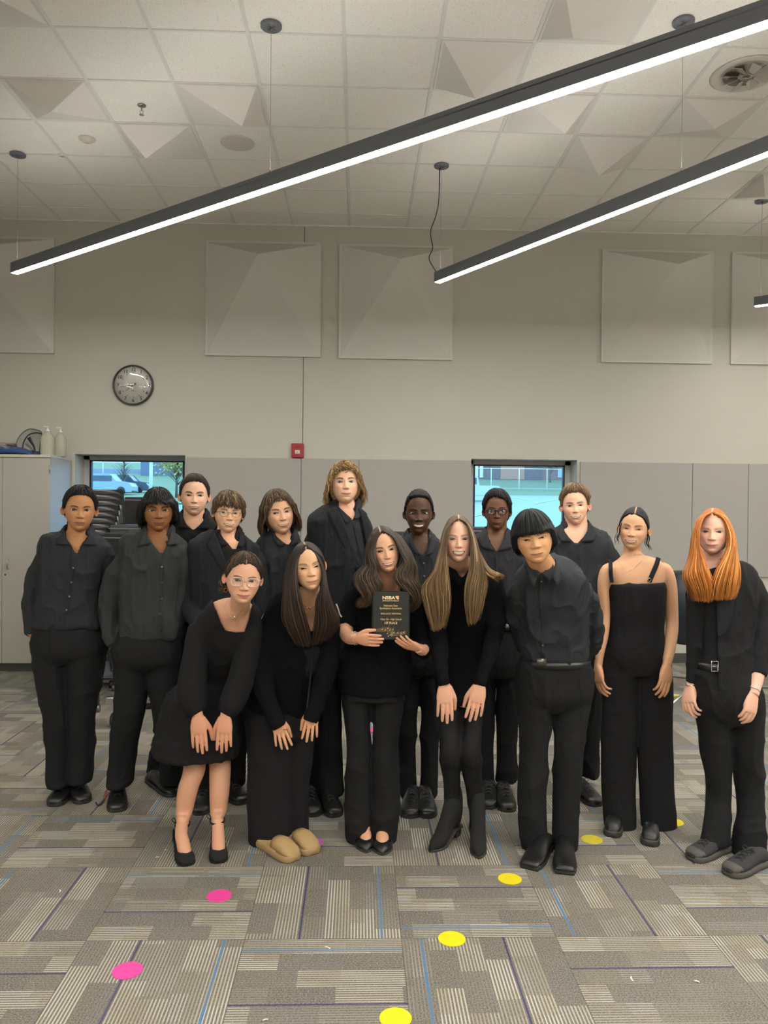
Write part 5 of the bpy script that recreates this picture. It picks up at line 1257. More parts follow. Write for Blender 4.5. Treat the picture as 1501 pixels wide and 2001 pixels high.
def strip(top, pts, w=.008, m=None, name='placket', off=.002, th=.0015):
    """thin raised band that follows the front of a garment through pixel points"""
    V = verts_of(top); P = catmull([on_front(V, *q, off, 7) for q in pts], 24); g = G(); g.add(*tube(P, w, 8, flat=.22, side=(1, 0, 0))); return obj(name, g, m, top)
def sheet(top, poly, m, name, off=.006, th=.003, nn=9):
    """cloth panel lying on the front of a garment: poly = two px polylines (left edge, right edge)"""
    V = verts_of(top); A = catmull(np.array(poly[0], float), nn); B = catmull(np.array(poly[1], float), nn); k = 6; P = []
    for i in range(nn):
        for j in range(k): q = A[i] + (B[i] - A[i]) * j / (k - 1); P.append(on_front(V, q[0], q[1], off, 6))
    P = np.array(P); fs = [(i * k + j, i * k + j + 1, (i + 1) * k + j + 1, (i + 1) * k + j) for i in range(nn - 1) for j in range(k - 1)]
    # smooth the depth so the panel lies like cloth
    Y = P[:, 1].reshape(nn, k)
    for _ in range(6):
        Y2 = Y.copy(); Y2[1:-1] = (Y[:-2] + Y[2:] + 2 * Y[1:-1]) / 4; Y2[:, 1:-1] = (Y2[:, :-2] + Y2[:, 2:] + 2 * Y2[:, 1:-1]) / 4; Y = np.minimum(Y2, Y + .004)
    P[:, 1] = Y.ravel(); g = G(); g.add(P, fs); o = obj(name, g, m, top); md = o.modifiers.new('thickness', 'SOLIDIFY'); md.thickness = th; md.offset = 1; return o
def glasses(p, root, hd, eye, m, rx=.105, rz=.078, th=.010, sq=3.0, dz=-.012, yoff=-.075):
    g = G(); a = np.linspace(0, 2 * PI, 40, endpoint=False); c, s = np.cos(a), np.sin(a); ey = eye['y'] + yoff; ex = eye['ex'] * 1.03
    for sx in (-1, 1):
        P = np.stack([sx * ex + rx * np.sign(c) * np.abs(c) ** (2 / sq), ey + .02 * np.abs((sx * ex + rx * c)) ** 1.5, dz + rz * np.sign(s) * np.abs(s) ** (2 / sq)], 1); P = np.vstack([P, P[:1], P[1:2]])
        g.add(*tube(place(P, hd), th * hd['H'], 7, cap=False))
        g.add(*tube(place([(sx * (ex + rx), ey + .02, dz + .03), (sx * (ex + rx + .022), ey + .06, dz + .03), (sx * (.35 * p['face'].get('fw', 1)), -.02, .0), (sx * .34, .10, -.02)], hd), th * .8 * hd['H'], 6))
    g.add(*tube(place(catmull([(-ex + rx, ey + .004, dz + .012), (0, ey - .006, dz + .022), (ex - rx, ey + .004, dz + .012)], 8), hd), th * hd['H'], 7))
    o = obj('glasses', g, m, root)
    g = G()
    for sx in (-1, 1):
        P = np.stack([sx * ex + rx * .96 * np.sign(c) * np.abs(c) ** (2 / sq), ey + .004 + 0 * a, dz + rz * .96 * np.sign(s) * np.abs(s) ** (2 / sq)], 1); g.add(*loft([place(P, hd), place(P + (0, .006, 0), hd)]))
    obj('lens', g, MATS.get('lens_glass') or lens_mat(), o)
def lens_mat():
    k = NT('lens_glass'); k.t.nodes.remove(k.b); o_ = [n for n in k.t.nodes if n.type == 'OUTPUT_MATERIAL'][0]
    tr = k.n('ShaderNodeBsdfTransparent'); gl = k.n('ShaderNodeBsdfGlossy'); gl.inputs['Roughness'].default_value = .05; mx = k.n('ShaderNodeMixShader'); mx.inputs[0].default_value = .05
    k.l(tr.outputs[0], mx.inputs[1]); k.l(gl.outputs[0], mx.inputs[2]); k.l(mx.outputs[0], o_.inputs[0]); MATS['lens_glass'] = k.m; return k.m
def necklace(root, body, pts, m, r=.0012, pend=None):
    V = verts_of(body); P = catmull([on_front(V, *q, .003, 4) for q in pts], 30); g = G(); g.add(*tube(P, r, 5)); o = obj('necklace', g, m, root)
    if pend is not None:
        c = on_front(V, *pend, .004, 4); g = G(); g.add(*ellipsoid(c, (.005, .003, .005), 12, 8)); obj('pendant', g, M_SILVER, o)
def belt(root, rows, m, parent, buckle=None, bm=None, bs=(.026, .018)):
    (cx, cy, hw, hd_, Y) = rows; c = at(cx, cy, Y); a = np.linspace(0, 2 * PI, 48, endpoint=False); w_ = hw * Y / F; rings = []
    for dz, e in ((-.017, 0), (-.017, .004), (.017, .004), (.017, 0)):
        cc_, ss = np.cos(a), np.sin(a); rings.append(c + np.stack([(w_ + e) * np.sign(cc_) * np.abs(cc_) ** .8, (hd_ + e) * np.sign(ss) * np.abs(ss) ** .8, np.full(48, dz)], 1))
    g = G(); g.add(*loft(rings)); o = obj('belt', g, m, parent)
    if buckle:
        b = at(*buckle, Y - hd_ - .010); g = G(); kw, kh = bs
        P = [b + (sx * kw, 0, sz * kh) for sx, sz in ((-1, -1), (1, -1), (1, 1), (-1, 1))]
        if bm is M_GUN: g.add(*box(b, (2 * kw, .004, 2 * kh)))
        else: g.add(*tube(P + [P[0], P[1]], .0022, 6)); g.add(*tube([b + (-kw, -.001, 0), b + (kw * .3, -.003, 0)], .0018, 6))
        obj('buckle', g, bm or M_SILVER, o)
    return o

def flap(top, A, B, m=None, off=.007):
    return sheet(top, (A, B), m or top.data.materials[0], 'collar_flap', off, .003, 8)
def inner_shirt(p, root, m, cut=None, T=None, grow=-.007, name='shirt'):
    g = torso_geo(T or p['torso'][:8], grow=grow); return garment(name, [g], m, root, .008, (.003, 11), 5, cut)
def foot_skin(ankle, toe_px, heading, L, heel=.03):
    t = at_z(toe_px[0], toe_px[1], 0); h = rad(heading) - math.atan2(t[0], t[1]); d = np.array((math.sin(h), -math.cos(h), 0)); a = at(*ankle)
    q = t - d * L; P = [a + (0, 0, .03), a, q + d * .30 * L + (0, 0, .045 + heel * .9), q + d * .50 * L + (0, 0, .036 + heel * .55), q + d * .72 * L + (0, 0, .024 + heel * .15), t - d * .06 * L + (0, 0, .016)]
    A = tube(catmull(P, 24), np.interp(np.linspace(0, 1, 24), [0, .25, .5, .7, .88, 1], [.031, .030, .031, .033, .030, .014]), 16)
    B = tube(catmull([a + (0, 0, .03), a * .5 + (q + d * .14 * L) * .5 + (0, 0, heel * .6 + .02), q + d * .13 * L + (0, 0, heel + .028)], 10), [.024, .025, .026, .027, .027, .027, .027, .027, .026, .022], 14)
    return A, B
def hoop(root, c, r, t, m, name, R=None, n=28):
    a = np.linspace(0, 2 * PI, n); P = np.stack([r * np.cos(a), 0 * a, r * np.sin(a)], 1)
    if R is not None: P = P @ np.asarray(R).T
    g = G(); g.add(*tube(P + c, t, 6, cap=False)); return obj(name, g, m, root)
def bangle(root, a, b, r, t, m, beads=0, name='bracelet'):
    """ring round the wrist: a = centre, b = point along the arm"""
    d = unit(np.asarray(b) - a); x = unit(np.cross(d, (0, 1, .1))); y = np.cross(d, x); an = np.linspace(0, 2 * PI, 33); P = a + r * (np.outer(np.cos(an), x) + .9 * np.outer(np.sin(an), y)); g = G()
    if beads:
        for k in range(beads): th = 2 * PI * k / beads; g.add(*ellipsoid(a + r * (math.cos(th) * x + .9 * math.sin(th) * y), (t, t, t), 8, 6))
    else: g.add(*tube(P, t, 6, cap=False))
    return obj(name, g, m, root)
# ------------------------------------------------------------------ the cast
ONLY = None
def build(p):
    if ONLY and p['id'] not in ONLY.split(','): return None
    Y = p['Y']; c = at_z(p['base'][0], p['base'][1], 0.0)
    root = thing('person', p['label'], 'person', tuple(c), 'people posing for the group photograph')
    if 'eyes' not in p: raise KeyError(p['id'])
    hd = head_frame(p['eyes'], p['chin'], p.get('headY', Y), *p.get('turn', (0, 0)), H=p.get('H'), roll=p.get('roll'))
    hs = [hand(*h['a'], **h.get('k', {})) for h in p.get('hands', [])]
    body, eye = skin_body(p, root, hd, hs); out = dict(root=root, body=body, hd=hd, eye=eye)
    # hair
    hp = dict(p['hair']); hp.setdefault('fw', p['face'].get('fw', 1)); hp.setdefault('jaw', p['face'].get('jaw', 1)); hp['skin'] = p['face']['skin']
    parts = [hair_shell(hp, hd, p.get('seed', 1))]
    if hp.get('locks'): parts.append(radial_locks(hp, hd, hp['locks'], p.get('seed', 1)))
    for cu in hp.get('curtains', []):
        parts.append(curtain(*cu['g'], **cu['k']))
    link('hair', fast_mesh('hair', parts), M_HAIR, root)
    out['hair'] = 1
    # upper garment
    ug = [torso_geo(p.get('garment_torso', p['torso']))] + [arm_geo(root_arm(A, p)) for A in p.get('sleeves', p['arms'])] if not p.get('no_sleeves') else [torso_geo(p['garment_torso'])]
    top = garment(p.get('top_name', 'shirt'), ug + p.get('top_extra', []), p['top_m'], root, p.get('top_voxel', .008), p.get('fold', (.007, 11)), p.get('seed', 1), p.get('cut'), p.get('elong', (1, 1, .45)), cuty=p.get('cuty'), smooth=p.get('smooth', 9))
    out['top'] = top
    if p.get('bottom', True):
        bg_ = [leg_geo(L) for L in p['legs']] + ([torso_geo(p['pelvis'], expo=2.2, steps=14)] if 'pelvis' in p else [])
        out['pants'] = garment(p.get('bottom_name', 'trousers'), bg_ + p.get('bottom_extra', []), p.get('bot_m', C_PANT), root, .0085, p.get('bfold', (.006, 8)), p.get('seed', 1) + 50, None, (1, 1, .5))
    return out
def armdown(sh, el, wr, r=(24, 20, 15), d=1.0):
    """convenience: shoulder, elbow, wrist as (px, py, Y)"""
    return [(sh[0], sh[1], r[0], sh[2], d), ((sh[0] * .4 + el[0] * .6), (sh[1] * .5 + el[1] * .5), r[0] * .55 + r[1] * .45, (sh[2] + el[2]) / 2, d), (el[0], el[1], r[1], el[2], d), ((el[0] + wr[0]) / 2, (el[1] + wr[1]) / 2, (r[1] + r[2]) / 2, (el[2] + wr[2]) / 2, d), (wr[0], wr[1], r[2], wr[2], d)]
def hnd(w_, t_, back=(0, -1, .1), **k): return dict(a=(at(*w_), at(*t_), np.array(back, float)), k=k)
S_PALE = (.80, .51, .37); S_FAIR = (.78, .49, .33); S_TAN = (.50, .27, .15); S_BROWN = (.24, .115, .055); S_DARK = (.085, .042, .026); S_MED = (.155, .075, .043); S_ASIAN = (.68, .42, .265); S_ROSE = (.82, .52, .39)
H_BLACK = (.010, .008, .008)

# --- far left boy
Y = 4.5
p = dict(id='p1', Y=Y, base=(133, 1556), seed=11, label='boy at far left in a charcoal shirt, hands in pockets, by the cabinet', eyes=(157.2, 997), chin=(155.5, 1038), turn=(2, 2),
    face=dict(skin=(.46, .235, .115), fw=1.0, jaw=1.05, eh=.021, tilt=0, smile=.12, lips=(.026, .032), brow=(.02, .012, .008), bw=.013, nw=1.15, iris=(.03, .015, .008), earout=50, earz=1.05, lip=(.36, .15, .10)),
    hair=dict(line='short', thick=.06, col=H_BLACK, ns=30, lump=.35, topadd=.3, jag=.01, locks=300, lr=.011, curl=.006, turns=2, mess=.006, keep=0, hang=-.04, start=.5),
    torso=[(152, 1036, 22, .062, Y), (152, 1043, 36, .075, Y), (151, 1051, 54, .09, Y), (149, 1060, 66, .10, Y), (147, 1078, 70, .11, Y), (144, 1110, 63, .120, Y), (138, 1150, 61, .122, Y), (137, 1190, 63, .122, Y), (136, 1212, 66, .125, Y), (136, 1226, 68, .12, Y)],
    arms=[armdown((90, 1085, Y), (62, 1168, Y + .02), (62, 1240, Y - .02), (19, 17, 14)), armdown((208, 1085, Y), (218, 1165, Y + .05), (212, 1235, Y + .02), (19, 16, 14))],
    pelvis=[(136, 1213, 60, .11, Y), (134, 1240, 70, .13, Y), (135, 1275, 71, .135, Y), (136, 1296, 52, .09, Y)],
    legs=[[(104, 1240, 37, Y), (101, 1300, 35, Y, 1.1), (112, 1400, 26, Y - .02), (115, 1460, 24, Y), (113, 1518, 22, Y, 1.2), (115, 1532, 20, Y - .02, 1.3)], [(168, 1240, 37, Y), (167, 1300, 34, Y, 1.1), (161, 1400, 25, Y - .02), (161, 1460, 23, Y), (157, 1515, 21, Y, 1.2), (155, 1528, 19, Y - .02, 1.3)]],
    hands=[hnd((60, 1238, Y - .02), (92, 1290, Y - .08), (-1, -.3, 0), curl=(.5, .5, .5, .5), L=.17), hnd((212, 1235, Y + .02), (190, 1290, Y - .06), (1, -.3, 0), curl=(.5,) * 4, L=.17, thumb_side=-1)],
    top_m=C_CHAR, cut=[[(128, 1028), (128, 1048), (136, 1062), (150, 1085), (160, 1062), (172, 1048), (172, 1028)]], neck=(152, 1052), neck_r=.060)
o = build(p)
if o:
    flap(o['top'], [(127, 1036), (115, 1050), (108, 1064)], [(127, 1040), (130, 1054), (134, 1065)]); flap(o['top'], [(160, 1065), (170, 1054), (174, 1040)], [(191, 1066), (186, 1052), (175, 1036)])
    collar(p, o['root'], at(152, 1040, Y), .070, .045, C_CHAR, tip=.01, open_=34, tilt=6, drop=.0)
    g = G(); g.add(*torso_geo([(153, 1062, 15, .05, Y), (153, 1070, 30, .075, Y), (152, 1085, 44, .098, Y), (150, 1110, 50, .105, Y)], steps=10)); obj('undershirt', g, C_BLACK, o['root'])
    buttons(o['top'], [(143, 1110), (139.5, 1138), (135.5, 1165.5), (130, 1192)], m=mat('pearl_button', (.22, .22, .21), .25))
    strip(o['top'], [(147, 1085), (142, 1115), (138, 1145), (134, 1170), (130, 1200)], .0035, C_CHAR)
    shoe('derby', (104, 1577), -22, .29, o['root']); shoe('derby', (164, 1571), 12, .29, o['root'])

# --- light brown long-haired girl leaning, hands on thighs
Y = 3.95
p = dict(id='p15', Y=Y, base=(900, 1645), seed=25, label='girl with long straight golden-brown hair in a short black dress, hands on thighs', eyes=(896.6, 1053.6), chin=(897.6, 1099), headY=3.72, turn=(2, -3),
    face=dict(skin=S_ROSE, fw=.97, jaw=.92, eh=.0165, smile=.95, gap=.024, lips=(.016, .028), brow=(.16, .09, .05), bk=.55, iris=(.03, .05, .06), nw=1.0, flush=.9, lip=(.52, .19, .17)),
    hair=dict(line='long', thick=.045, col=(.11, .068, .038), ns=5, lump=.25, part=.01, soft=.03, curtains=[
        dict(g=([(890, 1012, 3.72), (868, 1035, 3.70), (858, 1080, 3.66), (848, 1118, 3.62), (826, 1150, 3.66), (833, 1190, 3.70), (846, 1235, 3.74)], [(895, 1014, 3.66), (884, 1021, 3.645), (877, 1036, 3.63), (873, 1055, 3.62), (872, 1080, 3.60), (874, 1110, 3.595), (877, 1150, 3.60), (877, 1185, 3.64), (868, 1228, 3.70)]), k=dict(k=450, seed=1, col=(.10, .062, .034), tip=(.26, .165, .08), lr=.0027, hi=(.36, .25, .14), mess=.006, ends=.05)),
        dict(g=([(893, 1012, 3.72), (920, 1030, 3.70), (936, 1075, 3.66), (944, 1110, 3.62), (950, 1140, 3.64), (944, 1180, 3.69), (934, 1215, 3.72)], [(897, 1014, 3.66), (910, 1021, 3.645), (917, 1036, 3.63), (920, 1055, 3.62), (922, 1080, 3.60), (920, 1110, 3.595), (912, 1150, 3.60), (912, 1190, 3.64), (917, 1226, 3.70)]), k=dict(k=450, seed=2, col=(.10, .062, .034), tip=(.26, .165, .08), lr=.0027, hi=(.36, .25, .14), mess=.006, ends=.05)),
        dict(g=([(915, 1030, 3.80), (938, 1080, 3.80), (955, 1110, 3.76), (975, 1122, 3.72), (985, 1130, 3.80)], [(905, 1030, 3.80), (932, 1090, 3.80), (945, 1120, 3.74), (960, 1132, 3.70), (972, 1140, 3.78)]), k=dict(k=60, seed=3, col=(.13, .072, .035), tip=(.30, .18, .08), lr=.0034))]),
    torso=[(900, 1112, 22, .055, 3.86), (902, 1120, 40, .075, 3.88), (906, 1135, 66, .10, 3.90), (908, 1170, 66, .115, 3.93), (908, 1215, 57, .11, 3.98), (906, 1255, 52, .10, 4.03), (904, 1300, 52, .11, 4.05), (902, 1345, 49, .115, 4.02), (902, 1386, 44, .105, 3.98)],
    arms=[[(849, 1135, 18, 3.90), (850, 1180, 18, 3.88), (855, 1250, 16, 3.84), (861, 1300, 14, 3.755), (869, 1340, 12, 3.715)], [(966, 1137, 19, 3.90), (970, 1190, 18, 3.88), (962, 1255, 17, 3.84), (949, 1300, 14, 3.76), (938, 1340, 12, 3.715)]],
    legs=[[(880, 1300, 24, 4.03), (879, 1390, 22, 3.96), (879, 1460, 19.5, 3.88), (881, 1500, 18, 3.90), (883, 1550, 15.5, 3.93), (885, 1590, 13, 3.94), (886, 1625, 11.5, 3.94)], [(926, 1300, 24, 4.03), (924, 1390, 20, 3.96), (919, 1460, 19.5, 3.88), (922, 1500, 18.5, 3.90), (928, 1550, 15.5, 3.92), (931, 1590, 13, 3.92), (932, 1628, 11.5, 3.92)]],
    hands=[hnd((869, 1337, 3.725), (870, 1416, 3.715), (0, -1, .15), L=.195, curl=(.08, .1, .12, .15), thumb=.35, thumb_side=-1, spread=.03, w=1.0), hnd((938, 1337, 3.725), (925, 1406, 3.715), (0, -1, .15), L=.19, curl=(.08, .1, .12, .15), thumb=.35, thumb_side=1, spread=.05, w=1.0)],
    top_m=C_KNIT, top_name='dress', bot_m=C_LEGG, bottom_name='leggings', neck=(899, 1112), ease=.012)
o = build(p)
if o:
    collar(p, o['root'], at(900, 1112, 3.80), .062, .03, C_KNIT, tip=.0, open_=1, tilt=10, drop=.0, name='mock_neck')
    shoe('boot', (841, 1666), -33, .26, o['root'], mt=M_SUEDE, heel=.05, W=.043); shoe('boot', (936, 1679), 2, .26, o['root'], mt=M_SUEDE, heel=.05, W=.043)

# --- second boy from left
Y = 4.42
p = dict(id='p2', Y=Y, base=(285, 1565), seed=12, label='boy with thick black hair over his ears, faded black shirt, second from left', eyes=(310.5, 997.7), chin=(311, 1038), turn=(2, 3),
    face=dict(skin=(.27, .125, .055), fw=1.06, jaw=1.1, eh=.019, tilt=.004, smile=.45, lips=(.018, .026), brow=(.012, .008, .006), bw=.017, nw=1.15, iris=(.02, .01, .006), mustache=.35, lip=(.27, .10, .07)),
    hair=dict(line='full', thick=.055, sideadd=1.7, topadd=-.55, col=(.007, .006, .006), ns=7, lump=.5, jag=.04, locks=420, lr=.015, curl=.010, turns=1.2, mess=.020, keep=.35, hang=.06, lift=.10),
    torso=[(310, 1034, 23, .062, Y), (309, 1042, 38, .075, Y), (307, 1050, 54, .09, Y), (304, 1059, 64, .10, Y), (301, 1076, 68, .115, Y), (296, 1125, 60, .125, Y), (294, 1180, 56, .125, Y), (297, 1222, 60, .13, Y), (297, 1244, 62, .125, Y)],
    arms=[[(243, 1090, 20, Y), (224, 1130, 19.5, Y), (214, 1180, 18.5, Y), (214, 1225, 16, Y - .02), (222, 1262, 13, Y - .04)], [(362, 1090, 19, Y), (358, 1140, 19, Y + .02), (346, 1195, 19, Y), (336, 1245, 16, Y - .03), (329, 1280, 13, Y - .05)]],
    pelvis=[(294, 1236, 62, .12, Y), (290, 1262, 68, .135, Y), (288, 1290, 68, .13, Y), (288, 1308, 46, .08, Y)],
    legs=[[(257, 1265, 36, Y), (258, 1335, 32, Y, 1.1), (250, 1400, 27, Y - .02), (241, 1470, 26, Y), (235, 1515, 24, Y, 1.1), (233, 1534, 22, Y - .02, 1.3)], [(318, 1265, 36, Y), (322, 1350, 28, Y, 1.1), (328, 1420, 25, Y), (333, 1480, 23, Y + .1), (337, 1530, 20, Y + .15, 1.2)]],
    hands=[hnd((221, 1260, Y - .03), (244, 1306, Y - .09), (-1, -.3, 0), curl=(.5,) * 4, L=.17), hnd((329, 1276, Y - .05), (324, 1320, Y - .08), (1, -.3, 0), curl=(.5,) * 4, L=.16, thumb_side=-1)],
    top_m=C_OLIVE, cut=[[(286, 1020), (287, 1046), (298, 1062), (316, 1085), (328, 1062), (333, 1046), (334, 1020)]], neck=(310, 1052), neck_r=.062)
o = build(p)
if o:
    flap(o['top'], [(285, 1036), (275, 1052), (268, 1069)], [(286, 1042), (290, 1052), (297, 1061)]); flap(o['top'], [(325, 1066), (331, 1054), (334, 1040)], [(350, 1064), (344, 1050), (336, 1034)])
    collar(p, o['root'], at(310, 1038, Y), .070, .038, C_OLIVE, tip=.01, open_=34, tilt=6, drop=0)
    g = G(); g.add(*torso_geo([(312, 1064, 15, .05, Y), (312, 1070, 30, .08, Y), (310, 1085, 44, .105, Y), (308, 1110, 48, .115, Y)], steps=10)); obj('undershirt', g, C_BLACK, o['root'])
    buttons(o['top'], [(316.3, 1108), (315.8, 1138), (315.3, 1170), (313.7, 1200)], m=mat('pearl_button', (.22, .22, .21), .25)); strip(o['top'], [(318, 1084), (316, 1120), (315, 1160), (314, 1200), (314, 1235)], .0035, C_OLIVE)
    shoe('derby', (228, 1588), -2, .29, o['root']); shoe('derby', (343, 1557), 28, .29, o['root'])

# --- tall boy behind, third from left
Y = 4.88
p = dict(id='p3', Y=Y, base=(370, 1515), seed=13, label='tall short-haired boy in black shirt standing behind, before left window', eyes=(380, 968.5), chin=(379.4, 1007), turn=(0, 0),
    face=dict(skin=S_PALE, fw=1.0, jaw=1.12, eh=.016, smile=.6, gap=.010, lips=(.014, .022), brow=(.03, .018, .012), bw=.016, bk=.95, stubble=.22, iris=(.03, .03, .03), lip=(.48, .17, .14), earout=42),
    hair=dict(line='short', thick=.05, col=(.030, .019, .013), ns=28, lump=.3, topadd=.25, jag=.015, locks=320, lr=.010, curl=.002, mess=.004, keep=0, hang=-.04, start=.5),
    torso=[(380, 1003, 25, .062, Y), (380, 1011, 37, .075, Y), (379, 1019, 48, .09, Y), (378, 1028, 55, .10, Y), (378, 1050, 58, .115, Y), (378, 1100, 52, .12, Y), (378, 1160, 48, .12, Y), (378, 1215, 48, .12, Y)],
    arms=[armdown((334, 1058, Y), (330, 1130, Y), (336, 1210, Y), (16, 14, 11)), armdown((424, 1058, Y), (428, 1130, Y), (422, 1210, Y), (16, 14, 11))],
    pelvis=[(378, 1205, 46, .11, Y), (378, 1240, 52, .12, Y), (378, 1275, 52, .11, Y)],
    legs=[[(354, 1240, 27, Y), (342, 1360, 22, Y), (318, 1450, 19, Y), (303, 1510, 18, Y, 1.2)], [(402, 1240, 27, Y), (404, 1360, 22, Y), (404, 1450, 19, Y), (404, 1510, 18, Y, 1.2)]],
    hands=[hnd((336, 1208, Y), (340, 1262, Y), (-1, -.2, 0), L=.17), hnd((422, 1208, Y), (418, 1262, Y), (1, -.2, 0), L=.17, thumb_side=-1)],
    top_m=C_BLACK, cut=[[(357, 990), (358, 1014), (366, 1026), (378, 1036), (390, 1026), (400, 1014), (402, 990)]], neck=(380, 1018), neck_r=.066)
o = build(p)
if o:
    flap(o['top'], [(356, 1004), (347, 1018), (350, 1032)], [(358, 1012), (364, 1024), (372, 1033)]); flap(o['top'], [(385, 1033), (394, 1024), (400, 1012)], [(408, 1034), (412, 1018), (404, 1003)])
    collar(p, o['root'], at(380, 1006, Y), .073, .036, C_BLACK, tip=.01, open_=36, tilt=6, drop=0)
    g = G(); g.add(*torso_geo([(379, 1027, 16, .06, Y), (379, 1034, 30, .085, Y), (378, 1050, 40, .10, Y)], steps=8)); obj('undershirt', g, C_BLACK, o['root'])
    shoe('derby', (293, 1533), -28, .29, o['root']); shoe('derby', (408, 1534), 12, .29, o['root'])

# --- boy with glasses in jacket
Y = 4.45
p = dict(id='p4', Y=Y, base=(432, 1560), seed=14, label='smiling boy with tousled brown hair, clear glasses and black suit jacket', eyes=(449.2, 1002.6), chin=(446.5, 1040.5), turn=(6, 0),
    face=dict(skin=S_FAIR, fw=1.04, jaw=1.08, eh=.015, smile=.9, gap=.013, lips=(.012, .02), brow=(.09, .05, .03), iris=(.04, .05, .05), lip=(.5, .18, .14), earout=40),
    hair=dict(line='fringe', thick=.06, sideadd=.5, topadd=.35, col=(.085, .052, .028), hi=(.20, .135, .07), ns=9, lump=.6, jag=.05, locks=420, lr=.015, curl=.020, turns=1.6, mess=.02, keep=0, hang=.03),
    torso=[(443, 1036, 21, .06, Y), (441, 1044, 34, .075, Y), (438, 1053, 52, .09, Y), (437, 1063, 66, .105, Y), (437, 1080, 70, .12, Y), (437, 1130, 64, .13, Y), (436, 1190, 60, .13, Y), (436, 1250, 62, .135, Y), (436, 1296, 64, .135, Y)],
    arms=[[(378, 1092, 21, Y), (370, 1140, 20, Y), (368, 1182, 19.5, Y - .02), (384, 1212, 17, Y - .12), (404, 1240, 14, Y - .16)], [(498, 1092, 20, Y), (506, 1150, 19, Y), (502, 1205, 18, Y), (492, 1255, 15, Y - .04)]],
    pelvis=[(436, 1255, 54, .115, Y), (436, 1300, 58, .12, Y), (436, 1325, 52, .10, Y)],
    legs=[[(408, 1300, 29, Y), (406, 1390, 25, Y), (402, 1470, 22, Y), (397, 1545, 20, Y, 1.2)], [(462, 1300, 29, Y), (464, 1390, 23, Y), (462, 1470, 20, Y + .1), (461, 1534, 18, Y + .12, 1.2)]],
    hands=[hnd((404, 1238, Y - .16), (418, 1285, Y - .18), (0, -1, 0), L=.17), hnd((492, 1253, Y - .04), (486, 1300, Y - .04), (1, -.3, 0), L=.17, thumb_side=-1)],
    top_m=C_SUIT, top_name='suit_jacket', cut=[[(420, 1022), (421, 1040), (430, 1066), (441, 1096), (456, 1150), (474, 1112), (481, 1075), (478, 1045), (474, 1022)]], neck=(444, 1050), fold=(.005, 9), cuty=Y)
o = build(p)
if o:
    sheet(o['top'], ([(418, 1041), (404, 1062), (409, 1074), (430, 1112), (448, 1144)], [(421, 1041), (428, 1060), (434, 1078), (443, 1102), (454, 1148)]), C_SUIT, 'lapel', .007)
    sheet(o['top'], ([(476, 1046), (480, 1060), (481, 1076), (475, 1106), (460, 1146)], [(480, 1046), (493, 1058), (493, 1075), (484, 1110), (468, 1146)]), C_SUIT, 'lapel', .007)
    sh = inner_shirt(p, o['root'], C_BLACK, [[(430, 1020), (431, 1046), (444, 1060), (459, 1078), (467, 1058), (469, 1044), (468, 1020)]])
    flap(sh, [(429, 1034), (425, 1050), (433, 1068)], [(430, 1040), (438, 1054), (447, 1063)], C_BLACK); flap(sh, [(464, 1068), (467, 1056), (469, 1042)], [(476, 1070), (479, 1054), (472, 1036)], C_BLACK)
    collar(p, o['root'], at(444, 1040, Y), .066, .034, C_BLACK, tip=.01, open_=34, tilt=8, drop=0)
    glasses(p, o['root'], o['hd'], o['eye'], M_WFR, rx=.098, rz=.078, th=.007, sq=2.4)
    shoe('derby', (391, 1594), -6, .29, o['root']); shoe('derby', (474, 1573), 22, .29, o['root'])

# --- wavy-haired boy
Y = 4.62
p = dict(id='p5', Y=Y, base=(560, 1560), seed=15, label='boy with chin-length wavy brown hair and black shirt, sleeves rolled, fifth from left', eyes=(551, 1001.5), chin=(557, 1043), turn=(12, 0),
    face=dict(skin=S_FAIR, fw=.98, jaw=1.02, eh=.015, smile=.8, gap=.008, lips=(.013, .022), brow=(.05, .03, .02), iris=(.04, .03, .02), lip=(.5, .17, .14), bw=.012),
    hair=dict(line='mid', thick=.05, sideadd=.6, topadd=-.4, col=(.045, .026, .016), tipcol=(.085, .048, .026), hi=(.14, .085, .045), ns=6, lump=.4, locks=520, lr=.017, curl=.016, turns=1.3, mess=.02, keep=.55, hang=.02, lift=.08),
    torso=[(553, 1040, 20, .058, Y), (551, 1048, 32, .072, Y), (549, 1056, 42, .09, Y), (547, 1066, 46, .10, Y), (545, 1085, 48, .115, Y), (540, 1130, 46, .12, Y), (538, 1180, 44, .12, Y), (540, 1240, 46, .12, Y), (540, 1262, 46, .12, Y)],
    arms=[[(520, 1092, 18, Y), (509, 1130, 17.5, Y - .02), (505, 1160, 15, Y - .06), (510, 1183, 10, Y - .12), (520, 1200, 8, Y - .2)], armdown((588, 1092, Y), (592, 1160, Y + .03), (588, 1230, Y), (17, 15, 12))],
    sleeves=[[(520, 1092, 19, Y), (509, 1130, 19, Y - .02), (506, 1158, 17, Y - .06), (508, 1180, 14.5, Y - .11)], armdown((588, 1092, Y), (592, 1160, Y + .03), (588, 1230, Y), (18, 16, 13))],
    pelvis=[(541, 1250, 46, .11, Y), (543, 1290, 52, .12, Y), (543, 1320, 48, .10, Y)],
    legs=[[(522, 1290, 28, Y), (520, 1400, 24, Y), (522, 1530, 20, Y, 1.2)], [(566, 1290, 28, Y), (584, 1400, 23, Y), (602, 1480, 20, Y), (608, 1545, 18, Y - .05, 1.2)]],
    hands=[hnd((519, 1198, Y - .19), (530, 1226, Y - .28), (0, -1, .3), L=.16), hnd((588, 1230, Y), (586, 1280, Y), (1, -.3, 0), L=.16, thumb_side=-1)],
    top_m=C_CHAR, cut=[[(536, 1030), (538, 1046), (552, 1058), (564, 1066), (572, 1054), (573, 1030)]], neck=(552, 1052))
o = build(p)
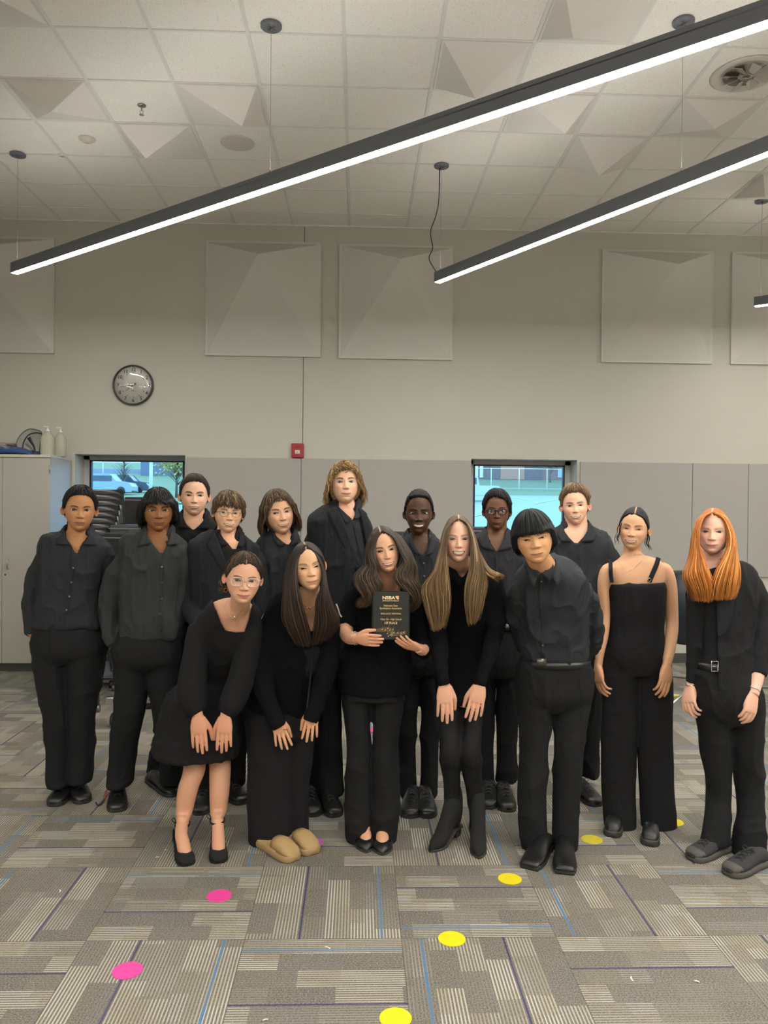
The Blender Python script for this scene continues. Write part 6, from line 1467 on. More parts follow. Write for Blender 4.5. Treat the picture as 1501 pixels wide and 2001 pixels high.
if o:
    flap(o['top'], [(533, 1040), (536, 1056), (548, 1069)], [(538, 1046), (548, 1056), (558, 1064)]); flap(o['top'], [(568, 1067), (572, 1056), (574, 1044)], [(581, 1061), (586, 1050), (578, 1038)])
    collar(p, o['root'], at(553, 1043, Y), .066, .034, C_CHAR, tip=.01, open_=34, tilt=8, drop=0)
    shoe('derby', (614, 1597), 10, .29, o['root']); shoe('derby', (522, 1588), -5, .29, o['root'])

# --- tallest, curly golden hair, suit
Y = 4.45
p = dict(id='p6', Y=Y, base=(672, 1560), seed=16, label='tallest boy with curly golden jaw-length hair and black suit, centre back', eyes=(675.8, 941), chin=(677.2, 980.5), turn=(4, -8), H=.240,
    face=dict(skin=S_PALE, fw=.97, jaw=1.02, eh=.018, smile=.45, lips=(.016, .022), brow=(.06, .035, .02), bw=.014, iris=(.05, .05, .04), lip=(.5, .19, .15)),
    hair=dict(line='mid', thick=.05, sideadd=.9, topadd=-.3, col=(.20, .115, .045), hi=(.42, .27, .115), ns=8, lump=.7, locks=560, lr=.013, curl=.030, turns=2.6, mess=.03, keep=.55, hang=.0, lift=.085, sweep=.06),
    torso=[(677, 978, 20, .058, Y), (676, 988, 30, .07, Y), (672, 999, 44, .09, Y), (668, 1011, 56, .105, Y), (664, 1030, 64, .12, Y), (664, 1075, 60, .13, Y), (666, 1130, 56, .13, Y), (664, 1200, 55, .13, Y), (662, 1290, 60, .14, Y)],
    arms=[[(613, 1054, 20, Y), (610, 1110, 18.5, Y), (613, 1165, 17, Y), (620, 1215, 14, Y - .03), (624, 1250, 12, Y - .05)], [(714, 1054, 20, Y), (720, 1110, 18.5, Y), (722, 1165, 17, Y), (716, 1230, 13, Y)]],
    pelvis=[(663, 1240, 50, .115, Y), (664, 1290, 56, .12, Y), (664, 1320, 50, .10, Y)],
    legs=[[(638, 1290, 30, Y), (638, 1380, 27, Y), (640, 1450, 26, Y), (641, 1500, 27, Y), (647, 1548, 25, Y - .03, 1.2)], [(692, 1290, 29, Y), (698, 1380, 25, Y), (702, 1470, 23, Y), (704, 1548, 22, Y, 1.2)]],
    hands=[hnd((624, 1248, Y - .05), (626, 1300, Y - .06), (-1, -.3, 0), L=.18), hnd((716, 1230, Y), (714, 1285, Y), (1, -.3, 0), L=.18, thumb_side=-1)],
    top_m=C_SUIT, top_name='suit_jacket', cut=[[(657, 970), (658, 990), (670, 1014), (690, 1066), (709, 1122), (722, 1122), (716, 1064), (704, 1010), (699, 990), (699, 970)]], neck=(677, 992), fold=(.005, 9), cuty=Y)
o = build(p)
if o:
    sheet(o['top'], ([(654, 989), (641, 999), (646, 1014), (668, 1062), (700, 1119)], [(658, 989), (667, 1008), (674, 1024), (690, 1068), (709, 1122)]), C_SUIT, 'lapel', .007)
    sheet(o['top'], ([(700, 992), (706, 1012), (711, 1034), (716, 1064), (721, 1112)], [(703, 992), (717, 1003), (719, 1022), (722, 1060), (724, 1110)]), C_SUIT, 'lapel', .007)
    sh = inner_shirt(p, o['root'], C_CHAR, [[(661, 966), (662, 990), (674, 1004), (689, 1019), (695, 1004), (697, 988), (696, 966)]])
    flap(sh, [(659, 985), (664, 1003), (676, 1025)], [(662, 990), (677, 1004), (688, 1014)], C_CHAR); flap(sh, [(692, 1014), (694, 1003), (697, 988)], [(701, 1014), (707, 1000), (700, 984)], C_CHAR)
    strip(sh, [(691, 1022), (697, 1050), (704, 1080), (712, 1110)], .004, C_CHAR)
    collar(p, o['root'], at(677, 983, Y), .064, .036, C_CHAR, tip=.01, open_=34, tilt=6, drop=0)
    shoe('derby', (656, 1598), 14, .31, o['root']); shoe('derby', (704, 1598), 8, .31, o['root'])

# --- seventh
Y = 4.52
p = dict(id='p7', Y=Y, base=(818, 1570), seed=17, label='boy with dark skin and very short hair smiling between plaque holder and blonde girl', eyes=(818.7, 1003), chin=(818.7, 1044.5), turn=(0, 0),
    face=dict(skin=S_DARK, fw=.95, jaw=.98, eh=.018, smile=.95, gap=.018, mw=.115, lips=(.022, .034), brow=(.008, .006, .005), nw=1.25, iris=(.01, .006, .004), lip=(.13, .045, .035), flush=.2, earout=36, teeth=(.8, .76, .68)),
    hair=dict(line='receded', thick=.06, topadd=.55, col=(.006, .005, .005), ns=40, lump=.4, jag=.005, locks=0),
    torso=[(818, 1042, 20, .06, Y), (818, 1049, 32, .072, Y), (818, 1057, 44, .088, Y), (819, 1066, 50, .10, Y), (820, 1088, 54, .115, Y), (820, 1140, 50, .12, Y), (820, 1200, 47, .12, Y), (820, 1255, 50, .12, Y)],
    arms=[[(778, 1092, 17, Y), (774, 1150, 16, Y), (777, 1205, 15, Y), (792, 1252, 13, Y - .05), (805, 1290, 10.5, Y - .08)], armdown((862, 1092, Y), (868, 1170, Y + .02), (862, 1245, Y), (17, 15, 12))],
    pelvis=[(820, 1245, 48, .11, Y), (820, 1285, 51, .12, Y), (820, 1315, 46, .10, Y)],
    legs=[[(798, 1285, 26, Y), (796, 1370, 22, Y), (794, 1440, 19, Y), (796, 1490, 18, Y), (799, 1555, 17.5, Y - .02, 1.2)], [(842, 1285, 26, Y), (842, 1370, 20, Y), (840, 1440, 18, Y), (839, 1490, 17.5, Y), (837, 1555, 17.5, Y - .02, 1.2)]],
    hands=[hnd((805, 1286, Y - .08), (813, 1324, Y - .10), (-.6, -1, 0), L=.15, curl=(.4, .4, .4, .4)), hnd((862, 1245, Y), (860, 1298, Y), (1, -.3, 0), L=.17, thumb_side=-1)],
    top_m=C_CHAR, cut=[[(805, 1030), (806, 1056), (815, 1072), (827, 1087), (835, 1072), (838, 1056), (838, 1030)]], neck=(818, 1054))
o = build(p)
if o:
    flap(o['top'], [(800, 1046), (799, 1060), (811, 1082)], [(802, 1052), (812, 1068), (824, 1086)]); flap(o['top'], [(832, 1086), (838, 1070), (842, 1054)], [(845, 1082), (851, 1066), (845, 1046)])
    collar(p, o['root'], at(818, 1045, Y), .062, .034, C_CHAR, tip=.01, open_=34, tilt=6, drop=0)
    buttons(o['top'], [(828, 1101), (829, 1126)], m=mat('pearl_button', (.22, .22, .21), .25)); strip(o['top'], [(829, 1090), (829, 1110), (829, 1140)], .0035, C_CHAR)
    shoe('derby', (799, 1600), -6, .29, o['root']); shoe('derby', (837, 1600), 6, .29, o['root'])

# --- eighth
Y = 4.58
p = dict(id='p8', Y=Y, base=(968, 1560), seed=18, label='boy in black-framed glasses and open-neck polo, before right window', eyes=(971.2, 998.6), chin=(971.4, 1036.5), turn=(0, 0),
    face=dict(skin=S_MED, fw=.94, jaw=1.0, eh=.019, smile=.1, lips=(.020, .030), brow=(.012, .008, .007), nw=1.15, iris=(.012, .007, .005), mustache=.5, stubble=.12, lip=(.22, .085, .07), flush=.2, earout=40),
    hair=dict(line='short', thick=.06, topadd=.4, sweep=-.05, col=(.007, .006, .006), ns=12, lump=.35, jag=.03, locks=320, lr=.016, curl=.004, mess=.008, keep=0, hang=-.01, start=.6),
    torso=[(970, 1036, 22, .06, Y), (970, 1044, 36, .075, Y), (970, 1052, 50, .09, Y), (969, 1061, 56, .10, Y), (969, 1082, 58, .115, Y), (970, 1135, 53, .12, Y), (970, 1185, 47, .12, Y), (970, 1220, 46, .12, Y)],
    arms=[armdown((921, 1088, Y), (915, 1155, Y + .04), (920, 1230, Y + .05), (17, 14, 11)), armdown((1018, 1088, Y), (1022, 1155, Y + .04), (1016, 1230, Y + .05), (17, 14, 11))],
    pelvis=[(970, 1214, 46, .115, Y), (970, 1245, 50, .12, Y), (969, 1290, 50, .12, Y), (969, 1320, 46, .10, Y)],
    legs=[[(946, 1260, 26, Y), (944, 1340, 23, Y), (943, 1440, 20, Y), (943, 1524, 19.5, Y, 1.15)], [(994, 1260, 26, Y), (993, 1340, 22.5, Y), (990, 1440, 20.5, Y), (990, 1526, 20, Y, 1.15)]],
    hands=[hnd((920, 1230, Y + .05), (924, 1282, Y + .03), (-1, -.3, 0), L=.17), hnd((1016, 1230, Y + .05), (1012, 1282, Y + .03), (1, -.3, 0), L=.17, thumb_side=-1)],
    top_m=C_POLO, top_name='polo_shirt', cut=[[(952, 1024), (953, 1046), (960, 1062), (970, 1080), (981, 1062), (987, 1046), (988, 1024)]], neck=(970, 1050), neck_r=.060)
o = build(p)
if o:
    flap(o['top'], [(948, 1038), (936, 1052), (940, 1070)], [(950, 1044), (957, 1060), (967, 1078)]); flap(o['top'], [(973, 1078), (983, 1062), (990, 1044)], [(1002, 1070), (1006, 1054), (993, 1040)])
    collar(p, o['root'], at(970, 1041, Y), .064, .032, C_POLO, tip=.01, open_=36, tilt=6, drop=0)
    strip(o['top'], [(970, 1084), (971, 1104), (971, 1124)], .005, C_POLO)
    belt(o['root'], (970, 1220, 48, .124, Y), M_LEATHER, o['pants'], buckle=(990, 1220), bs=(.029, .019))
    glasses(p, o['root'], o['hd'], o['eye'], M_BLKF, rx=.102, rz=.066, th=.013, sq=3.4)
    shoe('derby', (953, 1582), -2, .28, o['root']); shoe('derby', (993, 1588), 8, .28, o['root'])

# --- ninth
Y = 4.68
p = dict(id='p9', Y=Y, base=(1132, 1550), seed=19, label='tall grinning boy with short light brown hair, right of right window', eyes=(1124, 988.3), chin=(1126.8, 1025.5), turn=(0, 0),
    face=dict(skin=S_PALE, fw=.98, jaw=1.0, eh=.015, smile=1.0, gap=.015, lips=(.010, .018), brow=(.13, .08, .05), iris=(.04, .05, .05), lip=(.52, .2, .16), earout=56, flush=.8),
    hair=dict(line='short', thick=.055, topadd=.9, col=(.15, .09, .045), hi=(.24, .155, .085), ns=18, lump=.4, jag=.02, locks=360, lr=.011, curl=.003, mess=.010, keep=0, hang=-.04, start=.5),
    torso=[(1126, 1023, 24, .062, Y), (1126, 1031, 38, .075, Y), (1126, 1041, 56, .09, Y), (1126, 1052, 69, .10, Y), (1126, 1072, 74, .115, Y), (1128, 1125, 64, .125, Y), (1130, 1185, 57, .125, Y), (1130, 1240, 56, .125, Y)],
    arms=[armdown((1064, 1082, Y), (1060, 1160, Y), (1070, 1235, Y), (19, 16, 13)), armdown((1192, 1082, Y), (1196, 1155, Y), (1186, 1235, Y), (20, 17, 13))],
    pelvis=[(1130, 1230, 55, .115, Y), (1130, 1265, 58, .125, Y), (1130, 1300, 50, .10, Y)],
    legs=[[(1104, 1265, 30, Y), (1106, 1360, 25, Y), (1108, 1515, 20, Y, 1.15)], [(1157, 1265, 30, Y), (1157, 1350, 24, Y), (1153, 1440, 20.5, Y), (1151, 1516, 19.5, Y, 1.15)]],
    hands=[hnd((1070, 1233, Y), (1076, 1285, Y - .02), (-1, -.3, 0), L=.18), hnd((1186, 1233, Y), (1180, 1285, Y - .02), (1, -.3, 0), L=.18, thumb_side=-1)],
    top_m=C_CHAR, cut=[[(1101, 1010), (1102, 1036), (1112, 1050), (1126, 1064), (1140, 1050), (1149, 1036), (1150, 1010)]], neck=(1126, 1038), neck_r=.066)
o = build(p)
if o:
    flap(o['top'], [(1099, 1024), (1090, 1042), (1098, 1058)], [(1102, 1032), (1107, 1046), (1117, 1059)]); flap(o['top'], [(1136, 1059), (1145, 1046), (1149, 1032)], [(1160, 1058), (1166, 1042), (1152, 1022)])
    collar(p, o['root'], at(1126, 1027, Y), .070, .038, C_CHAR, tip=.01, open_=36, tilt=6, drop=0)
    g = G(); g.add(*torso_geo([(1126, 1055, 16, .06, Y), (1126, 1062, 32, .085, Y), (1126, 1080, 42, .10, Y)], steps=8)); obj('undershirt', g, C_BLACK, o['root'])
    shoe('derby', (1168, 1577), 30, .29, o['root']); shoe('derby', (1104, 1572), -10, .29, o['root'])

# --- jumpsuit girl
Y = 4.10
p = dict(id='p10', Y=Y, base=(1240, 1620), seed=20, label='girl in black strappy wide-leg jumpsuit with pulled-back black hair', eyes=(1235.5, 1034), chin=(1232, 1074.8), turn=(-6, 0),
    face=dict(skin=S_ASIAN, fw=1.0, jaw=.98, eh=.009, tilt=.014, smile=1.0, gap=.017, lips=(.014, .022), brow=(.03, .02, .015), nl=.95, nw=1.1, iris=(.015, .009, .006), lip=(.55, .16, .15), flush=.9, bz=.085, bk=.7),
    hair=dict(line='back', thick=.04, topadd=.3, col=(.008, .007, .007), ns=5, lump=.15, part=.02, soft=.03,
        curtains=[dict(g=([(1212, 1020, 4.06), (1208, 1035, 4.05), (1206, 1052, 4.04), (1203, 1068, 4.03)], [(1214, 1022, 4.06), (1212, 1036, 4.05), (1210, 1052, 4.04), (1209, 1064, 4.03)]), k=dict(k=7, seed=4, col=(.008, .007, .007), lr=.0016, wave=.004, mess=.004)),
                  dict(g=([(1262, 1025, 4.06), (1266, 1042, 4.05), (1268, 1062, 4.05), (1274, 1080, 4.05)], [(1260, 1028, 4.06), (1263, 1045, 4.05), (1264, 1062, 4.04), (1266, 1076, 4.03)]), k=dict(k=9, seed=5, col=(.008, .007, .007), lr=.0016, wave=.004, mess=.005))]),
    torso=[(1234, 1078, 15, .045, Y), (1235, 1087, 26, .06, Y), (1237, 1095, 44, .075, Y), (1239, 1104, 58, .085, Y), (1242, 1122, 60, .10, Y), (1244, 1150, 54, .108, Y), (1245, 1190, 52, .105, Y), (1244, 1232, 50, .10, Y), (1243, 1280, 60, .115, Y)],
    arms=[[(1184, 1114, 14, Y), (1179, 1150, 11.5, Y), (1183, 1200, 10, Y), (1180, 1240, 9.8, Y - .02), (1173, 1275, 8.5, Y - .04), (1169, 1305, 7.5, Y - .05)], [(1303, 1114, 15, Y), (1310, 1150, 13.5, Y), (1313, 1200, 12.5, Y), (1313, 1232, 12.5, Y - .02), (1309, 1268, 11, Y - .08), (1303, 1300, 8.5, Y - .12)]], bare_arms=True,
    legs=[[(1214, 1270, 34, Y, .9), (1212, 1330, 34, Y, .8), (1210, 1400, 34, Y, .7), (1208.5, 1534, 34.5, Y, .7), (1212, 1600, 33, Y - .02, .75), (1213, 1623, 31, Y - .03, .8)], [(1275, 1270, 34, Y, .9), (1279, 1330, 34.5, Y, .8), (1280, 1400, 34.5, Y, .7), (1283, 1534, 34.5, Y, .7), (1287, 1610, 35, Y - .02, .75), (1289, 1634, 35, Y - .03, .8)]],
    hands=[hnd((1169, 1303, Y - .05), (1174, 1354, Y - .08), (-1, -.35, 0), L=.175, curl=(.35, .35, .4, .5), thumb=.3), hnd((1303, 1300, Y - .12), (1296, 1360, Y - .14), (.35, -1, 0), L=.185, curl=(.2, .25, .3, .35), thumb=.3, thumb_side=-1)],
    no_sleeves=True, smooth=18, bottom=False, top_m=C_CREPE, top_name='jumpsuit', neck=(1235, 1084), neck_r=.046, ease=.010, fold=(.004, 6))
p['legs_skin'] = [[(r[0], r[1], 17, r[3]) for r in L_] for L_ in p['legs']]
pj = dict(p); pj['torso'] = [(1243.5, 1137, 53.5, .112, Y), (1244, 1160, 55, .114, Y), (1245, 1195, 54.5, .110, Y), (1244, 1232, 52.5, .105, Y), (1243, 1262, 57, .112, Y), (1243, 1290, 58, .108, Y), (1244, 1318, 44, .085, Y)]
if not ONLY or 'p10' in ONLY.split(','):
    root_pj = pj['torso']
    _t = p['torso']; p['skin_torso'] = _t
    p['torso_skin'] = _t
    p['top_extra'] = [leg_geo(L_) for L_ in p['legs']]
    p['garment_torso'] = root_pj
o = build(p)
if o:
    for pts, w_ in (([(1193, 1093), (1193.5, 1110), (1194, 1124), (1196, 1138)], .010), ([(1287, 1090), (1283, 1104), (1276, 1120), (1269, 1137)], .012)):
        s_ = strip(o['body'], pts, w_, C_CREPE, 'strap', .003); s_.parent = o['root']; s_.matrix_local = world_of(o['root']).inverted()
    for c_ in ((1196, 1135), (1269.5, 1133)):
        q_ = on_front(verts_of(o['body']), c_[0], c_[1], .007, 5); hoop(o['root'], q_, .008, .0016, M_SILVER, 'strap_ring')
    necklace(o['root'], o['body'], [(1208, 1093), (1213, 1104), (1225, 1116), (1240, 1109), (1255, 1096)], M_GOLD, .0010)
    shoe('clog', (1196, 1637), -6, .25, o['root'], W=.045); shoe('clog', (1270, 1655), -2, .25, o['root'], W=.045)

# --- red-haired girl
Y = 3.80
RH = (.40, .115, .018); RT = (.58, .20, .035)
p = dict(id='p11', Y=Y, base=(1425, 1670), seed=21, label='girl with long orange-red hair in a cropped black jacket at far right', eyes=(1391.6, 1039.5), chin=(1391.8, 1083.5), turn=(-4, 0),
    face=dict(skin=(.85, .56, .45), fw=1.02, jaw=.98, eh=.017, smile=.6, lips=(.014, .024), brow=(.42, .2, .1), bk=.6, iris=(.05, .06, .06), nw=1.05, flush=.9, lip=(.60, .20, .18)),
    hair=dict(line='long', thick=.04, col=RH, ns=5, lump=.2, soft=.03, part=-.01, curtains=[
        dict(g=([(1386, 1000, 3.76), (1366, 1014, 3.76), (1355, 1050, 3.74), (1350, 1092, 3.70), (1343, 1124, 3.66), (1350, 1153, 3.66), (1356, 1176, 3.68)], [(1391, 1001, 3.72), (1374, 1012, 3.71), (1365, 1036, 3.69), (1363, 1062, 3.67), (1374, 1088, 3.64), (1384, 1116, 3.62), (1389, 1148, 3.63), (1386, 1177, 3.66)]), k=dict(k=450, seed=6, col=RH, tip=RT, lr=.0028, hi=(.75, .34, .10), mess=.008, ends=.02, wave=.004, turns=2)),
        dict(g=([(1395, 1000, 3.76), (1418, 1010, 3.76), (1433, 1044, 3.74), (1437, 1082, 3.70), (1445, 1110, 3.67), (1442, 1140, 3.67), (1433, 1172, 3.68)], [(1392, 1001, 3.72), (1412, 1012, 3.71), (1423, 1036, 3.69), (1424, 1062, 3.67), (1417, 1090, 3.64), (1406, 1114, 3.62), (1394, 1145, 3.62), (1390, 1174, 3.65)]), k=dict(k=480, seed=7, col=RH, tip=RT, lr=.0028, hi=(.75, .34, .10), mess=.008, ends=.02, wave=.004, turns=2))]),
    torso=[(1392, 1094, 18, .05, Y), (1394, 1103, 32, .065, Y), (1400, 1112, 48, .08, Y), (1407, 1122, 60, .095, Y), (1413, 1140, 66, .11, Y), (1414, 1190, 58, .115, Y), (1411, 1250, 52, .11, Y), (1410, 1300, 56, .12, Y), (1411, 1340, 58, .125, Y)],
    arms=[[(1364, 1142, 17, Y), (1358, 1200, 15, Y), (1356, 1260, 13, Y), (1353, 1310, 11, Y), (1350, 1342, 9, Y)], [(1473, 1146, 19, Y), (1483, 1200, 19, Y), (1485, 1260, 18, Y - .03), (1480, 1318, 14, Y - .08), (1471, 1358, 11.5, Y - .12)]], bare_arms=True,
    sleeves=[[(1364, 1142, 18, Y), (1358, 1200, 16, Y), (1356, 1260, 15, Y), (1354, 1300, 13, Y), (1351, 1334, 12, Y)], [(1473, 1146, 21, Y), (1484, 1200, 21.5, Y), (1486, 1260, 22, Y - .03), (1483, 1300, 20, Y - .06), (1481, 1320, 18, Y - .08)]],
    pelvis=[(1410, 1292, 52, .115, Y), (1412, 1325, 60, .125, Y), (1420, 1370, 68, .13, Y), (1425, 1415, 44, .08, Y)],
    legs=[[(1388, 1330, 34, Y), (1393, 1380, 34, Y), (1399, 1430, 30, Y), (1402, 1483, 28, Y), (1405, 1530, 23.5, Y), (1404, 1560, 23.5, Y), (1400, 1612, 25, Y - .03), (1398, 1650, 28, Y - .05, .9)], [(1445, 1330, 36, Y), (1456, 1380, 36, Y), (1461, 1430, 32, Y), (1462, 1483, 30, Y), (1466, 1546, 27.5, Y), (1468, 1600, 27, Y - .03), (1464, 1650, 31, Y - .05), (1462, 1684, 33, Y - .06, .9)]],
    hands=[hnd((1350, 1340, Y), (1346, 1398, Y - .05), (-1, -.5, 0), L=.18, curl=(.5, .5, .55, .6), thumb=.2), hnd((1470, 1356, Y - .12), (1461, 1420, Y - .15), (.25, -1, 0), L=.19, curl=(.55, .55, .6, .6), thumb=.4, thumb_side=-1)],
    top_m=C_BLACK, top_name='jacket', cut=[[(1378, 1085), (1376, 1180), (1372, 1250), (1366, 1350), (1403, 1350), (1403, 1250), (1402, 1180), (1408, 1085)]], neck=(1392, 1098), neck_r=.048, ease=.012, cuty=Y, fold=(.006, 10))
o = build(p)
if o:
    inner_shirt(p, o['root'], C_CREPE, None, [(1394, 1104, 26, .062, Y)] + p['torso'][2:8], -.005, 'top')
    sheet(o['top'], ([(1401, 1150), (1402, 1190), (1402, 1225), (1404, 1246)], [(1438, 1150), (1434, 1195), (1424, 1230), (1405, 1247)]), C_SUIT, 'lapel', .007)
    belt(o['root'], (1400, 1297, 44, .112, Y), M_LEATHER, o['pants'], buckle=(1397, 1302), bs=(.016, .024))
    bangle(o['root'], at(1472, 1349, Y - .115), at(1478, 1325, Y - .08), .031, .0028, M_SILVER); bangle(o['root'], at(1350.5, 1338, Y), at(1352, 1318, Y), .026, .0028, M_SILVER)
    q_ = place([(.335, .02, -.16)], o['hd'])[0]; g = G(); g.add(*ellipsoid(q_, (.005, .005, .006), 10, 8)); obj('earring', g, M_GOLD, o['root'])
    shoe('sneaker', (1350, 1683), -38, .27, o['root'], mt=M_CANVAS, sole_m=M_GSOLE); shoe('sneaker', (1422, 1713), -36, .27, o['root'], mt=M_CANVAS, sole_m=M_GSOLE)

# --- girl in the dress with clear glasses
Y = 3.95
p = dict(id='p12', Y=Y, base=(395, 1640), seed=22, label='girl in clear glasses, puff-sleeve black dress and ankle-strap heels, leaning forward', eyes=(478.6, 1136), chin=(475, 1178.5), headY=3.64, turn=(5, 4), H=.225,
    face=dict(skin=(.72, .42, .29), fw=1.06, jaw=1.0, eh=.020, smile=.55, lips=(.020, .028), brow=(.08, .045, .03), iris=(.05, .07, .08), nw=1.1, flush=.9, lip=(.55, .18, .16)),
    hair=dict(line='back', thick=.045, topadd=.2, col=(.040, .024, .015), hi=(.10, .06, .035), ns=10, lump=.35, part=.0, soft=.03, locks=200, lr=.008, curl=.008, turns=3, mess=.006, keep=0, hang=-.03, start=.5, lift=.05,
        curtains=[dict(g=([(436, 1118, 3.68), (432, 1132, 3.68), (430, 1146, 3.68), (434, 1162, 3.68)], [(446, 1122, 3.66), (442, 1136, 3.66), (440, 1148, 3.66), (440, 1158, 3.66)]), k=dict(k=70, seed=8, col=(.045, .027, .017), lr=.0022, wave=.007, turns=3, mess=.006, hi=(.12, .07, .04)))]),
    torso=[(469, 1178, 16, .045, 3.71), (464, 1186, 28, .06, 3.73), (458, 1193, 44, .075, 3.76), (453, 1204, 56, .09, 3.80), (448, 1228, 57, .11, 3.86), (438, 1262, 52, .112, 3.93), (424, 1300, 50, .11, 4.02), (408, 1340, 56, .13, 4.08)],
    torso_skin=None,
    arms=[[(398, 1208, 13, 3.80), (385, 1260, 12, 3.80), (381, 1320, 10.5, 3.80), (385, 1378, 8.8, 3.78), (387, 1400, 9, 3.77)], [(498, 1215, 13, 3.80), (487, 1275, 12, 3.80), (466, 1335, 10.5, 3.80), (444, 1384, 8.8, 3.78), (440, 1400, 9, 3.77)]], bare_arms=True,
    sleeves=[[(400, 1208, 19, 3.80), (386, 1250, 22, 3.80), (379, 1305, 25, 3.80), (378, 1355, 27, 3.79), (382, 1382, 24, 3.78), (387, 1396, 15, 3.77)], [(494, 1215, 18, 3.80), (488, 1262, 21, 3.80), (474, 1315, 23, 3.80), (458, 1358, 24, 3.79), (446, 1384, 21, 3.78), (439, 1397, 15, 3.77)]],
    legs=[], legs_skin=[[(376, 1440, 22, 4.02), (380, 1500, 21.5, 3.95), (368, 1540, 20, 3.93), (361, 1580, 17, 3.93), (357, 1606, 12.5, 3.88)], [(428, 1440, 21, 4.05), (430, 1500, 21, 3.98), (429, 1545, 19.5, 3.95), (427, 1582, 16.5, 3.94), (425, 1600, 12.5, 3.89)]],
    hands=[hnd((387, 1398, 3.765), (390, 1466, 3.75), (0, -1, .15), L=.19, curl=(.08, .1, .1, .12), thumb=.2, thumb_side=-1, spread=.02), hnd((440, 1398, 3.765), (437, 1463, 3.75), (0, -1, .15), L=.185, curl=(.08, .1, .1, .12), thumb=.3, thumb_side=1, spread=.03)],
    bottom=False, top_m=C_CREPE, top_name='dress', neck=(468, 1184), neck_r=.047, ease=.010, fold=(.006, 8), cut=[[(404, 1140), (413, 1172), (421, 1190), (430, 1215), (440, 1233), (460, 1237), (478, 1236), (486, 1215), (491, 1198), (494, 1184), (502, 1140)]])
p.pop('torso_skin')
def skirt_rings(rows, n=96, plates=11, amp=.012, steps=22, seed=0):
    S = catmull([(*at(r[0], r[1], r[4]), r[2] * r[4] / F, r[3]) for r in rows], steps); a = np.linspace(0, 2 * PI, n, endpoint=False); out = []
    for i in range(steps):
        k = amp * (i / steps) * (np.sin(plates * a + .3) + .5 * np.sin(plates * 1.7 * a + 1)); out.append(S[i, :3] + np.stack([(S[i, 3] + k) * np.cos(a), (S[i, 4] + k) * np.sin(a), 0 * a], 1))
    return out
p['top_extra'] = [loft(skirt_rings([(412, 1330, 58, .13, 4.06), (400, 1360, 72, .165, 4.05), (392, 1396, 78, .175, 4.03), (386, 1440, 82, .185, 4.02)])), loft(skirt_rings([(386, 1438, 85, .192, 4.02), (384, 1456, 85, .197, 4.02), (385, 1473, 84, .197, 4.01)], plates=23, amp=.010, steps=10))]
if not ONLY or 'p12' in ONLY.split(','):
    p['foot_geo'] = [foot_skin((357, 1607, 3.87), (367, 1690), 12, .225, .045), foot_skin((425, 1601, 3.88), (428, 1685), 2, .225, .045)]
o = build(p)
if o:
    glasses(p, o['root'], o['hd'], o['eye'], M_CLEARF, rx=.118, rz=.088, th=.0085, sq=2.8)
    necklace(o['root'], o['body'], [(444, 1186), (450, 1197), (458, 1206), (468, 1199), (478, 1188)], M_GOLD, .0009, (458.5, 1206))
    hoop(o['root'], at(441, 1153, 3.645), .010, .0022, M_GOLD, 'earring', R3(40)); q_ = at(441, 1145, 3.645); g = G(); g.add(*ellipsoid(q_, (.004, .004, .004), 8, 6)); obj('earring', g, M_GOLD, o['root'])
    for tp, hdg, an in (((367, 1693), 12, (357, 1611, 3.87)), ((428, 1688), 2, (425, 1604, 3.88))):
        s_ = shoe('dorsay', tp, hdg, .235, o['root'], mt=M_SUEDE, sole_m=M_SUEDE, heel=.045, W=.043)
        g = G(); a_ = np.linspace(0, 2 * PI, 30); c_ = at(*an) + (0, -.004, .004); P_ = c_ + np.stack([.036 * np.cos(a_), .040 * np.sin(a_), .004 * np.sin(a_)], 1); g.add(*tube(P_, .006, 8, flat=.35, side=(0, 0, 1), cap=False)); obj('ankle_strap', g, M_SUEDE, s_['obj'])
        g = G(); g.add(*tube(catmull([c_ + (-.02, .034, 0), c_ + (-.018, .05, -.03), s_['heel'] + (0, 0, .08)], 10), .005, 6)); g.add(*tube(catmull([c_ + (-.036, .0, .004), c_ + (-.052, .0, .02), c_ + (-.04, 0, .03), c_ + (-.034, 0, .006)], 10), .0022, 5)); obj('heel_strap', g, M_SUEDE, s_['obj'])

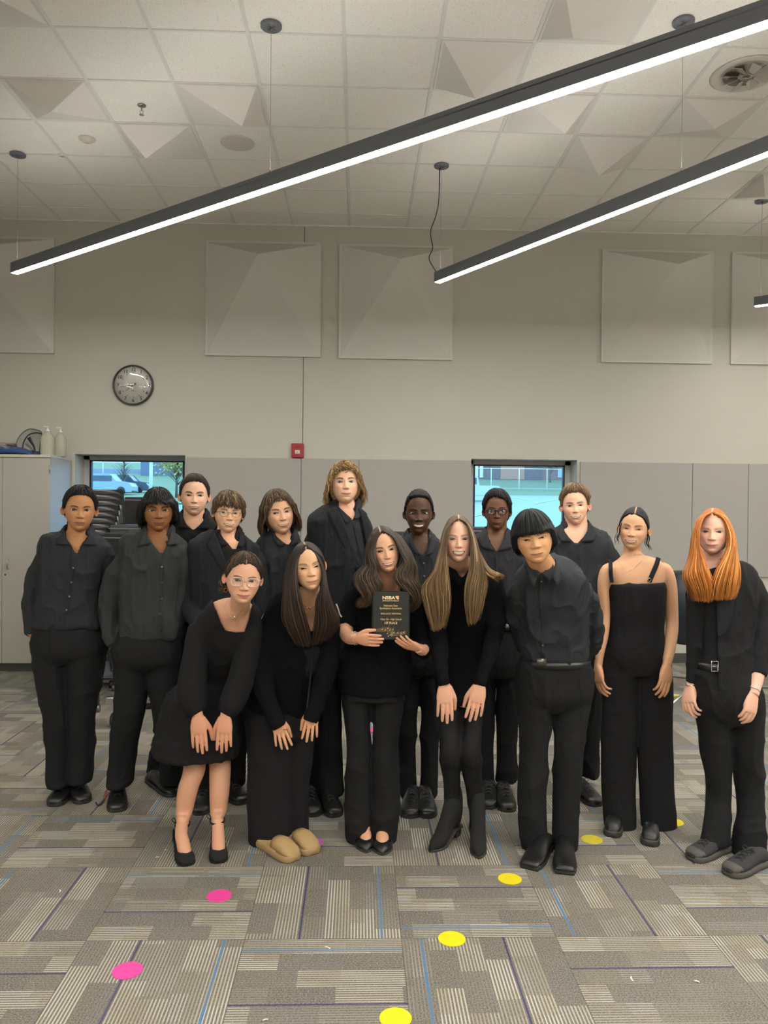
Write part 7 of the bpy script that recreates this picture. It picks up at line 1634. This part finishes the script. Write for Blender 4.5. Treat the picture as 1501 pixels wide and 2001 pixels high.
# --- long dark hair girl with tan slippers
Y = 3.93
p = dict(id='p13', Y=Y, base=(548, 1640), seed=23, label='girl with long straight dark brown hair, black cardigan and tan slippers', eyes=(606.5, 1109.5), chin=(609.5, 1155), headY=3.68, turn=(8, 0), roll=9,
    face=dict(skin=(.74, .46, .29), fw=1.03, jaw=.95, eh=.009, tilt=.016, smile=.5, lips=(.018, .026), brow=(.05, .033, .025), bk=.7, nl=.95, nw=1.12, iris=(.015, .009, .006), lip=(.60, .20, .18), flush=.6, bz=.085),
    hair=dict(line='long', thick=.05, col=(.022, .015, .012), ns=5, lump=.15, soft=.03, part=-.02, curtains=[
        dict(g=([(596, 1062, 3.66), (572, 1078, 3.67), (559, 1108, 3.66), (556, 1150, 3.62), (554, 1195, 3.62), (560, 1228, 3.66), (580, 1262, 3.74)], [(598, 1066, 3.62), (587, 1084, 3.61), (581, 1106, 3.60), (580, 1135, 3.585), (586, 1173, 3.59), (598, 1222, 3.64), (608, 1266, 3.72)]), k=dict(k=630, seed=9, col=(.020, .0135, .011), tip=(.055, .034, .025), lr=.0027, mess=.005, ends=.05, hi=(.05, .033, .025))),
        dict(g=([(600, 1062, 3.66), (622, 1076, 3.68), (634, 1110, 3.67), (640, 1152, 3.63), (652, 1190, 3.64), (660, 1222, 3.67), (640, 1252, 3.73)], [(600, 1066, 3.62), (619, 1088, 3.62), (630, 1116, 3.61), (629, 1145, 3.60), (619, 1175, 3.60), (619, 1215, 3.64), (612, 1262, 3.72)]), k=dict(k=630, seed=10, col=(.020, .0135, .011), tip=(.055, .034, .025), lr=.0027, mess=.005, ends=.05, hi=(.05, .033, .025)))]),
    torso=[(605, 1156, 17, .047, 3.73), (603, 1166, 30, .062, 3.75), (598, 1175, 46, .08, 3.78), (591, 1186, 60, .095, 3.82), (584, 1206, 68, .115, 3.86), (574, 1250, 70, .125, 3.91), (565, 1300, 68, .125, 3.96), (556, 1345, 66, .125, 4.0), (544, 1386, 63, .13, 4.02)],
    arms=[[(528, 1215, 21, 3.84), (514, 1265, 21, 3.84), (512, 1320, 20, 3.84), (524, 1368, 17, 3.82), (540, 1405, 15, 3.79), (547, 1420, 15, 3.782)], [(640, 1212, 20, 3.84), (642, 1265, 20, 3.84), (637, 1320, 20, 3.84), (622, 1362, 17, 3.82), (610, 1395, 16, 3.79), (606, 1410, 16, 3.782)]],
    pelvis=[(546, 1380, 62, .125, 4.02), (546, 1410, 66, .135, 4.02), (546, 1445, 64, .12, 4.0)],
    legs=[[(516, 1400, 38, 4.0), (525, 1470, 43, 3.94, .8), (527, 1540, 44, 3.93, .75), (527, 1600, 43, 3.92, .75), (527, 1648, 42, 3.91, .8)], [(580, 1400, 34, 4.03), (583, 1470, 31, 3.99, .85), (578, 1540, 27, 4.0, .9), (577, 1600, 26, 4.0, .9), (577, 1634, 26, 4.0, .9)]],
    hands=[hnd((541, 1402, 3.80), (553, 1453, 3.775), (0, -1, .15), L=.165, curl=(.1, .1, .12, .15), thumb=.4, thumb_side=-1, spread=.11), hnd((612, 1385, 3.80), (605, 1441, 3.775), (0, -1, .15), L=.165, curl=(.1, .1, .12, .15), thumb=.3, thumb_side=1, spread=.09)],
    top_m=C_KNIT, top_name='cardigan', bot_m=C_CREPE, neck=(604, 1162), neck_r=.047, ease=.012, fold=(.006, 9), bfold=(.004, 5), cut=[[(585, 1140), (588, 1185), (603, 1234), (619, 1236), (629, 1190), (632, 1140)]])
o = build(p)
if o:
    g = G(); g.add(*torso_geo([(603, 1234, 12, .04, 3.875), (602, 1240, 40, .105, 3.885), (597, 1262, 52, .112, 3.91), (585, 1300, 55, .112, 3.95)], steps=10)); obj('camisole', g, C_BLACK, o['root'])
    strip(o['top'], [(611, 1240), (610, 1280), (606, 1330), (600, 1384)], .004, M_LIN, 'front_edge')
    strip(o['top'], [(657, 1180), (661, 1190), (664, 1200), (668, 1206)], .0035, mat('white_trim', (.72, .70, .66), .6), 'white_trim', .004)
    necklace(o['root'], o['body'], [(590, 1178), (598, 1186), (606, 1188), (616, 1182), (624, 1172)], M_SILVER, .0012, (606, 1188))
    q_ = on_front(verts_of(o['body']), 616.5, 1124, .001, 3); g = G(); g.add(*ellipsoid(q_, (.0022, .002, .0022), 8, 6)); obj('nose_stud', g, M_SILVER, o['root'])
    q_ = at(557, 1426, 3.765); g = G(); g.add(*ellipsoid(q_, (.0088, .006, .003), 12, 6)); obj('ring', g, M_GOLD, o['root'])
    shoe('clog', (577, 1684), 40, .27, o['root'], mt=M_TAN, sole_m=M_TSOLE, W=.054); shoe('clog', (613, 1671), 32, .27, o['root'], mt=M_TAN, sole_m=M_TSOLE, W=.054)

# --- plaque holder
Y = 3.95
p = dict(id='p14', Y=Y, base=(724, 1650), seed=24, label='girl with long wavy dark brown hair holding a black plaque, front centre', eyes=(754.6, 1076), chin=(760.5, 1119.5), headY=3.80, turn=(6, 0), roll=11,
    face=dict(skin=(.74, .44, .30), fw=.97, jaw=.93, eh=.019, smile=.95, gap=.015, mw=.108, lips=(.015, .022), brow=(.03, .02, .015), bw=.013, iris=(.02, .012, .008), nl=1.0, lip=(.58, .17, .16), flush=.7),
    hair=dict(line='long', thick=.055, col=(.034, .022, .016), ns=5, lump=.25, soft=.03, part=-.04, curtains=[
        dict(g=([(744, 1036, 3.78), (722, 1050, 3.79), (713, 1080, 3.77), (708, 1106, 3.74), (698, 1126, 3.72), (703, 1150, 3.71), (708, 1172, 3.71), (702, 1190, 3.73)], [(748, 1038, 3.735), (737, 1054, 3.73), (732, 1078, 3.72), (733, 1100, 3.70), (741, 1120, 3.69), (742, 1140, 3.68), (734, 1162, 3.69), (722, 1186, 3.71)]), k=dict(k=510, seed=11, col=(.030, .020, .014), tip=(.075, .045, .028), lr=.0028, wave=.013, turns=2.2, mess=.007, hi=(.11, .07, .045), ends=.03)),
        dict(g=([(748, 1034, 3.78), (778, 1044, 3.80), (797, 1070, 3.79), (808, 1100, 3.76), (818, 1128, 3.73), (824, 1152, 3.72), (815, 1180, 3.73), (800, 1200, 3.76)], [(749, 1038, 3.735), (768, 1050, 3.73), (780, 1074, 3.725), (785, 1098, 3.71), (777, 1120, 3.69), (783, 1142, 3.69), (796, 1165, 3.70), (792, 1190, 3.74)]), k=dict(k=570, seed=12, col=(.030, .020, .014), tip=(.065, .040, .026), lr=.0028, wave=.013, turns=2.2, mess=.007, hi=(.10, .065, .04), ends=.03))]),
    torso=[(758, 1122, 16, .046, 3.85), (757, 1130, 28, .06, 3.88), (753, 1137, 46, .078, 3.91), (750, 1146, 60, .092, 3.93), (748, 1166, 64, .11, 3.95), (747, 1215, 58, .115, 3.96), (738, 1265, 62, .12, 3.97), (732, 1296, 70, .13, 3.97)],
    arms=[[(690, 1170, 17, 3.93), (680, 1205, 16, 3.90), (676, 1235, 14, 3.84), (684, 1247, 12.5, 3.74), (697, 1247, 9.5, 3.665)], [(808, 1170, 17, 3.93), (822, 1220, 16, 3.92), (826, 1262, 14.5, 3.86), (826, 1270, 12, 3.76), (817, 1267, 9.5, 3.68)]], bare_arms=True,
    sleeves=[[(690, 1170, 21, 3.93), (681, 1200, 20, 3.91), (676, 1226, 18, 3.87)], [(808, 1170, 21, 3.93), (820, 1220, 20, 3.92), (828, 1262, 18, 3.87), (826, 1270, 14, 3.79), (820, 1268, 12, 3.72)]],
    top_extra=[torso_geo([(732, 1270, 60, .115, 3.96), (731, 1310, 70, .125, 3.96), (730, 1351, 67, .125, 3.96)], steps=10)] if not ONLY or 'p14' in ONLY else [],
    pelvis=[(730, 1330, 60, .115, 3.96), (729, 1365, 62, .115, 3.96)],
    legs=[[(696, 1345, 31, 3.96), (697, 1396, 27, 3.95), (699, 1440, 23.5, 3.94), (700, 1480, 23.5, 3.93), (699.5, 1552, 24.5, 3.93), (699, 1625, 24.5, 3.92), (701, 1647, 22, 3.91)], [(757, 1345, 32, 3.96), (756, 1396, 29, 3.95), (753, 1440, 24, 3.94), (752, 1490, 26, 3.93), (753, 1552, 27, 3.93), (751, 1625, 26, 3.92), (750, 1647, 24, 3.91)]],
    hands=[hnd((697, 1247, 3.665), (742, 1254, 3.62), (-.1, -1, -.35), L=.135, curl=(.06, .1, .12, .15), thumb=.15, thumb_side=-1, spread=.03, w=1.2), hnd((817, 1266, 3.68), (776, 1250, 3.62), (.1, -.75, -1), L=.128, curl=(.15, .15, .18, .2), thumb=.1, thumb_side=-1, spread=.08, w=1.2)],
    top_m=C_KNIT, top_name='sweater', bot_m=C_PANT, neck=(758, 1128), neck_r=.046, ease=.012, fold=(.006, 11), cut=[[(738, 1105), (738, 1146), (748, 1160), (780, 1160), (786, 1144), (784, 1105)]])
if not ONLY or 'p14' in ONLY.split(','):
    p['foot_geo'] = [foot_skin((712, 1622, 3.90), (716, 1664), 4, .215, .01), foot_skin((747, 1624, 3.90), (747, 1669), 0, .215, .01)]
o = build(p)
if o:
    bangle(o['root'], at(693.5, 1247, 3.70), at(684, 1247, 3.76), .030, .0042, mat('bracelet_beads', (.62, .5, .32), .3, noise=.4, nscale=300), 18); bangle(o['root'], at(697, 1247, 3.685), at(688, 1247, 3.74), .028, .0032, M_SILVER, 20)
    shoe('flat', (716, 1667), 4, .235, o['root']); shoe('flat', (747, 1672), 0, .235, o['root'])
# the plaque rests in her hands
PW, PH = 69 * 3.655 / F, 92.5 * 3.655 / F
pc = at(764, 1203.3, 3.655); t = thing('award_plaque', 'black award plaque with gold lettering held by the girl in front', 'plaque', tuple(pc))
g = G(); g.add(*box(pc + (0, .011, 0), (PW, .020, PH))); obj('board', g, mat('satin_black_plaque', (.022, .023, .022), .3, coat=.2), t, False, bevel=.0015)
g = G(); g.add(*box(pc + (.0, .014, 0), (PW + .014, .016, PH + .008))); obj('backing', g, mat('black_plaque_edge', (.010, .010, .010), .2), t, False, bevel=.001)
M_GT = mat('gold_print', (.78, .52, .22), .5); M_GT2 = mat('pale_gold_print', (.95, .74, .42), .5)
yf = pc[1] - .0005
def line_of(s, px, py, wpx, m, nm, cap=None, bold=.0):
    V, Fq = text_mesh(s, .01, 0, bold=bold); w0 = np.ptp(V[:, 0]); k = (wpx * 3.655 / F) / w0; h0 = np.ptp(V[:, 1]); kz = k if cap is None else (cap * 3.655 / F) / h0
    V = V - (V.max(0) + V.min(0)) / 2; c = at(px, py, yf); g = G(); g.add(np.stack([V[:, 0] * k, np.full(len(V), -.0004), V[:, 1] * kz], 1) + np.array((c[0], yf, c[2])), Fq); obj(nm, g, m, t, False)
line_of('NSBA', 760, 1168, 25, M_GT2, 'heading', 6.4, .0003); line_of('BETTER BANDS FOR NEBRASKA', 763.7, 1174, 32, M_GT, 'subheading', 2.4, .0002)
line_of('Nebraska State', 763.8, 1183.3, 27, M_GT, 'lettering', 3.9, .0001); line_of('Bandmasters Association', 763.8, 1188.6, 43, M_GT, 'lettering', 3.9, .0001); line_of('2026 JAZZ FESTIVAL', 764, 1199.6, 40, M_GT, 'lettering', 3.9, .0001)
line_of('Class 3A - High School', 764.2, 1210.6, 41, M_GT, 'lettering', 4.8, .0001); line_of('1ST PLACE', 764.2, 1217.2, 24.5, M_GT2, 'lettering', 4.7, .0001)
def flat(pts, m, nm):
    g = G(); n = len(pts); V = np.array([(*at(x, y, yf)[[0]], yf - .0004, at(x, y, yf)[2]) for x, y in pts]); g.add(V, [tuple(range(n - 1, -1, -1))]); obj(nm, g, m, t, False)
flat([(773, 1164.5), (779.5, 1164.5), (779.5, 1171.5), (776.5, 1171.5), (773, 1167)], M_GT, 'emblem')
g = G()
def seg(x0, y0, x1, y1, w_):
    a, b_ = at(x0, y0, yf), at(x1, y1, yf); d = unit(b_ - a); s = np.array((-d[2], 0, d[0])) * w_ / 2; q = np.array((0, -.0005, 0)); g.add([a - s + q, b_ - s + q, b_ + s + q, a + s + q], [(0, 1, 2, 3)])
for k_ in range(5):
    P_ = catmull([(736, 1229 + k_ * 1.4), (748, 1227.6 + k_ * 1.5), (760, 1226.5 + k_ * 2.0), (768, 1231 + k_ * 2.6), (764, 1238 + k_ * 1.2), (775, 1236.5 + k_ * 1.4), (786, 1235 + k_ * 1.3), (793, 1233.5 + k_ * 1.2)], 30)
    for a_, b_ in zip(P_, P_[1:]): seg(*a_, *b_, .0005)
for x, y in ((747, 1230), (753, 1231), (758, 1228), (762, 1231), (757, 1238), (763, 1241), (770, 1236), (777, 1237), (784, 1238), (789, 1236), (768, 1230), (759, 1243)):
    c_ = at(x, y, yf); a_ = np.linspace(0, 2 * PI, 10, endpoint=False); g.add(c_ + np.stack([.0028 * np.cos(a_), 0 * a_ - .0007, .0021 * np.sin(a_)], 1), [tuple(range(9, -1, -1))]); seg(x + 1, y, x + 1, y - 4.5, .0006)
obj('music_ornament', g, M_GT, t, False)

# --- bowl-cut boy
Y = 3.82
p = dict(id='p16', Y=Y, base=(1072, 1680), seed=26, label='boy with a black bowl cut in a dark shirt and belt, leaning forward', eyes=(1044.5, 1053.5), chin=(1053.5, 1101.5), headY=3.58, turn=(2, 2), H=.235,
    face=dict(skin=(.66, .375, .20), fw=1.06, jaw=1.05, eh=.007, tilt=.010, smile=.5, lips=(.016, .024), brow=(.02, .014, .012), bk=.5, nl=.95, nw=1.25, iris=(.012, .008, .006), lip=(.50, .19, .14), bz=.07),
    hair=dict(line='bowl', thick=.065, sideadd=1.1, topadd=-.1, col=(.008, .008, .009), ns=4, lump=.15, jag=.015, locks=620, lr=.014, curl=0, mess=.005, keep=.25, hang=.02, lift=.075, flat=.35),
    torso=[(1060, 1100, 19, .052, 3.64), (1062, 1108, 32, .068, 3.66), (1066, 1116, 50, .085, 3.69), (1070, 1126, 64, .10, 3.72), (1076, 1146, 70, .118, 3.76), (1081, 1195, 68, .125, 3.82), (1084, 1245, 67, .127, 3.86), (1085, 1275, 67, .127, 3.87), (1085, 1290, 64, .12, 3.87)],
    arms=[[(1012, 1150, 19, 3.76), (1008, 1200, 18, 3.86), (1022, 1255, 15, 4.02), (1054, 1290, 12, 4.06)], [(1144, 1152, 19, 3.78), (1155, 1205, 19, 3.86), (1155, 1262, 17, 3.96), (1128, 1296, 12, 4.05)]],
    pelvis=[(1085, 1284, 66, .125, 3.87), (1084, 1315, 74, .13, 3.87), (1083, 1360, 72, .13, 3.87), (1081, 1388, 44, .08, 3.87)],
    legs=[[(1048, 1320, 40, 3.87), (1046, 1385, 34, 3.86), (1045, 1461, 26, 3.84), (1042, 1515, 27, 3.84), (1041, 1570, 27.5, 3.84), (1043, 1630, 27.5, 3.83), (1047, 1660, 25, 3.82)], [(1118, 1320, 40, 3.87), (1115, 1385, 34.5, 3.86), (1112, 1461, 29.5, 3.84), (1109, 1532, 28, 3.84), (1105, 1602, 25.5, 3.83), (1103, 1668, 22.5, 3.81)]],
    hands=[hnd((1054, 1290, 4.06), (1090, 1300, 4.10), (0, 1, 0), L=.17), hnd((1128, 1296, 4.05), (1095, 1300, 4.09), (0, 1, 0), L=.17)],
    top_m=C_SLATE, neck=(1061, 1106), neck_r=.056, fold=(.009, 9), cut=[[(1040, 1085), (1043, 1106), (1053, 1118), (1060, 1124), (1066, 1116), (1072, 1104), (1074, 1085)]])
o = build(p)
if o:
    flap(o['top'], [(1040, 1100), (1037, 1114), (1044, 1135)], [(1044, 1108), (1050, 1114), (1057, 1121)], off=.009); flap(o['top'], [(1060, 1122), (1066, 1114), (1072, 1104)], [(1075, 1139), (1084, 1116), (1079, 1098)], off=.009)
    collar(p, o['root'], at(1060, 1106, 3.65), .062, .036, C_SLATE, tip=.01, open_=28, tilt=14, drop=0)
    buttons(o['top'], [(1058, 1137), (1056.5, 1177), (1061, 1218.5), (1060.5, 1262)]); strip(o['top'], [(1059, 1126), (1057, 1150), (1057, 1180), (1061, 1220), (1060, 1284)], .004, C_SLATE)
    belt(o['root'], (1085, 1292, 66, .128, 3.87), M_LEATHER, o['pants'], buckle=(1058, 1294), bm=M_GUN, bs=(.024, .017))
    shoe('square', (1034, 1700), -18, .29, o['root']); shoe('square', (1104, 1710), 1, .29, o['root'])
